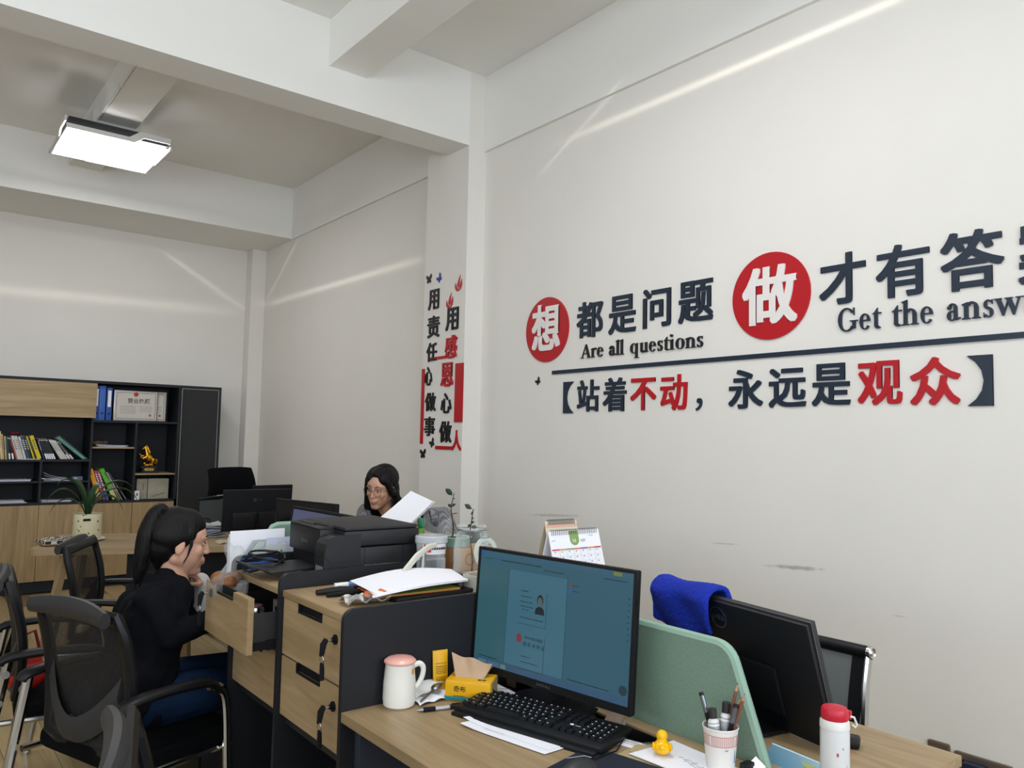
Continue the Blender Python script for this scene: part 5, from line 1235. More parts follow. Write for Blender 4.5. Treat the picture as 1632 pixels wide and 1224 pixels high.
# clear bag, plastic cup with yellow
t = thing('clear_bag', 'clear crinkled plastic bag standing behind the tub', 'bag', (1.56, 2.40, CT))
bm = B(); prof = [(-.035, 0), (.04, 0), (.05, .06), (.075, .17), (.04, .15), (.01, .125), (-.02, .15), (-.035, .205), (-.045, .12)]
prism(bm, prof, .02, frame_on((0, .01, .0), (1, 0, 0), (0, 0, 1))); bmesh.ops.subdivide_edges(bm, edges=bm.edges[:], cuts=2)
for v in bm.verts: v.co.y += .008*math.sin(v.co.z*90+v.co.x*50)
part('bag_film', bm, 'bagp', t)
bm = B(); cyl(bm, (.0, 0.005, .03), (.0, .005, .10), .026); part('inner_cup', bm, mat('frost', '#cfd6da', .3, alpha=.5), t)
t = thing('yellow_box', 'small yellow box behind the clear bag', 'box', (1.72, 2.52, CT)); bm = B(); box(bm, (0, 0, .035), (.09, .05, .07), bev=.004); part('box_body', bm, mat('mustard', '#b8932f', .5), t); bm = B(); box(bm, (0, 0, .072), (.092, .052, .006), bev=.002); part('lid', bm, mat('mustard_lid', '#c7a43d', .5), t)
# celadon bowl with tall sprout
def sprout(t, x, y, z0, h, leaves, r=.0022):
    pts = [(x+.006*math.sin(i*.9), y, z0+h*i/8) for i in range(9)]
    bm = B(); tube(bm, pts, [r*1.3*(1-.06*i) for i in range(9)], 6); part('stem', bm, 'stem', t)
    for (u, dx, dz, ln, wd) in leaves:
        zc = z0+h*u; n = 8; bm = B(); a = V((x, y, zc)); b = V((x+dx, y+.01, zc+dz)); ax = (b-a).normalized(); sd = ax.cross(V((0, 1, 0))).normalized()
        q = [a+ax*ln*i/n for i in range(n+1)]
        fr = [(p_, wd*math.sin(math.pi*min(1, (i+.2)/n))*(1 if i < n else .1)) for i, p_ in enumerate(q)]
        rows = [[bm.verts.new(p_-sd*w__+V((0, .004, 0))), bm.verts.new(p_+V((0, -.001, 0))), bm.verts.new(p_+sd*w__+V((0, .004, 0))), bm.verts.new(p_+V((0, .001, 0)))] for p_, w__ in fr]
        for r0, r1 in zip(rows, rows[1:]):
            for j in range(4): bm.faces.new((r0[j], r0[(j+1) % 4], r1[(j+1) % 4], r1[j]))
        part('leaf', bm, 'leafd', t)
t = thing('plant_bowl', 'pale celadon bowl with a tall bare-stemmed sprout, on the brown carton', 'plant', (1.585, 2.30, CT+.077))
bm = B(); lathe(bm, [(0, 0), (.045, 0), (.052, .028), (.056, .032), (.052, .034), (.047, .028), (0, .022)]); part('bowl', bm, mat('celadon', '#7fa095', .3), t)
bm = B(); lathe(bm, [(0, .024), (.047, .029), (.049, .0285)]); part('soil', bm, mat('gravel_brown', '#6b4b32', .9, var=.4, vscale=150), t)
bm = B(); tube(bm, [(.012, .0, .03), (.012, 0, .05)], .004, 6); tube(bm, [(.026, .01, .03), (.026, .01, .046)], .004, 6); part('stubs', bm, 'blackm', t)
sprout(t, -.018, 0, .025, .158, [(1.0, -.02, .015, .03, .008), (.96, -.03, .022, .032, .007), (.88, .03, .0, .02, .002), (.76, .03, -.002, .024, .003), (.70, -.012, .01, .018, .006), (.72, .02, .004, .016, .005), (.55, .05, .001, .032, .002)])
t = thing('brown_carton', 'brown cardboard carton behind the glass jar carrying the plant bowl', 'carton', (1.62, 2.285, CT)); bm = B(); bx(bm, (-.075, -.05, 0), (.09, .055, .075), bev=.002); part('carton_body', bm, 'cardb', t); bm = B(); bx(bm, (-.0755, .0, 0), (-.074, .004, .075)); bx(bm, (-.075, -.003, .075), (.09, .003, .0762)); part('tape_seam', bm, mat('tape_brown', '#8b6a42', .4), t)
bm = B(); lathe(bm, [(.018, 0), (.02, 0), (.02, .001), (.018, .001)], M=Matrix.Translation((-.02, -.0505, .038)) @ Matrix.Rotation(R(90), 4, 'X')); part('printed_ring', bm, 'stem', t)
# tall glass jar with clamp lid hanging open
t = thing('glass_jar', 'clear clip-top glass jar with its round lid hanging open on the near side', 'jar', (1.508, 2.10, CT))
bm = B(); lathe(bm, [(0, 0), (.052, 0), (.058, .006), (.058, .10), (.050, .145), (.045, .155), (.045, .166), (.048, .168), (.048, .172), (.042, .172), (.042, .155), (.047, .142), (.055, .10), (.055, .008), (0, .005)], seg=36); part('jar_body', bm, 'glass', t)
bm = B(); lathe(bm, [(.046, .158), (.0485, .158), (.0485, .162), (.046, .162)]); lathe(bm, [(.0, .170), (.0, .170)]); part('neck_wire', bm, 'steel', t)
ML = Matrix.Translation((.006, -.066, .092)) @ Matrix.Rotation(R(8), 4, 'Z') @ Matrix.Rotation(R(84), 4, 'X')
bm = B(); lathe(bm, [(0, 0), (.020, .0), (.024, .008), (.030, .010), (.034, .006), (.049, .006), (.049, .012), (.034, .013), (.022, .014), (.016, .008), (0, .007)], seg=36, M=ML); part('lid', bm, 'glass', t)
bm = B(); lathe(bm, [(.036, .001), (.049, .001), (.050, .003), (.049, .0055), (.036, .0055), (.036, .001)], seg=36, M=ML); part('rubber_seal', bm, mat('rubber_white', '#c4cac2', .6), t)
bm = B(); tube(bm, [(-.012, -.062, .155), (-.016, -.075, .14), (.018, -.075, .14), (.014, -.062, .155)], .0014, 6); tube(bm, [(-.01, -.072, .045), (-.01, -.074, .03), (.016, -.074, .03), (.016, -.072, .045)], .0014, 6); part('clamp_wire', bm, 'steel', t)
sprout(t, -.0, .0, .0, .225, [(1.0, -.02, .014, .028, .008), (.95, .01, -.006, .018, .007), (.86, .03, 0, .014, .004), (.78, -.006, -.012, .016, .007), (.80, .02, .002, .02, .005), (.74, .04, -.004, .032, .006)])
# tape roll
t = thing('tape_roll', 'wide roll of clear packing tape lying on the near cabinet behind the monitor', 'tape', (1.435, 1.945, CT)); bm = B(); lathe(bm, [(.042, 0), (.055, 0), (.055, .045), (.042, .045), (.042, 0)], seg=36); part('tape_winding', bm, mat('tape_clear', '#b9bbaf', .2, alpha=.75), t); bm = B(); lathe(bm, [(.038, 0), (.042, 0), (.042, .045), (.038, .045), (.038, 0)], seg=36); part('core', bm, mat('core_card', '#b3aa96', .6), t)
# second tub (stacked lower jar) left of carton
t = thing('glass_tumbler', 'low clear glass tumbler between the printer and the label tub', 'glass', (1.50, 2.345, CT)); bm = B(); lathe(bm, [(0, 0), (.034, 0), (.038, .10), (.0355, .10), (.032, .006), (0, .006)]); part('tumbler_wall', bm, 'glass', t); bm = B(); lathe(bm, [(0, .007), (.0318, .007), (.0335, .05), (0, .05)]); part('dry_tea', bm, mat('dry_tea', '#5b4a34', .9, var=.5, vscale=80), t)

# calendars
def calendar(label, px, y, W, Hh, rz, m, front):
    t = thing('desk_calendar', label, 'calendar', (px, y, CT), rz, 'desk calendars')
    dp = .05; a = math.atan2(dp, Hh)
    for s, nm in ((-1, 'front_board'), (1, 'rear_board')):
        Mx = Matrix.Translation((0, 0, Hh)) @ Matrix.Rotation(s*a, 4, 'X')
        bm = B(); box(bm, (0, 0, -Hh/2/math.cos(a)), (W, .003, Hh/math.cos(a)), Mx); part(nm, bm, m, t, smooth=False)
    bm = B(); bx(bm, (-W/2, -dp, 0), (W/2, dp, .002)); part('foot_board', bm, m, t, smooth=False)
    bm = B(); n = 26
    for i in range(n):
        x = -W/2+.012+(W-.024)*i/(n-1); tube(bm, [(x+.0, -.006, Hh-.012), (x, -.007, Hh+.0), (x, 0, Hh+.006), (x, .006, Hh), (x, .005, Hh-.01)], .0009, 4)
    part('wire_binding', bm, 'darksteel', t)
    F_ = Matrix.Translation((0, 0, Hh)) @ Matrix.Rotation(-a, 4, 'X') @ frame_on((0, -.0016, 0), (1, 0, 0), (0, 0, 1))
    if front:
        bm = B(); prism(bm, [(-.019+.0, -.001), (.019, -.001)]+[(.019*math.cos(R(-k*15)), -.030+.019*math.sin(R(-k*15))*1.0) for k in range(13)], .0008, F_ @ Matrix.Translation((-.004, 0, 0))); part('green_tab', bm, mat('tab_green', '#7f9c5a', .6), t, smooth=False)
        part('month_number', text_h('03', F_ @ Matrix.Translation((0, 0, .0009)), -.0145, -.040, .017, .0004), 'paper', t, smooth=False)
        cols = ['#c85a62', '#cfa24e', '#8f9e6c', '#cf7d68', '#8d64a3', '#cf9a4c', '#b84c58']
        for k, c in enumerate(cols):
            bm = B(); w7 = (W-.008)/7; box(bm, (-W/2+.004+w7*(k+.5), -.060, .0005), (w7, .005, .0006), F_); part('weekday_bar', bm, mat('weekday_%d' % k, c, .6), t, smooth=False)
        bm = B()
        for k in range(1, 6): box(bm, (0.0, -.063-.0185*k, .0003), (W-.014, .0004, .0004), F_)
        for k in range(1, 7): box(bm, (-W/2+.004+w7*k, -.108, .0003), (.0004, .088, .0004), F_)
        part('grid_lines', bm, 'paper3', t, smooth=False)
        bm = B()
        for r_ in range(5):
            for k in range(7): box(bm, (-W/2+.004+w7*(k+.35), -.0675-.0185*r_, .0004), (.0035, .0035, .0005), F_)
        bars(bm, F_, .022, .042, -.032, .003, 2, .005); bars(bm, F_, .06, .078, -.02, .0015, 1); bars(bm, F_, -.1, -.085, -.03, .0015, 1)
        part('dates_print', bm, 'greyink', t, smooth=False)
    else:
        bm = B(); box(bm, (0, -.016, .0005), (W-.004, .012, .0006), F_); part('pink_header', bm, mat('header_pink', '#d0a593', .7), t, smooth=False)
        bm = B(); bars(bm, F_, -W*.2, W*.45, -.034, .0015, 1); part('print', bm, 'greyink', t, smooth=False)
calendar('white desk calendar showing 03 on a green tab', 1.80, 1.93, .215, .157, R(-3), 'paper', True)
calendar('cream spiral desk calendar standing behind the one showing 03', 1.868, 2.07, .140, .172, R(-4), mat('cream_card', '#cfc8b4', .7), False)
t = thing('paper_stack', 'low stack of white papers behind the near monitor by the calendars', 'papers', (1.64, 2.0, CT)); 
for i in range(4): bm = B(); slab(bm, [(-.10, -.07+.01*i, .005*i), (.07, -.09, .005*i), (.06, .08, .005*i), (-.10-.01*i, .09, .005*i)], .004, 6, 4, lambda u, v: .01*(1-u)**2); part('sheet_bundle', bm, ('paper', 'paper3')[i % 2], t)

# ================================================================== ON THE NEAR DESK
# mug
t = thing('lidded_mug', 'white ceramic mug with a pink lid, the left end of the near desk', 'mug', (1.075, 1.80, DZ))
S_ = .0425
bm = B(); lathe(bm, [(0, 0), (.036, 0), (.0405, .004), (.0425, .02), (.0415, .06), (.0375, .103), (.0385, .108), (.036, .108), (.035, .1), (.038, .05), (.038, .01), (0, .006)], seg=40); part('mug_body', bm, 'white', t)
bm = B(); tube(bm, spline([V(q) for q in ((.035, -.006, .095), (.052, -.010, .100), (.063, -.012, .088), (.060, -.012, .065), (.049, -.010, .046), (.038, -.008, .040))], 4), .0055, 10, flat=(1, 1.3)); part('handle', bm, 'white', t)
bm = B(); lathe(bm, [(0, .109), (.040, .109), (.0415, .111), (.041, .114), (.034, .120), (.016, .1235), (0, .124)], seg=40); part('lid', bm, 'pink', t)
bm = B(); a0 = R(-62)
Mx = frame_on((.0385*math.cos(a0), .0385*math.sin(a0), .090), (-math.sin(a0), math.cos(a0), 0), (0, 0, 1)); prism(bm, [(.006*math.cos(k*.6)*(1 if math.sin(k*.6) < 0 else .8), .008*math.sin(k*.6)) for k in range(10)], .0012, Mx); part('orange_spot', bm, mat('orange_decal', '#d98f2e', .4), t)
# spoon and tissues
t = thing('white_tissues', 'crumpled white paper napkins between the mug and the tissue pack', 'napkin', (1.175, 1.805, DZ), R(10))
bm = B(); slab(bm, [(-.07, -.035, .002), (.055, -.05, .002), (.08, .03, .003), (-.05, .045, .002)], .0015, 16, 10, lambda u, v: .006*abs(math.sin(9*u+2*v))+.004*abs(math.sin(12*v))); part('lower_napkin', bm, 'paper', t)
bm = B(); slab(bm, [(-.06, -.01, .012), (.05, .0, .030), (.055, .03, .045), (-.05, .035, .018)], .0015, 12, 8, lambda u, v: .004*math.sin(10*u+3*v)); part('upper_napkin', bm, mat('napkin_white', '#dcdcd6', .9), t)
t = thing('spoon', 'steel spoon resting on the white napkins', 'spoon', (1.17, 1.79, DZ+.014), R(32))
bm = B(); tube(bm, [(-.07, 0, .001), (-.02, 0, .004), (.01, 0, .008)], .0022, 6, flat=(1, 1.6)); part('handle', bm, 'steel', t)
bm = B(); sph(bm, (.027, 0, .009), (.022, .013, .005), Matrix.Rotation(R(-8), 4, 'Y')); part('bowl', bm, 'steel', t)
# yellow face-cloth pack
Mx0 = R(-58)
t = thing('tissue_pack', 'yellow soft pack of face tissues with a beige tissue pulled out', 'tissue pack', (1.265, 1.745, DZ), R(-50))
bm = B(); box(bm, (0, 0, .0290), (.125, .088, .048), bev=.007); box(bm, (0, 0, .006), (.122, .086, .012), bev=.003); part('pack_body', bm, 'yellow', t)
bm = B(); box(bm, (0, 0, .0075), (.1265, .0895, .011), bev=.003); part('teal_band', bm, 'teal', t)
Mf = frame_on((0, -.0446, 0), (1, 0, 0), (0, 0, 1)); part('pack_lettering', text_h('奇布', Mf, -.038, .026, .017, .0006, .0), 'ink', t, smooth=False)
bm = B(); bars(bm, Mf, -.038, -.006, .014, .0022, 1); part('small_print', bm, 'ink', t, smooth=False)
part('top_lettering', text_h('奇布', frame_on((0, 0, .0532), (1, 0, 0), (0, 1, 0)), .022, -.03, .012, .0006), 'ink', t, smooth=False)
bm = B(); box(bm, (.0628, 0, .030), (.001, .07, .04)); part('side_print', bm, mat('side_beige', '#9c8a55', .6, var=.3, vscale=120), t, smooth=False)
bm = B(); slab(bm, [(-.042, -.012, .052), (.035, -.012, .052), (.050, .030, .078), (-.062, .028, .100)], .002, 16, 10, lambda u, v: .007*math.sin(11*u+2*v)*v+.006*v); slab(bm, [(-.030, .012, .052), (.036, .010, .052), (.052, .030, .076), (-.03, .028, .088)], .002, 12, 6, lambda u, v: .006*math.sin(14*u)); part('pulled_tissue', bm, 'kraft', t)
# yellow standing sachet
t = thing('yellow_sachet', 'small yellow printed sachet standing upright against the dark panel', 'sachet', (1.215, 1.822, DZ), R(-8))
bm = B(); slab(bm, [(-.020, .0, .0), (.022, .0, .0), (.022, .008, .112), (-.022, .008, .112)], .004, 6, 10, lambda u, v: .006*math.sin(math.pi*v)*math.sin(math.pi*u)); part('sachet_body', bm, 'yellow', t)
bm = B(); Mx = frame_on((0, -.0105, 0), (1, 0, 0), (0, .07, 1)); bars(bm, Mx, -.016, .016, .080, .0018, 1, seed=1)
for k in range(5): bars(bm, Mx, -.016, .016, .072-.0045*k, .0018, 1, seed=k)
for k in range(4): bars(bm, Mx, -.016, .014, .044-.0045*k, .0018, 1, seed=9+k)
part('fine_print', bm, 'ink', t, smooth=False)
# pen
t = thing('ball_pen', 'black and clear ball pen lying between mug and keyboard', 'pen', (1.145, 1.705, DZ+.006), R(-17))
bm = B(); cyl(bm, (-.067, 0, 0), (-.050, 0, 0), .0012, .0055, 12); part('tip', bm, 'steel', t)
bm = B(); cyl(bm, (-.050, 0, 0), (-.018, 0, 0), .0058); part('grip', bm, 'blackm', t)
bm = B(); cyl(bm, (-.018, 0, 0), (.020, 0, 0), .0054); part('clear_barrel', bm, mat('pen_clear', '#a9a9a6', .15, .3), t)
bm = B(); cyl(bm, (.020, 0, 0), (.070, 0, 0), .0056); box(bm, (.045, 0, .007), (.04, .003, .002)); part('rear_barrel', bm, 'black', t)
# keyboard ---------------------------------------------------------
t = thing('keyboard', 'black full-size computer keyboard on the near desk', 'keyboard', (1.283, 1.485, DZ), R(-75.5)); t.scale = (.965, .965, .965)
tilt = Matrix.Rotation(R(3.5), 4, 'X')
bm = B(); box(bm, (0, 0, .013), (.445, .150, .018), tilt, bev=.006); part('keyboard_body', bm, 'black', t)
bm = B(); box(bm, (0, -.081, .009), (.43, .026, .012), tilt, bev=.005); part('front_edge', bm, 'black', t)
kbase = {}
def key(w_, x, y):
    if w_ not in kbase:
        b_ = B(); r = bmesh.ops.create_cube(b_, size=1)
        for v in b_.verts: s = 1 if v.co.z < 0 else .82; v.co = V((v.co.x*(w_-.0022)*s, v.co.y*.0165*s, v.co.z*.007))
        kbase[w_] = part('key', b_, 'black', t, smooth=False); o = kbase[w_]
    else:
        o = kbase[w_].copy(); COL.objects.link(o); o.parent = t
    p_ = tilt @ V((x, y, .0255)); o.location = p_; o.rotation_euler = (R(3.5), 0, 0)
U = .0187; rows_ = [(.058, [(1, 1), (0, .9)]+[(1, 1)]*4+[(0, .5)]+[(1, 1)]*4+[(0, .5)]+[(1, 1)]*4), (.033, [(1, 1)]*13+[(1, 2)]), (.0145, [(1, 1.5)]+[(1, 1)]*12+[(1, 1.5)]), (-.004, [(1, 1.75)]+[(1, 1)]*11+[(1, 2.25)]), (-.0225, [(1, 2.25)]+[(1, 1)]*10+[(1, 2.75)]), (-.041, [(1, 1.25)]*3+[(1, 6.25)]+[(1, 1.25)]*4)]
legend = B()
for yy, row in rows_:
    x = -.2145
    for on, w_ in row:
        if on:
            key(round(w_*U, 5), x+w_*U/2, yy)
            if w_ < 3: box(legend, (x+w_*U*.38, yy+.002, .0296), (.0035, .003, .0006), tilt)
        x += w_*U
for yy in (.058, .033, .0145):
    for k_ in range(3): key(round(U, 5), .0735+U*(k_+.5)-.001, yy)
for k_ in range(3): key(round(U, 5), .0735+U*(k_+.5)-.001, -.041)
key(round(U, 5), .0735+U*1.5-.001, -.0225)
for i, yy in enumerate((.033, .0145, -.004, -.0225, -.041)):
    for k_ in range(4):
        key(round(U, 5), .137+U*(k_+.5), yy); box(legend, (.137+U*(k_+.4), yy+.002, .0296), (.0035, .003, .0006), tilt)
o = part('key_legends', legend, 'paper3', t, smooth=False); o['kind'] = 'stuff'
lg = B(); sph(lg, (0, 0, 0), (.006, .004, .001), tilt @ Matrix.Translation((.097, -.0, .0232)), 12, 6); bars(lg, tilt @ Matrix.Translation((.097, .0, .0226)), .010, .024, 0, .002, 1); part('maker_mark', lg, 'paper', t)
# papers under and round the keyboard
def sheetpile(label, pts, n, mt_=('paper', 'paper2'), h=.0012, curl=None, lines=None, z0=0, grp='loose papers on the near desk', name='paper_sheets'):
    c = sum((V((p[0], p[1], 0)) for p in pts), V((0, 0, 0)))/4
    t = thing(name, label, 'papers', (c.x, c.y, DZ+z0), 0, grp)
    for i in range(n):
        q = [(p[0]-c.x+.003*math.sin(i*3+k), p[1]-c.y+.003*math.cos(i*2+k), .0004+i*h) for k, p in enumerate(pts)]
        bm = B(); slab(bm, q, h*.6, 10, 8, (lambda u, v, i=i: curl(u, v)*(1+.1*i)) if curl else None); part('sheet', bm, mt_[i % len(mt_)], t)
    if lines:
        q0, q1, q3 = V(q[0]), V(q[1]), V(q[3]); Mx = frame_on((q0.x, q0.y, n*h+.0002), q1-q0, q3-q0); bm = B(); lines(bm, Mx, (q1-q0).length, (q3-q0).length); part('printed_lines', bm, 'greyink', t, smooth=False)
    return t
def xy(px, py): p = at(px, py, z=DZ); return (p.x, p.y)
t = thing('paper_sheets', 'white sheets sticking out in front of the keyboard', 'papers', (1.22, 1.48, DZ), 0, 'loose papers on the near desk')
for i, (a_, b_, c_, d_) in enumerate((((745, 1144), (880, 1196), (1.33, 1.36), (1.30, 1.60)), ((733, 1157), (868, 1204), (1.33, 1.34), (1.31, 1.60)), ((738, 1150), (874, 1199), (1.33, 1.35), (1.31, 1.61)))):
    p_ = xy(*a_); q_ = xy(*b_); bm = B(); slab(bm, [(p_[0], p_[1], DZ+.0006+.0016*i), (q_[0], q_[1], DZ+.0006+.0016*i), (*c_, DZ+.0006+.0016*i), (*d_, DZ+.0006+.0016*i)], .0008, 14, 6, lambda u, v, i=i: .0022*(i+1)*max(0, 1-3.2*u)**2*(1-v)**3); part('sheet', bm, 'paper', t, world=True)
bm = B(); Mx = frame_on((xy(770, 1166)[0], xy(770, 1166)[1], DZ+.0052), (.1, -.42, 0), (.97, .25, 0)); bars(bm, Mx, 0, .06, .006, .002, 1, seed=1); part('handwriting', bm, mat('pencil_pink', '#a89a9e', .7), t, smooth=False, world=True)
def form(bm, Mx, a, b):
    for k in range(4): box(bm, (a/2, b*(.2+.18*k), 0), (a*.7, .0008, .0004), Mx)
    box(bm, (a*.15, b*.45, 0), (.0008, b*.55, .0004), Mx); bars(bm, Mx, a*.2, a*.45, b*.86, .004, 1); box(bm, (a*.62, b*.72, 0), (.014, .010, .0004), Mx); bars(bm, Mx, a*.2, a*.7, b*.12, .002, 1)
sheetpile('printed forms lying under the near monitor behind the tissue pack', [(1.21, 1.60), (1.36, 1.50), (1.383, 1.80), (1.28, 1.825)], 3, lines=form)
sheetpile('white sheet whose edge shows between keyboard and monitor stand', [xy(850, 1136), xy(935, 1165), (1.38, 1.44), (1.38, 1.55)], 1, z0=.004)
t = thing('blue_box', 'blue and khaki box standing behind the monitor foot', 'box', (1.47, 1.70, DZ+.004), R(10)); bm = B(); bx(bm, (-.02, -.075, .0), (.01, .075, .035), bev=.002); part('box_body', bm, mat('box_blue', '#2d4db0', .4), t); bm = B(); bx(bm, (-.021, -.075, .012), (-.0195, .02, .026)); part('khaki_band', bm, mat('khaki', '#8d8a5e', .6), t)
# near monitor -----------------------------------------------------
mL, mR_ = V((1.328, 1.832)), V((1.402, 1.296)); mc = (mL+mR_)/2; ma = math.atan2(mR_.y-mL.y, mR_.x-mL.x)
t = thing('monitor', 'large thin-framed monitor on the near desk showing a blue-green document screen', 'monitor', (mc.x, mc.y, DZ), ma, 'office monitors')
WM_, HM_ = (mR_-mL).length, .335
zb0 = .048
Mx = slab_monitor(t, WM_, HM_, th=.022, z0=zb0, tilt=4, chin=.018)
bm = B(); box(bm, (0, -.0025, HM_/2+.005), (WM_-.014, .002, HM_-.028), Mx); scr = part('screen', bm, 'screen', t, smooth=False)
SM = Mx @ frame_on((0, -.0037, HM_/2+.005), (1, 0, 0), (0, 0, 1))
def emat(name, col, e=.66):
    m = mat(name, col, .3, emit=e); m.node_tree.nodes['Principled BSDF'].inputs['Base Color'].default_value = (.01, .01, .01, 1); return m
def sc(name, x0, x1, y0, y1, m, z=0): bm = B(); box(bm, ((x0+x1)/2, (y0+y1)/2, z), (x1-x0, y1-y0, .0003), SM); return part(name, bm, m, scr, smooth=False)
w2, h2 = (WM_-.014)/2, (HM_-.028)/2
E_side = emat('ui_side', '#356672'); E_bar = emat('ui_bar', '#4a7b90'); E_ink = emat('ui_ink', '#14222a', .6); E_line = emat('ui_line', '#22404c', .6); E_page = emat('ui_page', '#42758a')
sc('left_margin', -w2, -w2+.115, -h2+.02, h2-.04, E_side); sc('page_area', -w2+.116, -w2+.322, -h2+.02, h2-.04, E_page); sc('margin_line', -w2+.1155, -w2+.1165, -h2+.02, h2-.04, E_line, .0002); sc('margin_line', -w2+.3225, -w2+.3235, -h2+.02, h2-.03, E_line, .0002)
sc('title_bar', -w2, w2, h2-.012, h2, emat('ui_title', '#39667f')); sc('task_bar', -w2, w2, -h2, -h2+.018, emat('ui_task', '#355d7d')); sc('app_icon', -w2+.002, -w2+.016, h2-.011, h2-.001, emat('ui_blue', '#1f5fae'), .0003)
sc('account_tab', w2-.062, w2-.036, h2-.011, h2-.002, emat('ui_gold', '#7d8a42'), .0003); sc('blue_mark', -w2+.07, -w2+.078, h2-.022, h2-.015, emat('ui_blue2', '#1f5fae'), .0003)
bm = B(); bars(bm, SM, -w2+.083, -w2+.23, h2-.020, .0035, 1, seed=3); bars(bm, SM, -w2+.02, -w2+.045, h2-.021, .002, 1, seed=2); bars(bm, SM, w2-.09, w2-.02, h2-.022, .003, 1, seed=6); bars(bm, SM, -w2+.24, -w2+.31, h2-.028, .003, 1, seed=8); part('menu_text', bm, E_ink, scr, smooth=False)
bm = B(); bars(bm, SM, -w2+.02, -w2+.09, -h2+.022, .003, 1, seed=5); part('status_text', bm, E_ink, scr, smooth=False); bm = B(); bars(bm, SM, -w2+.34, w2-.06, -h2+.024, .003, 1, seed=6); part('status_text', bm, E_ink, scr, smooth=False)
sc('task_item', -w2+.02, -w2+.05, -h2+.002, -h2+.013, emat('ui_t1', '#5c7f86'), .0003); sc('task_item', -w2+.055, -w2+.10, -h2+.002, -h2+.013, emat('ui_t2', '#4a7290'), .0003); sc('task_item', -w2+.105, -w2+.125, -h2+.002, -h2+.013, emat('ui_t3', '#6a8a80'), .0003)
# card one with portrait
cx0 = -w2+.155; cy0 = h2-.175
bm = B(); box(bm, (cx0+.052, cy0, .0003), (.100, .0008, .0003), SM); box(bm, (cx0+.102, cy0+.045, .0003), (.0009, .09, .0003), SM); part('card_edge', bm, E_ink, scr, smooth=False)
bm = B(); bars(bm, SM, cx0+.010, cx0+.036, cy0+.085, .0035, 1, seed=2); bars(bm, SM, cx0+.010, cx0+.048, cy0+.071, .0028, 1, seed=4); bars(bm, SM, cx0+.010, cx0+.052, cy0+.057, .0028, 1, seed=5); bars(bm, SM, cx0+.010, cx0+.058, cy0+.045, .0028, 1, seed=6); bars(bm, SM, cx0+.018, cx0+.04, cy0+.037, .0028, 1, seed=7); bars(bm, SM, cx0+.012, cx0+.092, cy0+.016, .003, 1, seed=8); part('card_text', bm, E_ink, scr, smooth=False)
pcx, pcy = cx0+.079, cy0+.060
bm = B(); prism(bm, [(pcx+.0105*math.cos(k*.45), pcy+.008+.015*math.sin(k*.45)) for k in range(14)], .0004, SM); prism(bm, [(pcx-.017, pcy-.028), (pcx+.017, pcy-.028), (pcx+.014, pcy-.014), (pcx+.005, pcy-.008), (pcx-.005, pcy-.008), (pcx-.014, pcy-.014)], .0004, SM); part('portrait_hair_and_coat', bm, E_ink, scr, smooth=False)
bm = B(); prism(bm, [(pcx+.0078*math.cos(k*.45), pcy+.004+.0125*math.sin(k*.45)) for k in range(14)], .0007, SM); part('portrait_face', bm, emat('ui_face', '#5d6a66'), scr, smooth=False)
# card two with emblem
cy1 = cy0-.115
bm = B(); box(bm, (cx0+.052, cy1, .0003), (.104, .0008, .0003), SM); box(bm, (cx0+.102, cy1+.045, .0003), (.0009, .09, .0003), SM); part('card_edge', bm, E_ink, scr, smooth=False)
bm = B(); prism(bm, [(cx0+.012+.0095*math.cos(k*.42), cy1+.076+.012*math.sin(k*.42)) for k in range(15)], .0005, SM); em = part('round_red_emblem', bm, emat('ui_red', '#8a3a40'), scr, smooth=False)
part('card_title', text_h('中华人民共和国', SM @ Matrix.Translation((0, 0, .0004)), cx0+.031, cy1+.078, .0092, .0003), E_ink, scr, smooth=False)
part('card_title', text_h('居 民 身 份 证', SM @ Matrix.Translation((0, 0, .0004)), cx0+.028, cy1+.060, .0125, .0003), E_ink, scr, smooth=False)
bm = B(); bars(bm, SM, cx0+.022, cx0+.055, cy1+.032, .0025, 1, seed=2); bars(bm, SM, cx0+.022, cx0+.085, cy1+.018, .0025, 1, seed=3); part('card_text', bm, E_ink, scr, smooth=False)
sc('red_file_icon', -w2+.330, -w2+.338, h2-.058, h2-.048, emat('ui_r2', '#8c3f4f'), .0003); sc('blue_file_icon', -w2+.330, -w2+.338, h2-.072, h2-.062, emat('ui_b3', '#2065bd'), .0003)
bm = B(); bars(bm, SM, -w2+.341, -w2+.360, h2-.053, .003, 1, seed=1); bars(bm, SM, -w2+.341, -w2+.363, h2-.067, .003, 1, seed=1)
for k in range(8): box(bm, (w2-.012, h2-.06-.014*k, .0003), (.004, .004, .0003), SM)
part('panel_text', bm, E_line, scr, smooth=False)
bm = B(); prism(bm, [(w2-.018+.012*math.cos(k*.5), -h2+.034+.012*math.sin(k*.5)) for k in range(13)], .0005, SM); part('floating_ball', bm, E_line, scr, smooth=False)
part('maker_lettering', text_h('SAMSUNG', Mx @ frame_on((-.024, -.0062, .0065), (1, 0, 0), (0, 0, 1)), 0, 0, .0105, .0006), 'steel', t, smooth=False)
bm = B(); tube(bm, [(0, .055, .010), (0, .05, .06), (0, .03, .16)], [.030, .024, .024], 4, flat=(1.1, .45), up=(1, 0, 0)); part('stand_neck', bm, 'black', t, smooth=False)
bm = B(); lathe(bm, [(0, .010), (.75, .010), (.97, .006), (1, 0), (0, 0)], seg=36, M=Matrix.Translation((.0, .04, .0045)) @ Matrix.Diagonal((.125, .085, 1, 1))); part('stand_base', bm, 'black', t)
for i, x in enumerate((.035, .06)): bm = B(); tube(bm, [(x, .03, .12), (x+.004, .04, .04), (x+.02, .05, .012), (x+.06, .07, .012)], .0022, 6); part('cable', bm, 'blackm', t)
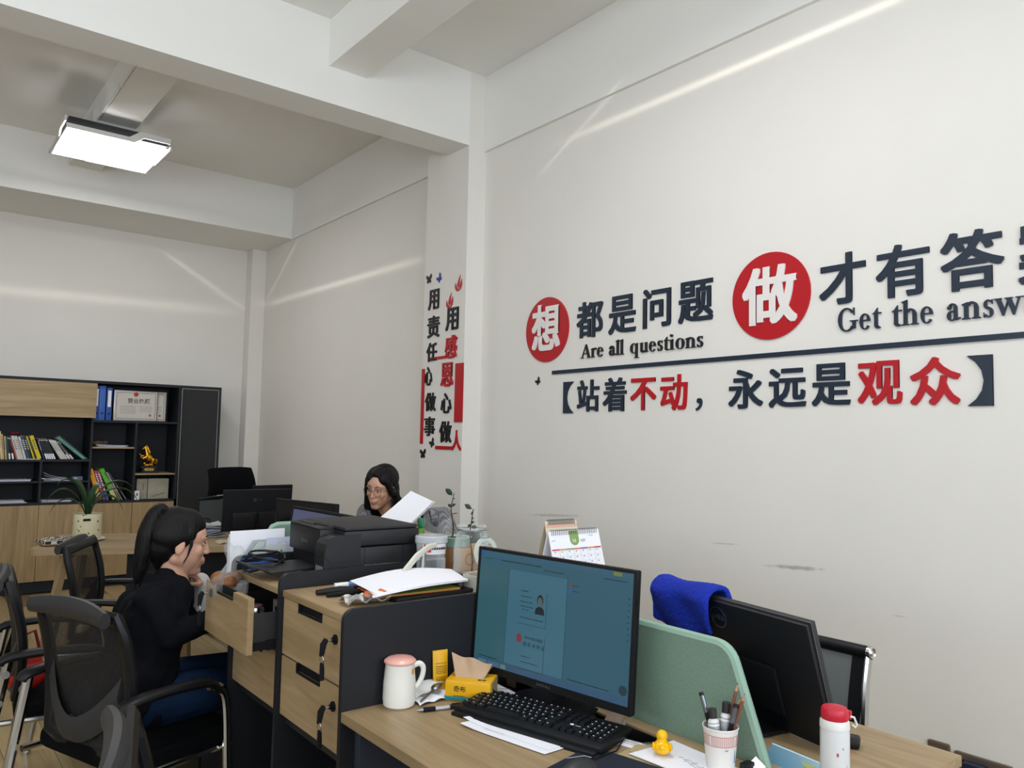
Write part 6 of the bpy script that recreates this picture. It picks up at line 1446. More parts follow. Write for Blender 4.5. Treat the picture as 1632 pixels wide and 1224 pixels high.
# mouse + pad
p = at(905, 1222, z=DZ); t = thing('mouse', 'dark grey mouse at the bottom edge beside the keyboard', 'mouse', (1.148, 1.205, DZ+.003), R(10)); bm = B(); sph(bm, (0, 0, .004), (.058, .031, .032)); bmesh.ops.bisect_plane(bm, geom=bm.verts[:]+bm.edges[:]+bm.faces[:], plane_co=(0, 0, .001), plane_no=(0, 0, -1), clear_outer=True); part('mouse_body', bm, 'greyp', t)
bm = B(); tube(bm, [(.0, .03, .03), (.02, .0, .0375), (.03, -.01, .034)], .0012, 5); part('mark', bm, 'steel', t); bm = B(); cyl(bm, (.04, -.004, .024), (.04, .004, .024), .008); part('wheel', bm, 'blackm', t)
bm = B(); prism(bm, rrect(.24, .20, .01), .003, Matrix.Translation((1.19, 1.19, DZ)) @ Matrix.Rotation(R(12), 4, 'Z')); o = part('mouse_pad', bm, mat('pad_navy', '#10182a', .8), None, smooth=False); tag(o, 'dark navy mouse pad under the mouse', 'mouse pad')
bm = B(); tube(bm, [(1.20, 1.235, DZ+.012), (1.25, 1.25, DZ+.006), (1.31, 1.255, DZ+.004), (1.37, 1.29, DZ+.006), (1.40, 1.31, DZ-.002)], .0018, 6); o = part('cable_run', bm, 'blackm'); tag(o, 'thin black mouse cord running to the cable trough', 'cord')
# small cartons and sweets in the trough
t = thing('small_carton', 'small crushed white and red carton beside the end of the keyboard', 'carton', (1.42, 1.365, DZ-.058), R(30)); bm = B(); box(bm, (0, 0, .038), (.05, .042, .07), bev=.003); part('carton_body', bm, mat('carton_pale', '#b8a9a0', .7, var=.2, vscale=60), t); bm = B(); slab(bm, [(-.03, -.02, .075), (.03, -.02, .088), (.03, .02, .092), (-.03, .02, .078)], .002, 4, 4); part('flap', bm, mat('flap_brown', '#8e7767', .7), t)
t = thing('green_sweets_bag', 'small clear bag of green sweets in the cable trough', 'bag', (1.400, 1.235, DZ-.05)); bm = B()
for k in range(14): sph(bm, (.014*math.cos(k*2.4), .022*math.sin(k*1.7), .028+.010*math.sin(k)), (.008, .009, .007), u=8, v=6)
o = part('sweets', bm, mat('sweet_green', '#2f8a3e', .4, var=.5, vscale=90), t); o['kind'] = 'stuff'
part('bag_film', fuse([('e', (0, 0, .03), (.027, .034, .028)), ('c', (-.01, .03, .045), (-.02, .04, .05), .010, .006)], .004, 1), 'bagp', t)
t = thing('small_card', 'pale printed card beside the kraft envelope', 'card', (1.372, 1.262, DZ+.001), R(-75)); bm = B(); bx(bm, (-.035, -.02, 0), (.035, .02, .0012)); part('card_body', bm, 'paper', t, smooth=False); bm = B(); bars(bm, Matrix.Translation((0, 0, .0012)), -.03, .03, .008, .004, 2, .010); part('card_print', bm, mat('print_rose', '#a98f92', .7), t, smooth=False)
# kraft envelope with white sheets, duck on top
t = thing('kraft_envelope', 'kraft envelope under white note sheets near the yellow duck', 'envelope', (1.345, 1.12, DZ)); bm = B(); slab(bm, [(-.085, .115, .0005), (-.01, -.13, .0005), (.10, -.10, .0005), (.03, .14, .0005)], .0012, 4, 4); part('envelope_body', bm, mat('kraft', '#a8946a', .8), t); bm = B(); slab(bm, [(-.01, .118, .002), (.0, .095, .004), (.06, .11, .004), (.028, .138, .002)], .001, 4, 4); part('flap', bm, mat('kraft_light', '#b6a47a', .8), t)
sheetpile('white note sheets with faint handwriting under the yellow duck', [xy(1003, 1205), (1.335, 1.0), (1.452, 1.02), xy(1074, 1184)], 2, z0=.0035, mt_=('paper',), lines=lambda bm, Mx, a, b: [tube(bm, [Mx @ V((a*.35+.008*i+k*.02, b*(.5-.06*k)+.003*math.sin(i*2.3), 0)) for i in range(7)], .0005, 4) for k in range(3)])
t = thing('rubber_duck', 'small yellow rubber duck sitting on the note sheets', 'toy duck', (1.373, 1.178, DZ+.0062), R(44)); t.scale = (1.08, 1.12, 1.05)
part('duck_body', fuse([('e', (0, 0, .0155), (.020, .0175, .0145)), ('e', (.013, 0, .0155), (.009, .011, .009)), ('e', (-.017, 0, .021), (.007, .006, .005)), ('e', (.003, 0, .038), (.0115, .0112, .0115)), ('c', (.002, 0, .022), (.003, 0, .034), .0105, .0095)], .0014, 3), 'duck', t)
bm = B(); sph(bm, (.016, 0, .036), (.006, .006, .002)); part('beak', bm, mat('beak', '#d9701c', .4), t)
for s in (-1, 1): bm = B(); sph(bm, (.0118, s*.0055, .041), .0013, u=8, v=6); part('eye', bm, 'eyed', t)
for s in (-1, 1): bm = B(); sph(bm, (-.004, s*.0165, .018), (.011, .0035, .0075)); part('wing', bm, 'duck', t)
# paper cup with pens
cp = V((1.425, 1.062, DZ)); t = thing('paper_cup', 'white paper cup with a red striped band holding pens and paint tubes', 'cup', cp)
cup_prof = [(0, .004), (.0255, .004), (.0262, 0), (.0285, .0), (.0365, .088), (.0382, .090), (.0375, .093), (.0355, .091), (.0275, .008), (0, .008)]
bm = B(); lathe(bm, cup_prof, seg=36); part('cup_wall', bm, mat('cup_white', '#dedbd6', .5), t)
bm = B()
for k in range(58):
    if k % 15 == 14: continue
    a = k*math.tau/58; z0, z1 = .058, .078; r0, r1 = .0286+.008*z0/.088+.0003, .0286+.008*z1/.088+.0003; da = .033
    bm.faces.new([bm.verts.new(q) for q in ((r0*math.cos(a), r0*math.sin(a), z0), (r0*math.cos(a+da), r0*math.sin(a+da), z0), (r1*math.cos(a+da), r1*math.sin(a+da), z1), (r1*math.cos(a), r1*math.sin(a), z1))])
for z0 in (.057, .078):
    for k in range(58):
        a = k*math.tau/58; b_ = (k+1)*math.tau/58; r0 = .0286+.008*z0/.088+.0003
        bm.faces.new([bm.verts.new(q) for q in ((r0*math.cos(a), r0*math.sin(a), z0), (r0*math.cos(b_), r0*math.sin(b_), z0), (r0*math.cos(b_), r0*math.sin(b_), z0+.001), (r0*math.cos(a), r0*math.sin(a), z0+.001))])
part('red_stripes', bm, mat('stripe_red', '#c1605a', .6), t, smooth=False)
bm = B(); a = R(-95); Mx = frame_on((.0315*math.cos(a), .0315*math.sin(a), .03), (-math.sin(a), math.cos(a), 0), (0, 0, 1)); bars(bm, Mx, -.02, -.012, .022, .003, 1); box(bm, (.008, .008, 0), (.002, .03, .001), Mx); part('small_print', bm, mat('print_blue', '#6d8ea8', .6), t, smooth=False)
def stick(name, label, cat, b, tp, parts, grp='things standing in the paper cup'):
    b, tp = V(b), V(tp); d = (tp-b); L = d.length; t = thing(name, label, cat, cp+b, 0, grp)
    for nm, u0, u1, r0, r1, m in parts: bm = B(); cyl(bm, d*u0, d*u1, r0, r1, 12); part(nm, bm, m, t)
    return t
stick('gel_pen', 'black pen with a silver clip leaning out away from the pencils', 'pen', (.006, .004, .010), (-.008, .045, .150), [('barrel', 0, .72, .005, .0052, 'black'), ('cap', .72, .96, .0054, .0054, mat('pen_silver', '#8c8f94', .25, .7)), ('cap_end', .96, 1, .0056, .005, 'black')])
stick('gel_pen', 'dark pen standing between the paint tubes and the pencils', 'pen', (.0, -.004, .010), (.016, -.028, .140), [('barrel', 0, .7, .005, .005, 'black'), ('cap', .7, .95, .0058, .0058, mat('pen_grey', '#70757c', .25, .6)), ('cap_end', .95, 1, .0058, .004, 'black')])
for nm, b_, tp, lb in (('a', (-.008, .002, .012), (-.010, .014, .125), 'white paint tube with a black cap, nearer one in the cup'), ('b', (.012, .002, .012), (.018, -.002, .137), 'white paint tube with a black cap, farther and taller one in the cup')):
    b_, tp = V(b_), V(tp); d = tp-b_; t = thing('paint_tube', lb, 'tube', cp+b_, 0, 'things standing in the paper cup')
    bm = B(); tube(bm, [d*0, d*.5, d*.76, d*.82], [.011, .0125, .012, .006], 16); part('tube_body', bm, mat('tube_silver'+nm, '#b9bcc0', .35, .4), t)
    bm = B(); tube(bm, [d*.70, d*.78, d*.83], [.0125, .0115, .007], 16); part('shoulder', bm, 'whitep', t)
    bm = B(); cyl(bm, d*.83, d*1.0, .0088, .0088, 18); part('cap', bm, mat('cap_dark'+nm, '#2c2a2c', .5), t)
bw = mat('pencil_brown', '#7a4a3a', .5); 
for b_, tp, lb in (((.002, .006, .010), (.036, -.018, .178), 'red-brown pencil, tallest in the cup'), ((.004, .0, .010), (.030, -.040, .163), 'lighter brown pencil leaning out lowest towards the green divider'), ((.0, .002, .010), (.034, -.026, .150), 'dark red pencil between the two brown pencils')):
    stick('pencil', lb, 'pencil', b_, tp, [('shaft', 0, .9, .0037, .0037, bw if 'dark' not in lb else mat('pencil_red', '#6b2a26', .5)), ('sharpened_wood', .9, .98, .0037, .001, mat('pencil_wood', '#a98763', .7)), ('lead', .98, 1, .001, .0003, 'blackm')])
# white scrap by the cup
t = thing('black_clip', 'black bulldog clip with white paper scrap at the foot of the divider', 'clip', (1.455, 1.02, DZ)); bm = B(); bx(bm, (-.012, -.01, 0), (.018, .008, .022), bev=.003); part('clip_body', bm, 'black', t); bm = B(); slab(bm, [(.01, -.02, .006), (.035, -.025, .012), (.035, .0, .026), (.012, .0, .018)], .001, 4, 4); part('paper_scrap', bm, 'paper', t)

# ================================================================== ON THE RIGHT DESK
dR, dLf = V((1.672, .955)), V((1.765, 1.46))      # bottom edge ends (right in picture, left in picture)
# monitor seen from behind: local front faces +x side -> local -y = away from the camera
mc2 = (dR+dLf)/2; a2 = math.atan2(dR.y-dLf.y, dR.x-dLf.x)+math.pi
t = thing('monitor', 'big black monitor seen from behind with the blue towel over its corner', 'monitor', (mc2.x+.02, mc2.y, DZ), a2, 'office monitors')
W3 = (dR-dLf).length; H3 = .304
Mx = Matrix.Translation((0, -.03, .012)) @ Matrix.Rotation(R(-17), 4, 'X')
bm = B(); box(bm, (0, .008, H3/2), (W3, .016, H3), Mx, bev=.003); part('front_frame', bm, 'greyp', t)
bm = B(); box(bm, (0, .021, H3/2), (W3-.006, .012, H3-.006), Mx, bev=.004); part('rear_shell', bm, mat('dell_back', '#0a0e15', .5), t)
bm = B(); box(bm, (.0, .0145, H3/2), (W3+.001, .0012, H3+.001), Mx); part('silver_seam', bm, 'steel', t)
bm = B(); box(bm, (-.02, .030, .11), (.22, .014, .12), Mx, bev=.006); part('rear_panel', bm, 'blackm', t)
LM = Mx @ Matrix.Translation((.035, .0275, H3-.045)) @ Matrix.Rotation(R(-90), 4, 'X')
bm = B(); lathe(bm, [(.025, 0), (.028, 0), (.028, .0012), (.025, .0012), (.025, 0)], seg=36, M=LM); part('ring_logo', bm, 'steel', t)
part('logo_lettering', text_h('DELL', LM @ Matrix.Rotation(R(180), 4, 'Z'), -.0205, -.006, .0185, .0014), 'steel', t, smooth=False)
bm = B(); tube(bm, [(0, .09, .01), (0, .075, .08), (0, .02+.03, .16)], [.03, .026, .024], 4, flat=(1.2, .5), up=(1, 0, 0)); part('stand_neck', bm, 'black', t, smooth=False)
bm = B(); box(bm, (0, .05, .006), (.22, .15, .011), bev=.004); part('stand_base', bm, 'black', t)
MD = Matrix.Translation((mc2.x+.02, mc2.y, DZ)) @ Matrix.Rotation(a2, 4, 'Z') @ Mx
# towel draped over the left-hand top corner
t = thing('blue_towel', 'bright blue terry towel folded over the top corner of the big black monitor', 'towel', MD @ V((W3/2-.10, 0, H3)))
bm = B(); rows = []
x0, x1 = W3/2-.218, W3/2+.012
ny = 22; nx = 22
for i in range(nx+1):
    u = i/nx; x = x0+(x1-x0)*u; r = []
    for j in range(ny+1):
        v = j/ny*2-1           # -1 rear hang (towards us, +y local) .. +1 front hang
        Lr = .092+.010*math.sin(u*3); Lf = .08
        if v < -.12: s = (-v-.12)/.88; y = .040+.006*math.sin(u*9+s*4)+.012*s; z = H3+.006-s*Lr
        elif v > .12: s = (v-.12)/.88; y = -.016-.006*math.sin(u*7); z = H3+.006-s*Lf
        else: k = v/.12; y = .012-.028*k; z = H3+.002+.012*math.cos(k*math.pi/2)
        z += .003*math.sin(u*6+1)-.004*u
        r.append((x+.004*math.sin(z*60), y, z))
    rows.append(r)
g = [[bm.verts.new(MD @ V(q)) for q in r] for r in rows]
for i in range(nx):
    for j in range(ny): bm.faces.new((g[i][j], g[i+1][j], g[i+1][j+1], g[i][j+1]))
o = part('towel_cloth', bm, 'towel', t, world=True)
md_ = o.modifiers.new('thick', 'SOLIDIFY'); md_.thickness = .014; md_.offset = 1
sb = o.modifiers.new('sub', 'SUBSURF'); sb.levels = sb.render_levels = 2
tx = bpy.data.textures.new('pile', 'CLOUDS'); tx.noise_scale = .006
dp = o.modifiers.new('pile', 'DISPLACE'); dp.texture = tx; dp.strength = .004
# bottle
t = thing('vacuum_flask', 'white thermos flask with a red flip lid and small red ornaments', 'flask', (1.560, .880, DZ)); t.scale = (.86, .86, .80)
bm = B(); lathe(bm, [(0, 0), (.031, 0), (.0335, .003), (.0335, .135), (.0325, .141)], seg=40); part('flask_body', bm, mat('flask_white', '#d7d8d8', .2, coat=.5), t)
bm = B(); lathe(bm, [(.0325, .141), (.034, .142), (.0335, .158), (.030, .164), (0, .164)], seg=40); part('collar', bm, 'whitep', t)
bm = B(); lathe(bm, [(0, .163), (.030, .163), (.0315, .167), (.031, .186), (.028, .192), (.020, .1935), (0, .194)], seg=40); part('red_lid', bm, 'redcap', t)
bm = B(); box(bm, (.030, -.018, .172), (.012, .014, .022), bev=.003); part('lid_button', bm, 'redcap', t)
bm = B(); tube(bm, [(.026, -.024, .170), (.034, -.030, .168), (.040, -.034, .150), (.036, -.032, .143), (.030, -.027, .150)], .0028, 8); part('carry_loop', bm, 'whitep', t)
def orn(az, z, s, hang):
    a = R(az); Mx = frame_on((.0336*math.cos(a), .0336*math.sin(a), z), (-math.sin(a), math.cos(a), 0), (0, 0, 1)); bm = B()
    prism(bm, [(0, s*1.5), (s*.55, s*.5), (s*.75, 0), (s*.4, -s*.8), (0, -s*1.6), (-s*.4, -s*.8), (-s*.75, 0), (-s*.55, s*.5)], .0005, Mx)
    if hang: box(bm, (0, s*1.5+hang/2, .0002), (.0006, hang, .0004), Mx)
    part('red_ornament', bm, mat('orn_red', '#b8414a', .5), t, smooth=False)
orn(-100, .020, .006, .03); orn(-63, .083, .0065, .0); orn(-140, .085, .004, .0); orn(-118, .1, .002, 0); orn(-75, .03, .003, 0)
# small dark adapter behind flask, teal folder beside divider
t = thing('black_speaker', 'small black desk gadget behind the white flask', 'gadget', (1.775, .985, DZ), R(25)); bm = B(); box(bm, (0, 0, .011), (.05, .08, .022), bev=.008); part('gadget_body', bm, 'black', t); bm = B(); box(bm, (0, 0, .0225), (.03, .05, .002), bev=.0008); part('gadget_top', bm, 'greyp', t)
pf = at(1262, 1205, z=DZ+.03); t = thing('blue_plastic_sleeve', 'translucent blue plastic sleeve standing between divider and flask', 'folder', (1.575, .965, DZ-.0)); t.scale = (1, .62, .55); bm = B(); slab(bm, [(-.03, -.17, .0), (-.03, .12, .0), (.005, .12, .05), (.005, -.17, .035)], .0015, 4, 4); part('sleeve_film', bm, mat('sleeve_blue', '#5f93ad', .2, alpha=.75), t); bm = B(); slab(bm, [(.004, -.17, .034), (.004, .12, .049), (.007, .12, .052), (.007, -.17, .037)], .002, 2, 2); part('sleeve_edge', bm, mat('sleeve_pale', '#a9cbd6', .3), t); bm = B(); slab(bm, [(-.026, -.10, .004), (-.026, .0, .004), (-.006, .0, .03), (-.006, -.1, .028)], .0017, 2, 2); part('yellow_slip', bm, mat('slip_lime', '#9cab58', .6), t)

# ================================================================== ON THE FAR DESK, BESIDE THE WOMAN IN THE BLAZER
# monitor of that place: screen faces -x
q0 = V((1.335, 3.22)); q1 = V((1.36, 2.74)); c_ = (q0+q1)/2; aa = math.atan2(q1.y-q0.y, q1.x-q0.x)
t = thing('monitor', 'monitor with a violet-blue screen mostly hidden behind the printer', 'monitor', (c_.x, c_.y, DZ), aa, 'office monitors')
Mx = slab_monitor(t, (q1-q0).length, .315, z0=.075, tilt=8); stand(t, .07, .04, base=(.1, .07))
bm = B(); box(bm, (0, -.0025, .165), (.46, .002, .275), Mx); part('screen', bm, emat('screen_violet', '#5a5f86', .55), t, smooth=False)
t = thing('desk_divider', 'small sage green cloth screen between the perforated file box and the violet screen', 'divider', (1.24, 2.93, DZ), 0, 'green cloth dividers')
bm = B(); prism(bm, [(-.135, 0), (.13, 0), (.13, .345), (-.05, .345), (-.07, .338), (-.082, .32)], .02, frame_on((0, .01, 0), (1, 0, 0), (0, 0, 1))); part('cloth_panel', bm, 'green', t, smooth=False)
bm = B(); tube(bm, [(-.135, 0, .0), (-.082, 0, .32), (-.07, 0, .338), (-.05, 0, .345), (.13, 0, .345)], .0105, 8); part('edge_piping', bm, 'greentrim', t)
# magazine files
def magfile(label, loc, rz, m, holes, papers):
    t = thing('magazine_file', label, 'file box', loc, rz, 'magazine files by the printer')
    # side outline (x = depth, z): slanted top; thickness in y
    out = [(0, 0), (.175, 0), (.175, .305), (.105, .305), (0, .15)]
    for s in (-1, 1):
        bm = B(); prism(bm, out, .003, frame_on((0, s*.042+.0015, 0), (1, 0, 0), (0, 0, 1))); part('side_wall', bm, m, t, smooth=False)
    bm = B(); bx(bm, (0, -.042, 0), (.175, .042, .003)); bx(bm, (.172, -.042, .003), (.175, .042, .305)); bx(bm, (0, -.042, .003), (.003, .042, .15)); part('box_walls', bm, m, t, smooth=False)
    if holes:
        bm = B()
        for i in range(9):
            for j in range(10):
                x = .02+.017*i; z = .07+.0235*j
                if z < .13+x*1.35: cyl(bm, (x, -.0458, z), (x, -.0448, z), .0038 if i > 3 else .0022, seg=6)
        o = part('punched_holes', bm, 'greyink', t, smooth=False); o['kind'] = 'stuff'
    return t
MF = mat('file_pale', '#bfc6c2', .5)
# local x: towards the wall (+x world), file mouth faces the woman (-x)
magfile('pale grey perforated magazine file nearest the printer', (.955, 2.735, DZ), R(0), MF, True, None)
magfile('white magazine file packed with white sheets, beside the perforated one', (.955, 2.87, DZ), R(2), mat('file_white', '#b9c0c4', .45, alpha=.9), False, None)
def upright(label, x, y, w_, h, lean, m, n=3, yaw=0, name='upright_papers', z=DZ+.004):
    t = thing(name, label, 'papers', (x, y, z), R(yaw), 'papers filed upright')
    for i in range(n):
        bm = B(); slab(bm, [(0, .008*i, 0), (w_, .008*i, 0), (w_+lean, .008*i+.01, h-.006*i), (lean, .008*i+.004, h-.012*i)], .002, 4, 6, lambda u, v, i=i: .004*math.sin(v*3+i)); part('sheet_bundle', bm, m[i % len(m)], t)
    return t
upright('tall white sheets filed upright, highest of the row', .985, 2.85, .205, .335, .0, ['paper', 'paper'], 3)
upright('lilac and grey sheets leaning in the perforated file', 1.04, 2.76, .15, .315, .045, ['paper2', 'paper3'], 3)
upright('cream leaflet with a round stamp standing before the perforated file', .985, 2.68, .10, .235, .03, [mat('leaflet_cream', '#c6c4b0', .7)], 1)
t = thing('green_card', 'narrow bright green card standing in the perforated file', 'card', (1.02, 2.70, DZ+.004)); bm = B(); slab(bm, [(0, 0, .0), (.06, 0, 0), (.07, .003, .225), (.0, .003, .235)], .002, 2, 2); part('card_body', bm, mat('card_green', '#79b25a', .6), t); bm = B(); slab(bm, [(.005, -.0015, .18), (.06, -.0015, .18), (.062, .0015, .2), (.005, .0015, .195)], .001, 2, 2); part('card_edge', bm, mat('card_green2', '#4f8f3c', .6), t)
# clear poly bags and bread roll
t = thing('bread_bag', 'clear plastic bag of golden bread rolls in the open drawer', 'bread bag', (.872, 2.575, .890))
for dx, dy, dz_, r in ((-.01, 0, .05, .030), (.035, .01, .045, .028), (.01, -.03, .04, .028), (.01, .02, .02, .03)):
    bm = B(); sph(bm, (dx, dy, dz_+.035), (r, r*.95, r*.8)); part('bread_roll', bm, mat('bread%d' % int(dx*100+dy*1000), '#74451d', .5, var=.35, vscale=30), t)
bf = fuse([('e', (.010, -.004, .060), (.058, .050, .052)), ('c', (.015, .0, .09), (.028, .0, .125), .030, .016), ('c', (.028, .0, .125), (.045, .0, .165), .013, .022), ('c', (.03, .01, .125), (.02, .02, .18), .012, .016)], .005, 1)
part('bag_film', bf, 'bagp', t)
t = thing('paper_cup', 'white cup with a red flower band behind the open drawer', 'cup', (.93, 2.60, .845)); bm = B(); lathe(bm, [(0, 0), (.027, 0), (.036, .105), (.0375, .107), (.036, .109), (.034, .105), (.026, .004), (0, .004)]); part('cup_wall', bm, mat('cup2_white', '#d9d6ce', .5), t); bm = B(); lathe(bm, [(.0312, .045), (.0338, .075)]); part('flower_band', bm, mat('band_coral', '#c98a70', .6, var=.4, vscale=70), t)
upright('crumpled clear document sleeve hanging out by the bread bag', .965, 2.90, .08, .22, .03, ['bagp', 'paper3'], 2, name='document_sleeve')
t = thing('writing_paper', 'white written sheet on the desk under the arm of the woman in the blazer', 'papers', (.975, 3.06, DZ), R(5)); bm = B(); slab(bm, [(-.075, -.12, .001), (.12, -.12, .001), (.12, .12, .001), (-.055, .12, .001)], .001, 4, 4); part('sheet', bm, 'paper', t); bm = B(); [bars(bm, Matrix.Translation((0, .08-.03*k, .0022)), -.04, .06, 0, .003, 1, seed=k) for k in range(5)]; part('handwriting', bm, 'greyink', t, smooth=False)

# ================================================================== PEOPLE
def head_prims(k=1.0):
    q = [('e', (-.012, 0, .036), (.096, .074, .084)), ('e', (.030, 0, -.028), (.060, .060, .086)), ('e', (.045, 0, .03), (.048, .058, .055)),
         ('c', (-.01, .045, -.05), (.068, .010, -.093), .022, .017), ('c', (-.01, -.045, -.05), (.068, -.010, -.093), .022, .017), ('e', (.074, 0, -.093), (.016, .018, .014)),
         ('c', (.090, 0, .014), (.1035, 0, -.024), .0065, .0095), ('e', (.098, .0095, -.028), (.008, .006, .006)), ('e', (.098, -.0095, -.028), (.008, .006, .006)), ('e', (.1075, 0, -.026), (.007, .007, .006)),
         ('e', (.076, .026, .026), (.015, .024, .008)), ('e', (.076, -.026, .026), (.015, .024, .008)),
         ('e', (.062, .036, -.020), (.020, .019, .024)), ('e', (.062, -.036, -.020), (.020, .019, .024)), ('c', (.072, 0, -.058), (.070, 0, -.092), .018, .017), ('c', (.060, .018, -.06), (.055, .014, -.088), .022, .020), ('c', (.060, -.018, -.06), (.055, -.014, -.088), .022, .020),
         ('e', (.086, 0, -.052), (.012, .024, .013)), ('e', (.091, 0, -.057), (.0085, .019, .0045)), ('e', (.090, 0, -.065), (.0085, .017, .0052)),
         ('e', (-.004, .073, -.006), (.016, .007, .029), (8, 10, 12)), ('e', (-.004, -.073, -.006), (.016, .007, .029), (-8, 10, -12))]
    return q
def xf(prims, M):
    out = []; s = M.to_scale()[0]; rot = M.to_quaternion().to_matrix()
    for p in prims:
        if p[0] == 'c': out.append(('c', M @ V(p[1]), M @ V(p[2]), p[3]*s, p[4]*s))
        else:
            e = Euler([R(a) for a in (p[3] if len(p) > 3 else (0, 0, 0))]).to_matrix()
            ee = (rot @ e).to_euler(); out.append(('e', M @ V(p[1]), tuple(r*s for r in p[2]), tuple(math.degrees(a) for a in ee)))
    return out
def hand_prims(wrist, direction, palm_n, curl=.5, spread=.1, side=1, s=1.0, curls=None):
    """palm + four fingers of different length + thumb from the side of the palm"""
    d = V(direction).normalized(); n = V(palm_n); n = (n-d*n.dot(d)).normalized(); l = d.cross(n)*side
    W_ = V(wrist); q = []
    for o in (-.024, -.008, .008, .024): q.append(('c', W_+l*o*.6*s, W_+d*.075*s+l*o*1.15*s, .014*s, .0105*s))
    fl = (.066, .074, .070, .054)
    for i, (o, L) in enumerate(zip((.029, .010, -.010, -.028), fl)):
        c = (curls[i] if curls else curl); p = W_+d*.078*s+l*o*s; a = 0; dd = d+l*spread*(1.5-i)*.6
        r = .0085*s
        for seg, fr in enumerate((.42, .32, .26)):
            a += c*(.9 if seg else .8); v = (dd*math.cos(a)+n*math.sin(a)).normalized(); p2 = p+v*L*fr*1.15*s
            q.append(('c', p, p2, r, r*.9)); p = p2; r *= .9
    p = W_+d*.022*s+l*.026*s; v = (d*.7+l*.75+n*.25).normalized(); p2 = p+v*.034*s; q.append(('c', p, p2, .0125*s, .0105*s)); v = (d*.95+l*.25+n*.35).normalized(); p3 = p2+v*.028*s; q.append(('c', p2, p3, .010*s, .0085*s)); p4 = p3+(v+n*.2)*.02*s; q.append(('c', p3, p4, .0085*s, .0075*s))
    return q
def wpart(name, me, m, root): return part(name, me, m, root, smooth=True, world=True)
def face_parts(root, HM, brows=True, frown=0):
    for s in (-1, 1):
        o = part('eye', sph(B(), (.0815, s*.030, .0045), (.0070, .0130, .0042), HM), 'eyew', root, world=True)
        bm = B(); sph(bm, (.0872, s*.029, .0042), (.0020, .0050, .0042), HM); part('iris', bm, 'eyed', o); o.children[0].data.transform(Matrix.Translation(-root.location)) 
        bm = B(); tube(bm, [HM @ V(q) for q in ((.082, s*.016, .0062), (.0890, s*.024, .0088), (.0880, s*.034, .0086), (.079, s*.045, .0055))], .0015*HM.to_scale()[0], 6); part('eyelid_line', bm, 'brow', root, world=True)
        bm = B(); tube(bm, [HM @ V(q) for q in ((.0905, s*.012, .029-frown), (.0905, s*.026, .033), (.082, s*.042, .030), (.074, s*.050, .026))], [.0022*HM.to_scale()[0], .0028*HM.to_scale()[0], .0022*HM.to_scale()[0], .001*HM.to_scale()[0]], 6); part('eyebrow', bm, 'brow', root, world=True)
    bm = B(); sph(bm, (.0925, 0, -.0565), (.0070, .0175, .0034), HM); sph(bm, (.0920, 0, -.0645), (.0068, .0150, .0042), HM); part('lips', bm, 'lips', root, world=True)

# ---- woman in the black blazer, profile towards the far desk
root = thing('person', 'person with a ponytail in a black blazer, seated with chin resting on one hand', 'person', (.72, 2.93, 0))
HM = Matrix.Translation((.846, 2.985, 1.040)) @ Euler((R(-2), R(6), R(-7)), 'XYZ').to_matrix().to_4x4()
yb = 2.93
hip = V((.66, yb-.02, .555)); waist = at(222, 1060, y=2.92); chest = at(238, 985, y=2.94); nb = at(285, 928, y=2.965)
print('waist', waist, 'chest', chest, 'nb', nb)
shR = at(244, 960, y=2.81); elR = at(268, 1016, y=2.775); wrR = V((1.0, 2.86, .800)); shL = V((shR.x+.05, 3.12, shR.z+.0)); elL = at(328, 990, y=3.09); wrL = at(319, 928, y=3.05)
print('shR', shR, 'elR', elR)
knR = V((1.08, 2.86, .545)); knL = V((1.10, 3.02, .55)); anR = V((1.10, 2.87, .10)); anL = V((1.16, 3.02, .10))
def torso(g):
    q = []
    for y in (-.075, 0, .075):
        o = V((0, y, 0)); q += [('c', hip+o, waist+o*.85+V((0, 0, 0)), .105+g, .090+g), ('c', waist+o*.85, chest+o, .090+g, .100+g), ('c', chest+o, nb+o*.5+V((-.03, 0, -.04)), .100+g, .060+g)]
    q += [('c', nb+V((-.04, -.02, -.035)), shR+V((0, .03, 0)), .052+g, .050+g), ('c', nb+V((-.04, .02, -.035)), shL+V((0, -.03, 0)), .052+g, .050+g)]
    return q
armR = lambda g: [('c', shR, elR, .047+g, .036+g), ('c', elR, wrR, .036+g, .026+g)]
armL = lambda g: [('c', shL, elL, .045+g, .036+g), ('c', elL, wrL, .036+g, .026+g)]
legs = lambda g: [('c', hip+V((0, -.09, -.01)), knR, .082+g, .056+g), ('c', hip+V((0, .09, -.01)), knL, .082+g, .056+g), ('c', knR, anR, .054+g, .036+g), ('c', knL, anL, .054+g, .036+g)]
neck = [('c', nb+V((-.005, 0, -.03)), HM @ V((-.02, 0, -.055)), .047, .046)]
hL = hand_prims(wrL, (-.55, -.35, .55), (-.45, .2, -.6), curls=(.75, .8, .85, .9), spread=.05, side=1, s=.93)
hR = hand_prims(wrR, (1, .1, -.02), (0, 0, -1), curl=.25, side=-1, s=.93)
feet = [('c', anR, anR+V((-.01, 0, -.05)), .036, .034), ('c', anR+V((-.02, 0, -.055)), anR+V((.14, 0, -.065)), .036, .026), ('c', anL, anL+V((-.01, 0, -.05)), .036, .034), ('c', anL+V((-.02, 0, -.055)), anL+V((.14, 0, -.065)), .036, .026)]
wpart('body', fuse(torso(-.012)+armR(-.012)+armL(-.012)+legs(-.014)+neck+hL+hR+feet+xf(head_prims(), HM), .0036, 2), 'skin', root)
lap = [('c', waist+V((.05, -.08, .0)), hip+V((.07, -.12, -.04)), .06, .05), ('c', waist+V((-.03, -.09, 0)), hip+V((-.02, -.11, -.05)), .085, .085), ('c', waist+V((-.03, .09, 0)), hip+V((-.02, .11, -.05)), .085, .085)]
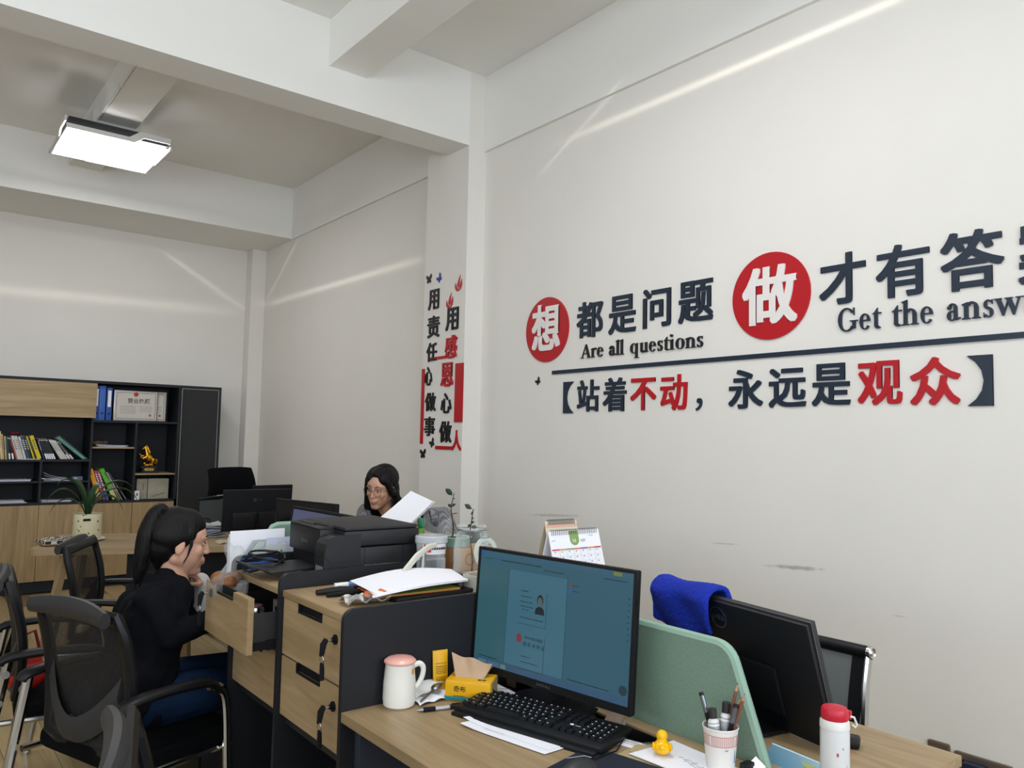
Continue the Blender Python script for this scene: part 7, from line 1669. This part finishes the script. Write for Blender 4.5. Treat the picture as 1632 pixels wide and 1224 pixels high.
elbow_crease = [('e', elR, (.052, .045, .047)), ('e', shR+V((.01, -.005, .01)), (.058, .05, .056))]
bl = fuse(torso(.008)+[('c', shR, elR, .050, .045), ('c', elR, elR.lerp(wrR, .8), .045, .039), ('c', shL, elL, .050, .047), ('c', elL, elL.lerp(wrL, .25), .047, .044)]+lap+[('c', nb+V((-.075, 0, -.06)), nb+V((-.045, 0, .018)), .075, .050), ('c', nb+V((-.02, -.04, -.05)), nb+V((-.01, -.035, .0)), .05, .032)], .006, 10)
bz = wpart('blazer', bl, 'blazer', root)
tw = bpy.data.textures.new('folds', 'CLOUDS'); tw.noise_scale = .10
dm = bz.modifiers.new('folds', 'DISPLACE'); dm.texture = tw; dm.strength = .016; dm.mid_level = .5
# collar, pocket flap
bm = B(); tube(bm, [nb+V(q) for q in ((.045, -.02, -.075), (.03, -.058, -.02), (-.02, -.062, .012), (-.06, -.02, .022), (-.06, .03, .02), (-.02, .062, .01), (.03, .058, -.02), (.045, .02, -.075))], [.010, .014, .015, .015, .015, .015, .014, .010], 8, flat=(.6, 1.3)); wpart('collar', bm, 'blazer', root) if False else part('collar', bm, 'blazer', root, world=True)
pk = at(215, 1062, y=2.80); bm = B(); slab(bm, [pk+V((-.07, -.012, .012)), pk+V((.06, -.018, -.018)), pk+V((.06, -.024, -.06)), pk+V((-.07, -.02, -.03))], .006, 8, 4); part('pocket_flap', bm, 'blazer', root, world=True)
wpart('jeans', fuse([('c', hip+V((0, -.09, -.01)), knR, .094, .066), ('c', hip+V((0, .09, -.01)), knL, .094, .066), ('c', knR, anR+V((0, 0, .03)), .064, .048), ('c', knL, anL+V((0, 0, .03)), .064, .048), ('e', hip+V((-.02, 0, -.01)), (.12, .18, .095))], .007, 3), 'jeans', root)
cuff = [('c', elL.lerp(wrL, .22), wrL, .044, .036)]
wpart('white_sleeve_cuff', fuse(cuff, .004, 2), 'knit', root)
wpart('white_sleeve_cuff', fuse([('c', elR.lerp(wrR, .75), elR.lerp(wrR, .97), .036, .033)], .004, 2), 'knit', root)
for a_ in (anR, anL): wpart('shoe', fuse([('c', a_+V((-.035, 0, -.062)), a_+V((.15, 0, -.068)), .040, .030), ('e', a_+V((-.02, 0, -.03)), (.045, .042, .045))], .005, 2), 'blackm', root)
face_parts(root, HM)
# hair: swept-back cap, hairline, side lock, ponytail
hp = [('e', (-.026, 0, .046), (.094, .081, .086)), ('e', (.010, 0, .066), (.076, .071, .062)), ('e', (-.050, 0, -.005), (.062, .073, .075)), ('e', (-.03, -.050, .030), (.070, .034, .055)), ('e', (-.03, .050, .030), (.070, .034, .055)), ('e', (.040, .0, .088), (.040, .052, .028)),
      ('c', (-.10, 0, .085), (-.06, 0, .07), .020, .03), ('e', (.022, -.060, .040), (.026, .014, .034)), ('e', (.022, .060, .040), (.026, .014, .034)), ('c', (-.055, -.03, -.04), (-.06, -.02, -.085), .03, .010), ('c', (-.055, .03, -.04), (-.06, .02, -.085), .03, .010)]
wpart('hair', fuse(xf(hp, HM), .0045, 2), 'hair', root)
bm = B()
for j in range(3): tube(bm, [HM @ V(q) for q in ((.026+.004*j, -.066, .03), (.030+.003*j, -.0675, .0), (.026+.001*j, -.066, -.035), (.016-.001*j, -.062, -.060-.006*j))], [.0035, .0026, .0016, .0004], 6)
part('side_lock', bm, 'hair', root, world=True)
pt = [at(q[0], q[1], y=2.985) for q in ((271, 826), (258, 811), (245, 822), (235, 850), (229, 880), (223, 910), (218, 932))]
bm = B(); tube(bm, [pt[0]+V((0, -.020*math.cos(a*.785), .020*math.sin(a*.785))) for a in range(8)], .007, 8, closed=True); part('hair_tie', bm, 'blackm', root, world=True)
bm = B(); tube(bm, spline(pt), lerpl([.015, .022, .029, .034, .031, .021, .002], 6), 18, flat=(1.15, .9)); part('ponytail', bm, 'hair', root, world=True)
bm = B(); rnd = random.Random(3)
for j in range(34):
    a_ = rnd.uniform(0, math.tau); rd = rnd.uniform(.75, 1.05); P_ = []
    for i, q in enumerate(pt):
        r_ = [.008, .018, .027, .033, .031, .023, .010][i]*rd; P_.append(q+V((math.cos(a_)*r_*.9, math.sin(a_)*r_, .25*math.sin(a_)*r_))+(V((0, 0, rnd.uniform(-.02, .03))) if i == 6 else V((0, 0, 0))))
    tube(bm, spline(P_, 4), lerpl([.002, .0035, .004, .004, .0035, .0025, .0004], 4), 5)
o = part('loose_strands', bm, 'hair', root, world=True); o['kind'] = 'stuff'
bm = B()
for j in range(7): tube(bm, [HM @ V((.075-.006*j, -.035+.011*j, .098-.001*j)), HM @ V((.092, -.037+.011*j, .094)), HM @ V((.094, -.038+.012*j, .076))], [.0015, .0012, .0004], 4)
part('baby_hairs', bm, 'hair', root, world=True)

# ---- woman with glasses holding papers
f2 = R(210)
hc = at(608, 777, y=3.78); print('w2 head', hc)
root = thing('person', 'person with long dark hair, glasses and gingham sleeves holding up a sheaf of paper', 'person', (2.2, 3.8, 0))
HM = Matrix.Translation(hc) @ Matrix.Rotation(f2, 4, 'Z') @ Matrix.Rotation(R(13), 4, 'Y') @ Matrix.Rotation(R(-6), 4, 'X') @ Matrix.Scale(.95, 4)
s1 = at(585, 817, y=3.90); s2 = at(706, 824, y=3.66); nb = hc+V((.07, .02, -.155)); mid = (s1+s2)/2
hip = V((2.36, 3.86, .56)); chest = mid+V((.02, .02, -.11))
print('s1', s1, 's2', s2)
e1 = at(566, 900, y=3.70); w1_ = V((1.90, 3.52, .84)); e2 = V((2.36, 3.42, .80)); w2_ = at(668, 846, y=3.50)
print('w2_', w2_, e1)
lat = (s2-s1).normalized()
def torso2(g):
    q = []
    for k in (-.085, 0, .085):
        o = lat*k; q += [('c', hip+o, chest+o*.9, .095+g, .085+g), ('c', chest+o*.9, mid+o*.6+V((0, 0, -.03)), .085+g, .060+g)]
    q += [('c', nb+V((0, 0, -.03)), s1-lat*-.03, .045+g, .048+g), ('c', nb+V((0, 0, -.03)), s2-lat*.03, .045+g, .048+g)]
    return q
k1_, k2_ = V((1.98, 3.72, .56)), V((2.02, 3.52, .56)); a1_, a2_ = V((1.92, 3.70, .1)), V((1.95, 3.50, .1))
prs = torso2(-.012)+[('c', s1, e1, .042, .034), ('c', e1, w1_, .034, .024), ('c', s2, e2, .042, .034), ('c', e2, w2_, .034, .024), ('c', nb+V((0, 0, -.04)), HM @ V((-.02, 0, -.06)), .046, .046),
   ('c', hip-lat*.09, k1_, .075, .055), ('c', hip+lat*.09, k2_, .075, .055), ('c', k1_, a1_, .05, .034), ('c', k2_, a2_, .05, .034), ('c', a1_, a1_+V((-.13, -.03, -.06)), .034, .028), ('c', a2_, a2_+V((-.13, -.03, -.06)), .034, .028)]
prs += hand_prims(w1_, (-.5, -.6, .2), (0, 0, -1), curl=.4, side=-1, s=.92)+hand_prims(w2_, (-.75, -.1, .55), (-.2, -.9, .2), curl=.45, side=1, s=.95)
wpart('body', fuse(prs+xf(head_prims(), HM), .0036, 2), 'skin', root)
wpart('gingham_blouse', fuse(torso2(.006)+[('c', s1, e1, .056, .048), ('c', e1, e1.lerp(w1_, .9), .048, .034), ('c', s2, e2, .058, .050), ('c', e2, e2.lerp(w2_, .75), .048, .036)], .007, 3), 'gingham', root)
vv = []
for k in (-.07, 0, .07):
    o = lat*k; vv += [('c', hip+o+V((0, 0, .03)), chest+o, .108, .100), ('c', chest+o, mid+o*.75+V((0, 0, -.035)), .100, .075)]
vv += [('c', nb+V((0, 0, -.035)), nb.lerp(s1, .55)+V((0, 0, -.012)), .058, .064), ('c', nb+V((0, 0, -.035)), nb.lerp(s2, .62)+V((0, 0, -.012)), .058, .068), ('c', nb.lerp(s2, .62)+V((0, 0, -.02)), chest+lat*.07, .068, .08)]
wpart('dark_vest', fuse(vv, .007, 3), 'vest', root)
wpart('trousers', fuse([('c', hip-lat*.09, k1_, .088, .064), ('c', hip+lat*.09, k2_, .088, .064), ('c', k1_, a1_, .06, .044), ('c', k2_, a2_, .06, .044), ('e', hip, (.12, .17, .10))], .009, 3), 'blackm', root)
for a_ in (a1_, a2_): wpart('shoe', fuse([('c', a_+V((.02, 0, -.06)), a_+V((-.15, -.03, -.068)), .040, .030)], .006, 2), 'black', root)
face_parts(root, HM, frown=.003)
hp = [('e', (-.030, 0, .044), (.092, .084, .088)), ('e', (.012, 0, .086), (.060, .050, .038)), ('e', (.0, .036, .062), (.078, .046, .058)), ('e', (.0, -.036, .062), (.078, .046, .058)), ('e', (-.055, 0, -.02), (.062, .080, .09)),
      ('c', (.045, .060, .055), (.015, .080, -.02), .018, .022), ('c', (.045, -.060, .055), (.015, -.080, -.02), .018, .022),
      ('c', (.01, -.080, -.02), (.010, -.082, -.12), .022, .024), ('c', (.010, -.082, -.12), (.03, -.075, -.20), .024, .018), ('c', (-.01, .080, -.02), (-.03, .095, -.10), .022, .03), ('c', (-.03, .095, -.10), (-.03, .13, -.16), .03, .03),
      ('c', (-.07, 0, -.05), (-.08, 0, -.16), .07, .06), ('c', (-.06, .06, -.10), (-.05, .10, -.20), .045, .035)]
hp += [('c', (-.05, .09, -.13), (-.04, .15, -.22), .035, .028)]
hm = wpart('hair', fuse(xf(hp, HM), .0045, 2), 'hair', root)
bm = B(); rnd = random.Random(9)
for j in range(14):
    sgn = 1 if j % 3 else -1; y0 = sgn*rnd.uniform(.07, .095)
    tube(bm, [HM @ V(q) for q in ((rnd.uniform(-.04, .02), y0, -.02), (rnd.uniform(-.04, .03), y0*1.15, -.10), (rnd.uniform(-.03, .04), y0*1.3, -.16), (rnd.uniform(-.03, .05), y0*(1.5 if sgn > 0 else 1.1), -.21))], [.005, .006, .005, .0008], 5)
tube(bm, [HM @ V(q) for q in ((-.03, .09, -.06), (-.03, .12, -.09), (-.02, .16, -.10), (-.02, .19, -.095))], [.01, .012, .008, .001], 6)
o = part('loose_strands', bm, 'hair', root, world=True); o['kind'] = 'stuff'
# glasses
gl = MT['glasses'] = mat('glasses_metal', '#5a4038', .3, .8)
bm = B()
for s in (-1, 1):
    tube(bm, [HM @ V((.1005-.35*abs(.026*math.cos(a*math.tau/22)+.002*s*0)*.0-.10*max(0, (.031+.026*math.cos(a*math.tau/22))-.03), s*(.031+.0255*math.cos(a*math.tau/22)), .001+.0225*math.sin(a*math.tau/22))) for a in range(22)], .0011, 6, closed=True)
    tube(bm, [HM @ V(q) for q in ((.0985, s*.056, .008), (.080, s*.068, .008), (.0, s*.078, .010))], .0011, 6)
tube(bm, [HM @ V(q) for q in ((.1005, -.006, .006), (.104, 0, .009), (.1005, .006, .006))], .0011, 6); part('glasses', bm, gl, root, world=True)
# the sheaf of papers she holds
c = at(642, 812, y=3.50)
t = thing('paper_sheaf', 'thick white sheaf of paper held up slanting by the woman with glasses', 'papers', c)
TL, TR, BR, BL = at(655, 782, y=3.47), at(690, 799, y=3.43), at(642, 846, y=3.32), at(594, 834, y=3.36)
for i in range(5):
    o = V((.006*i, .007*i, -.002*i)); bm = B(); slab(bm, [BL+o, BR+o, TR+o+V((.002*i, 0, 0)), TL+o], .004, 8, 10, lambda u, v: .018*math.sin(math.pi*v*.9)*(1-.3*u)*(-1)+.0); part('sheet_bundle', bm, 'paper', t, world=True)
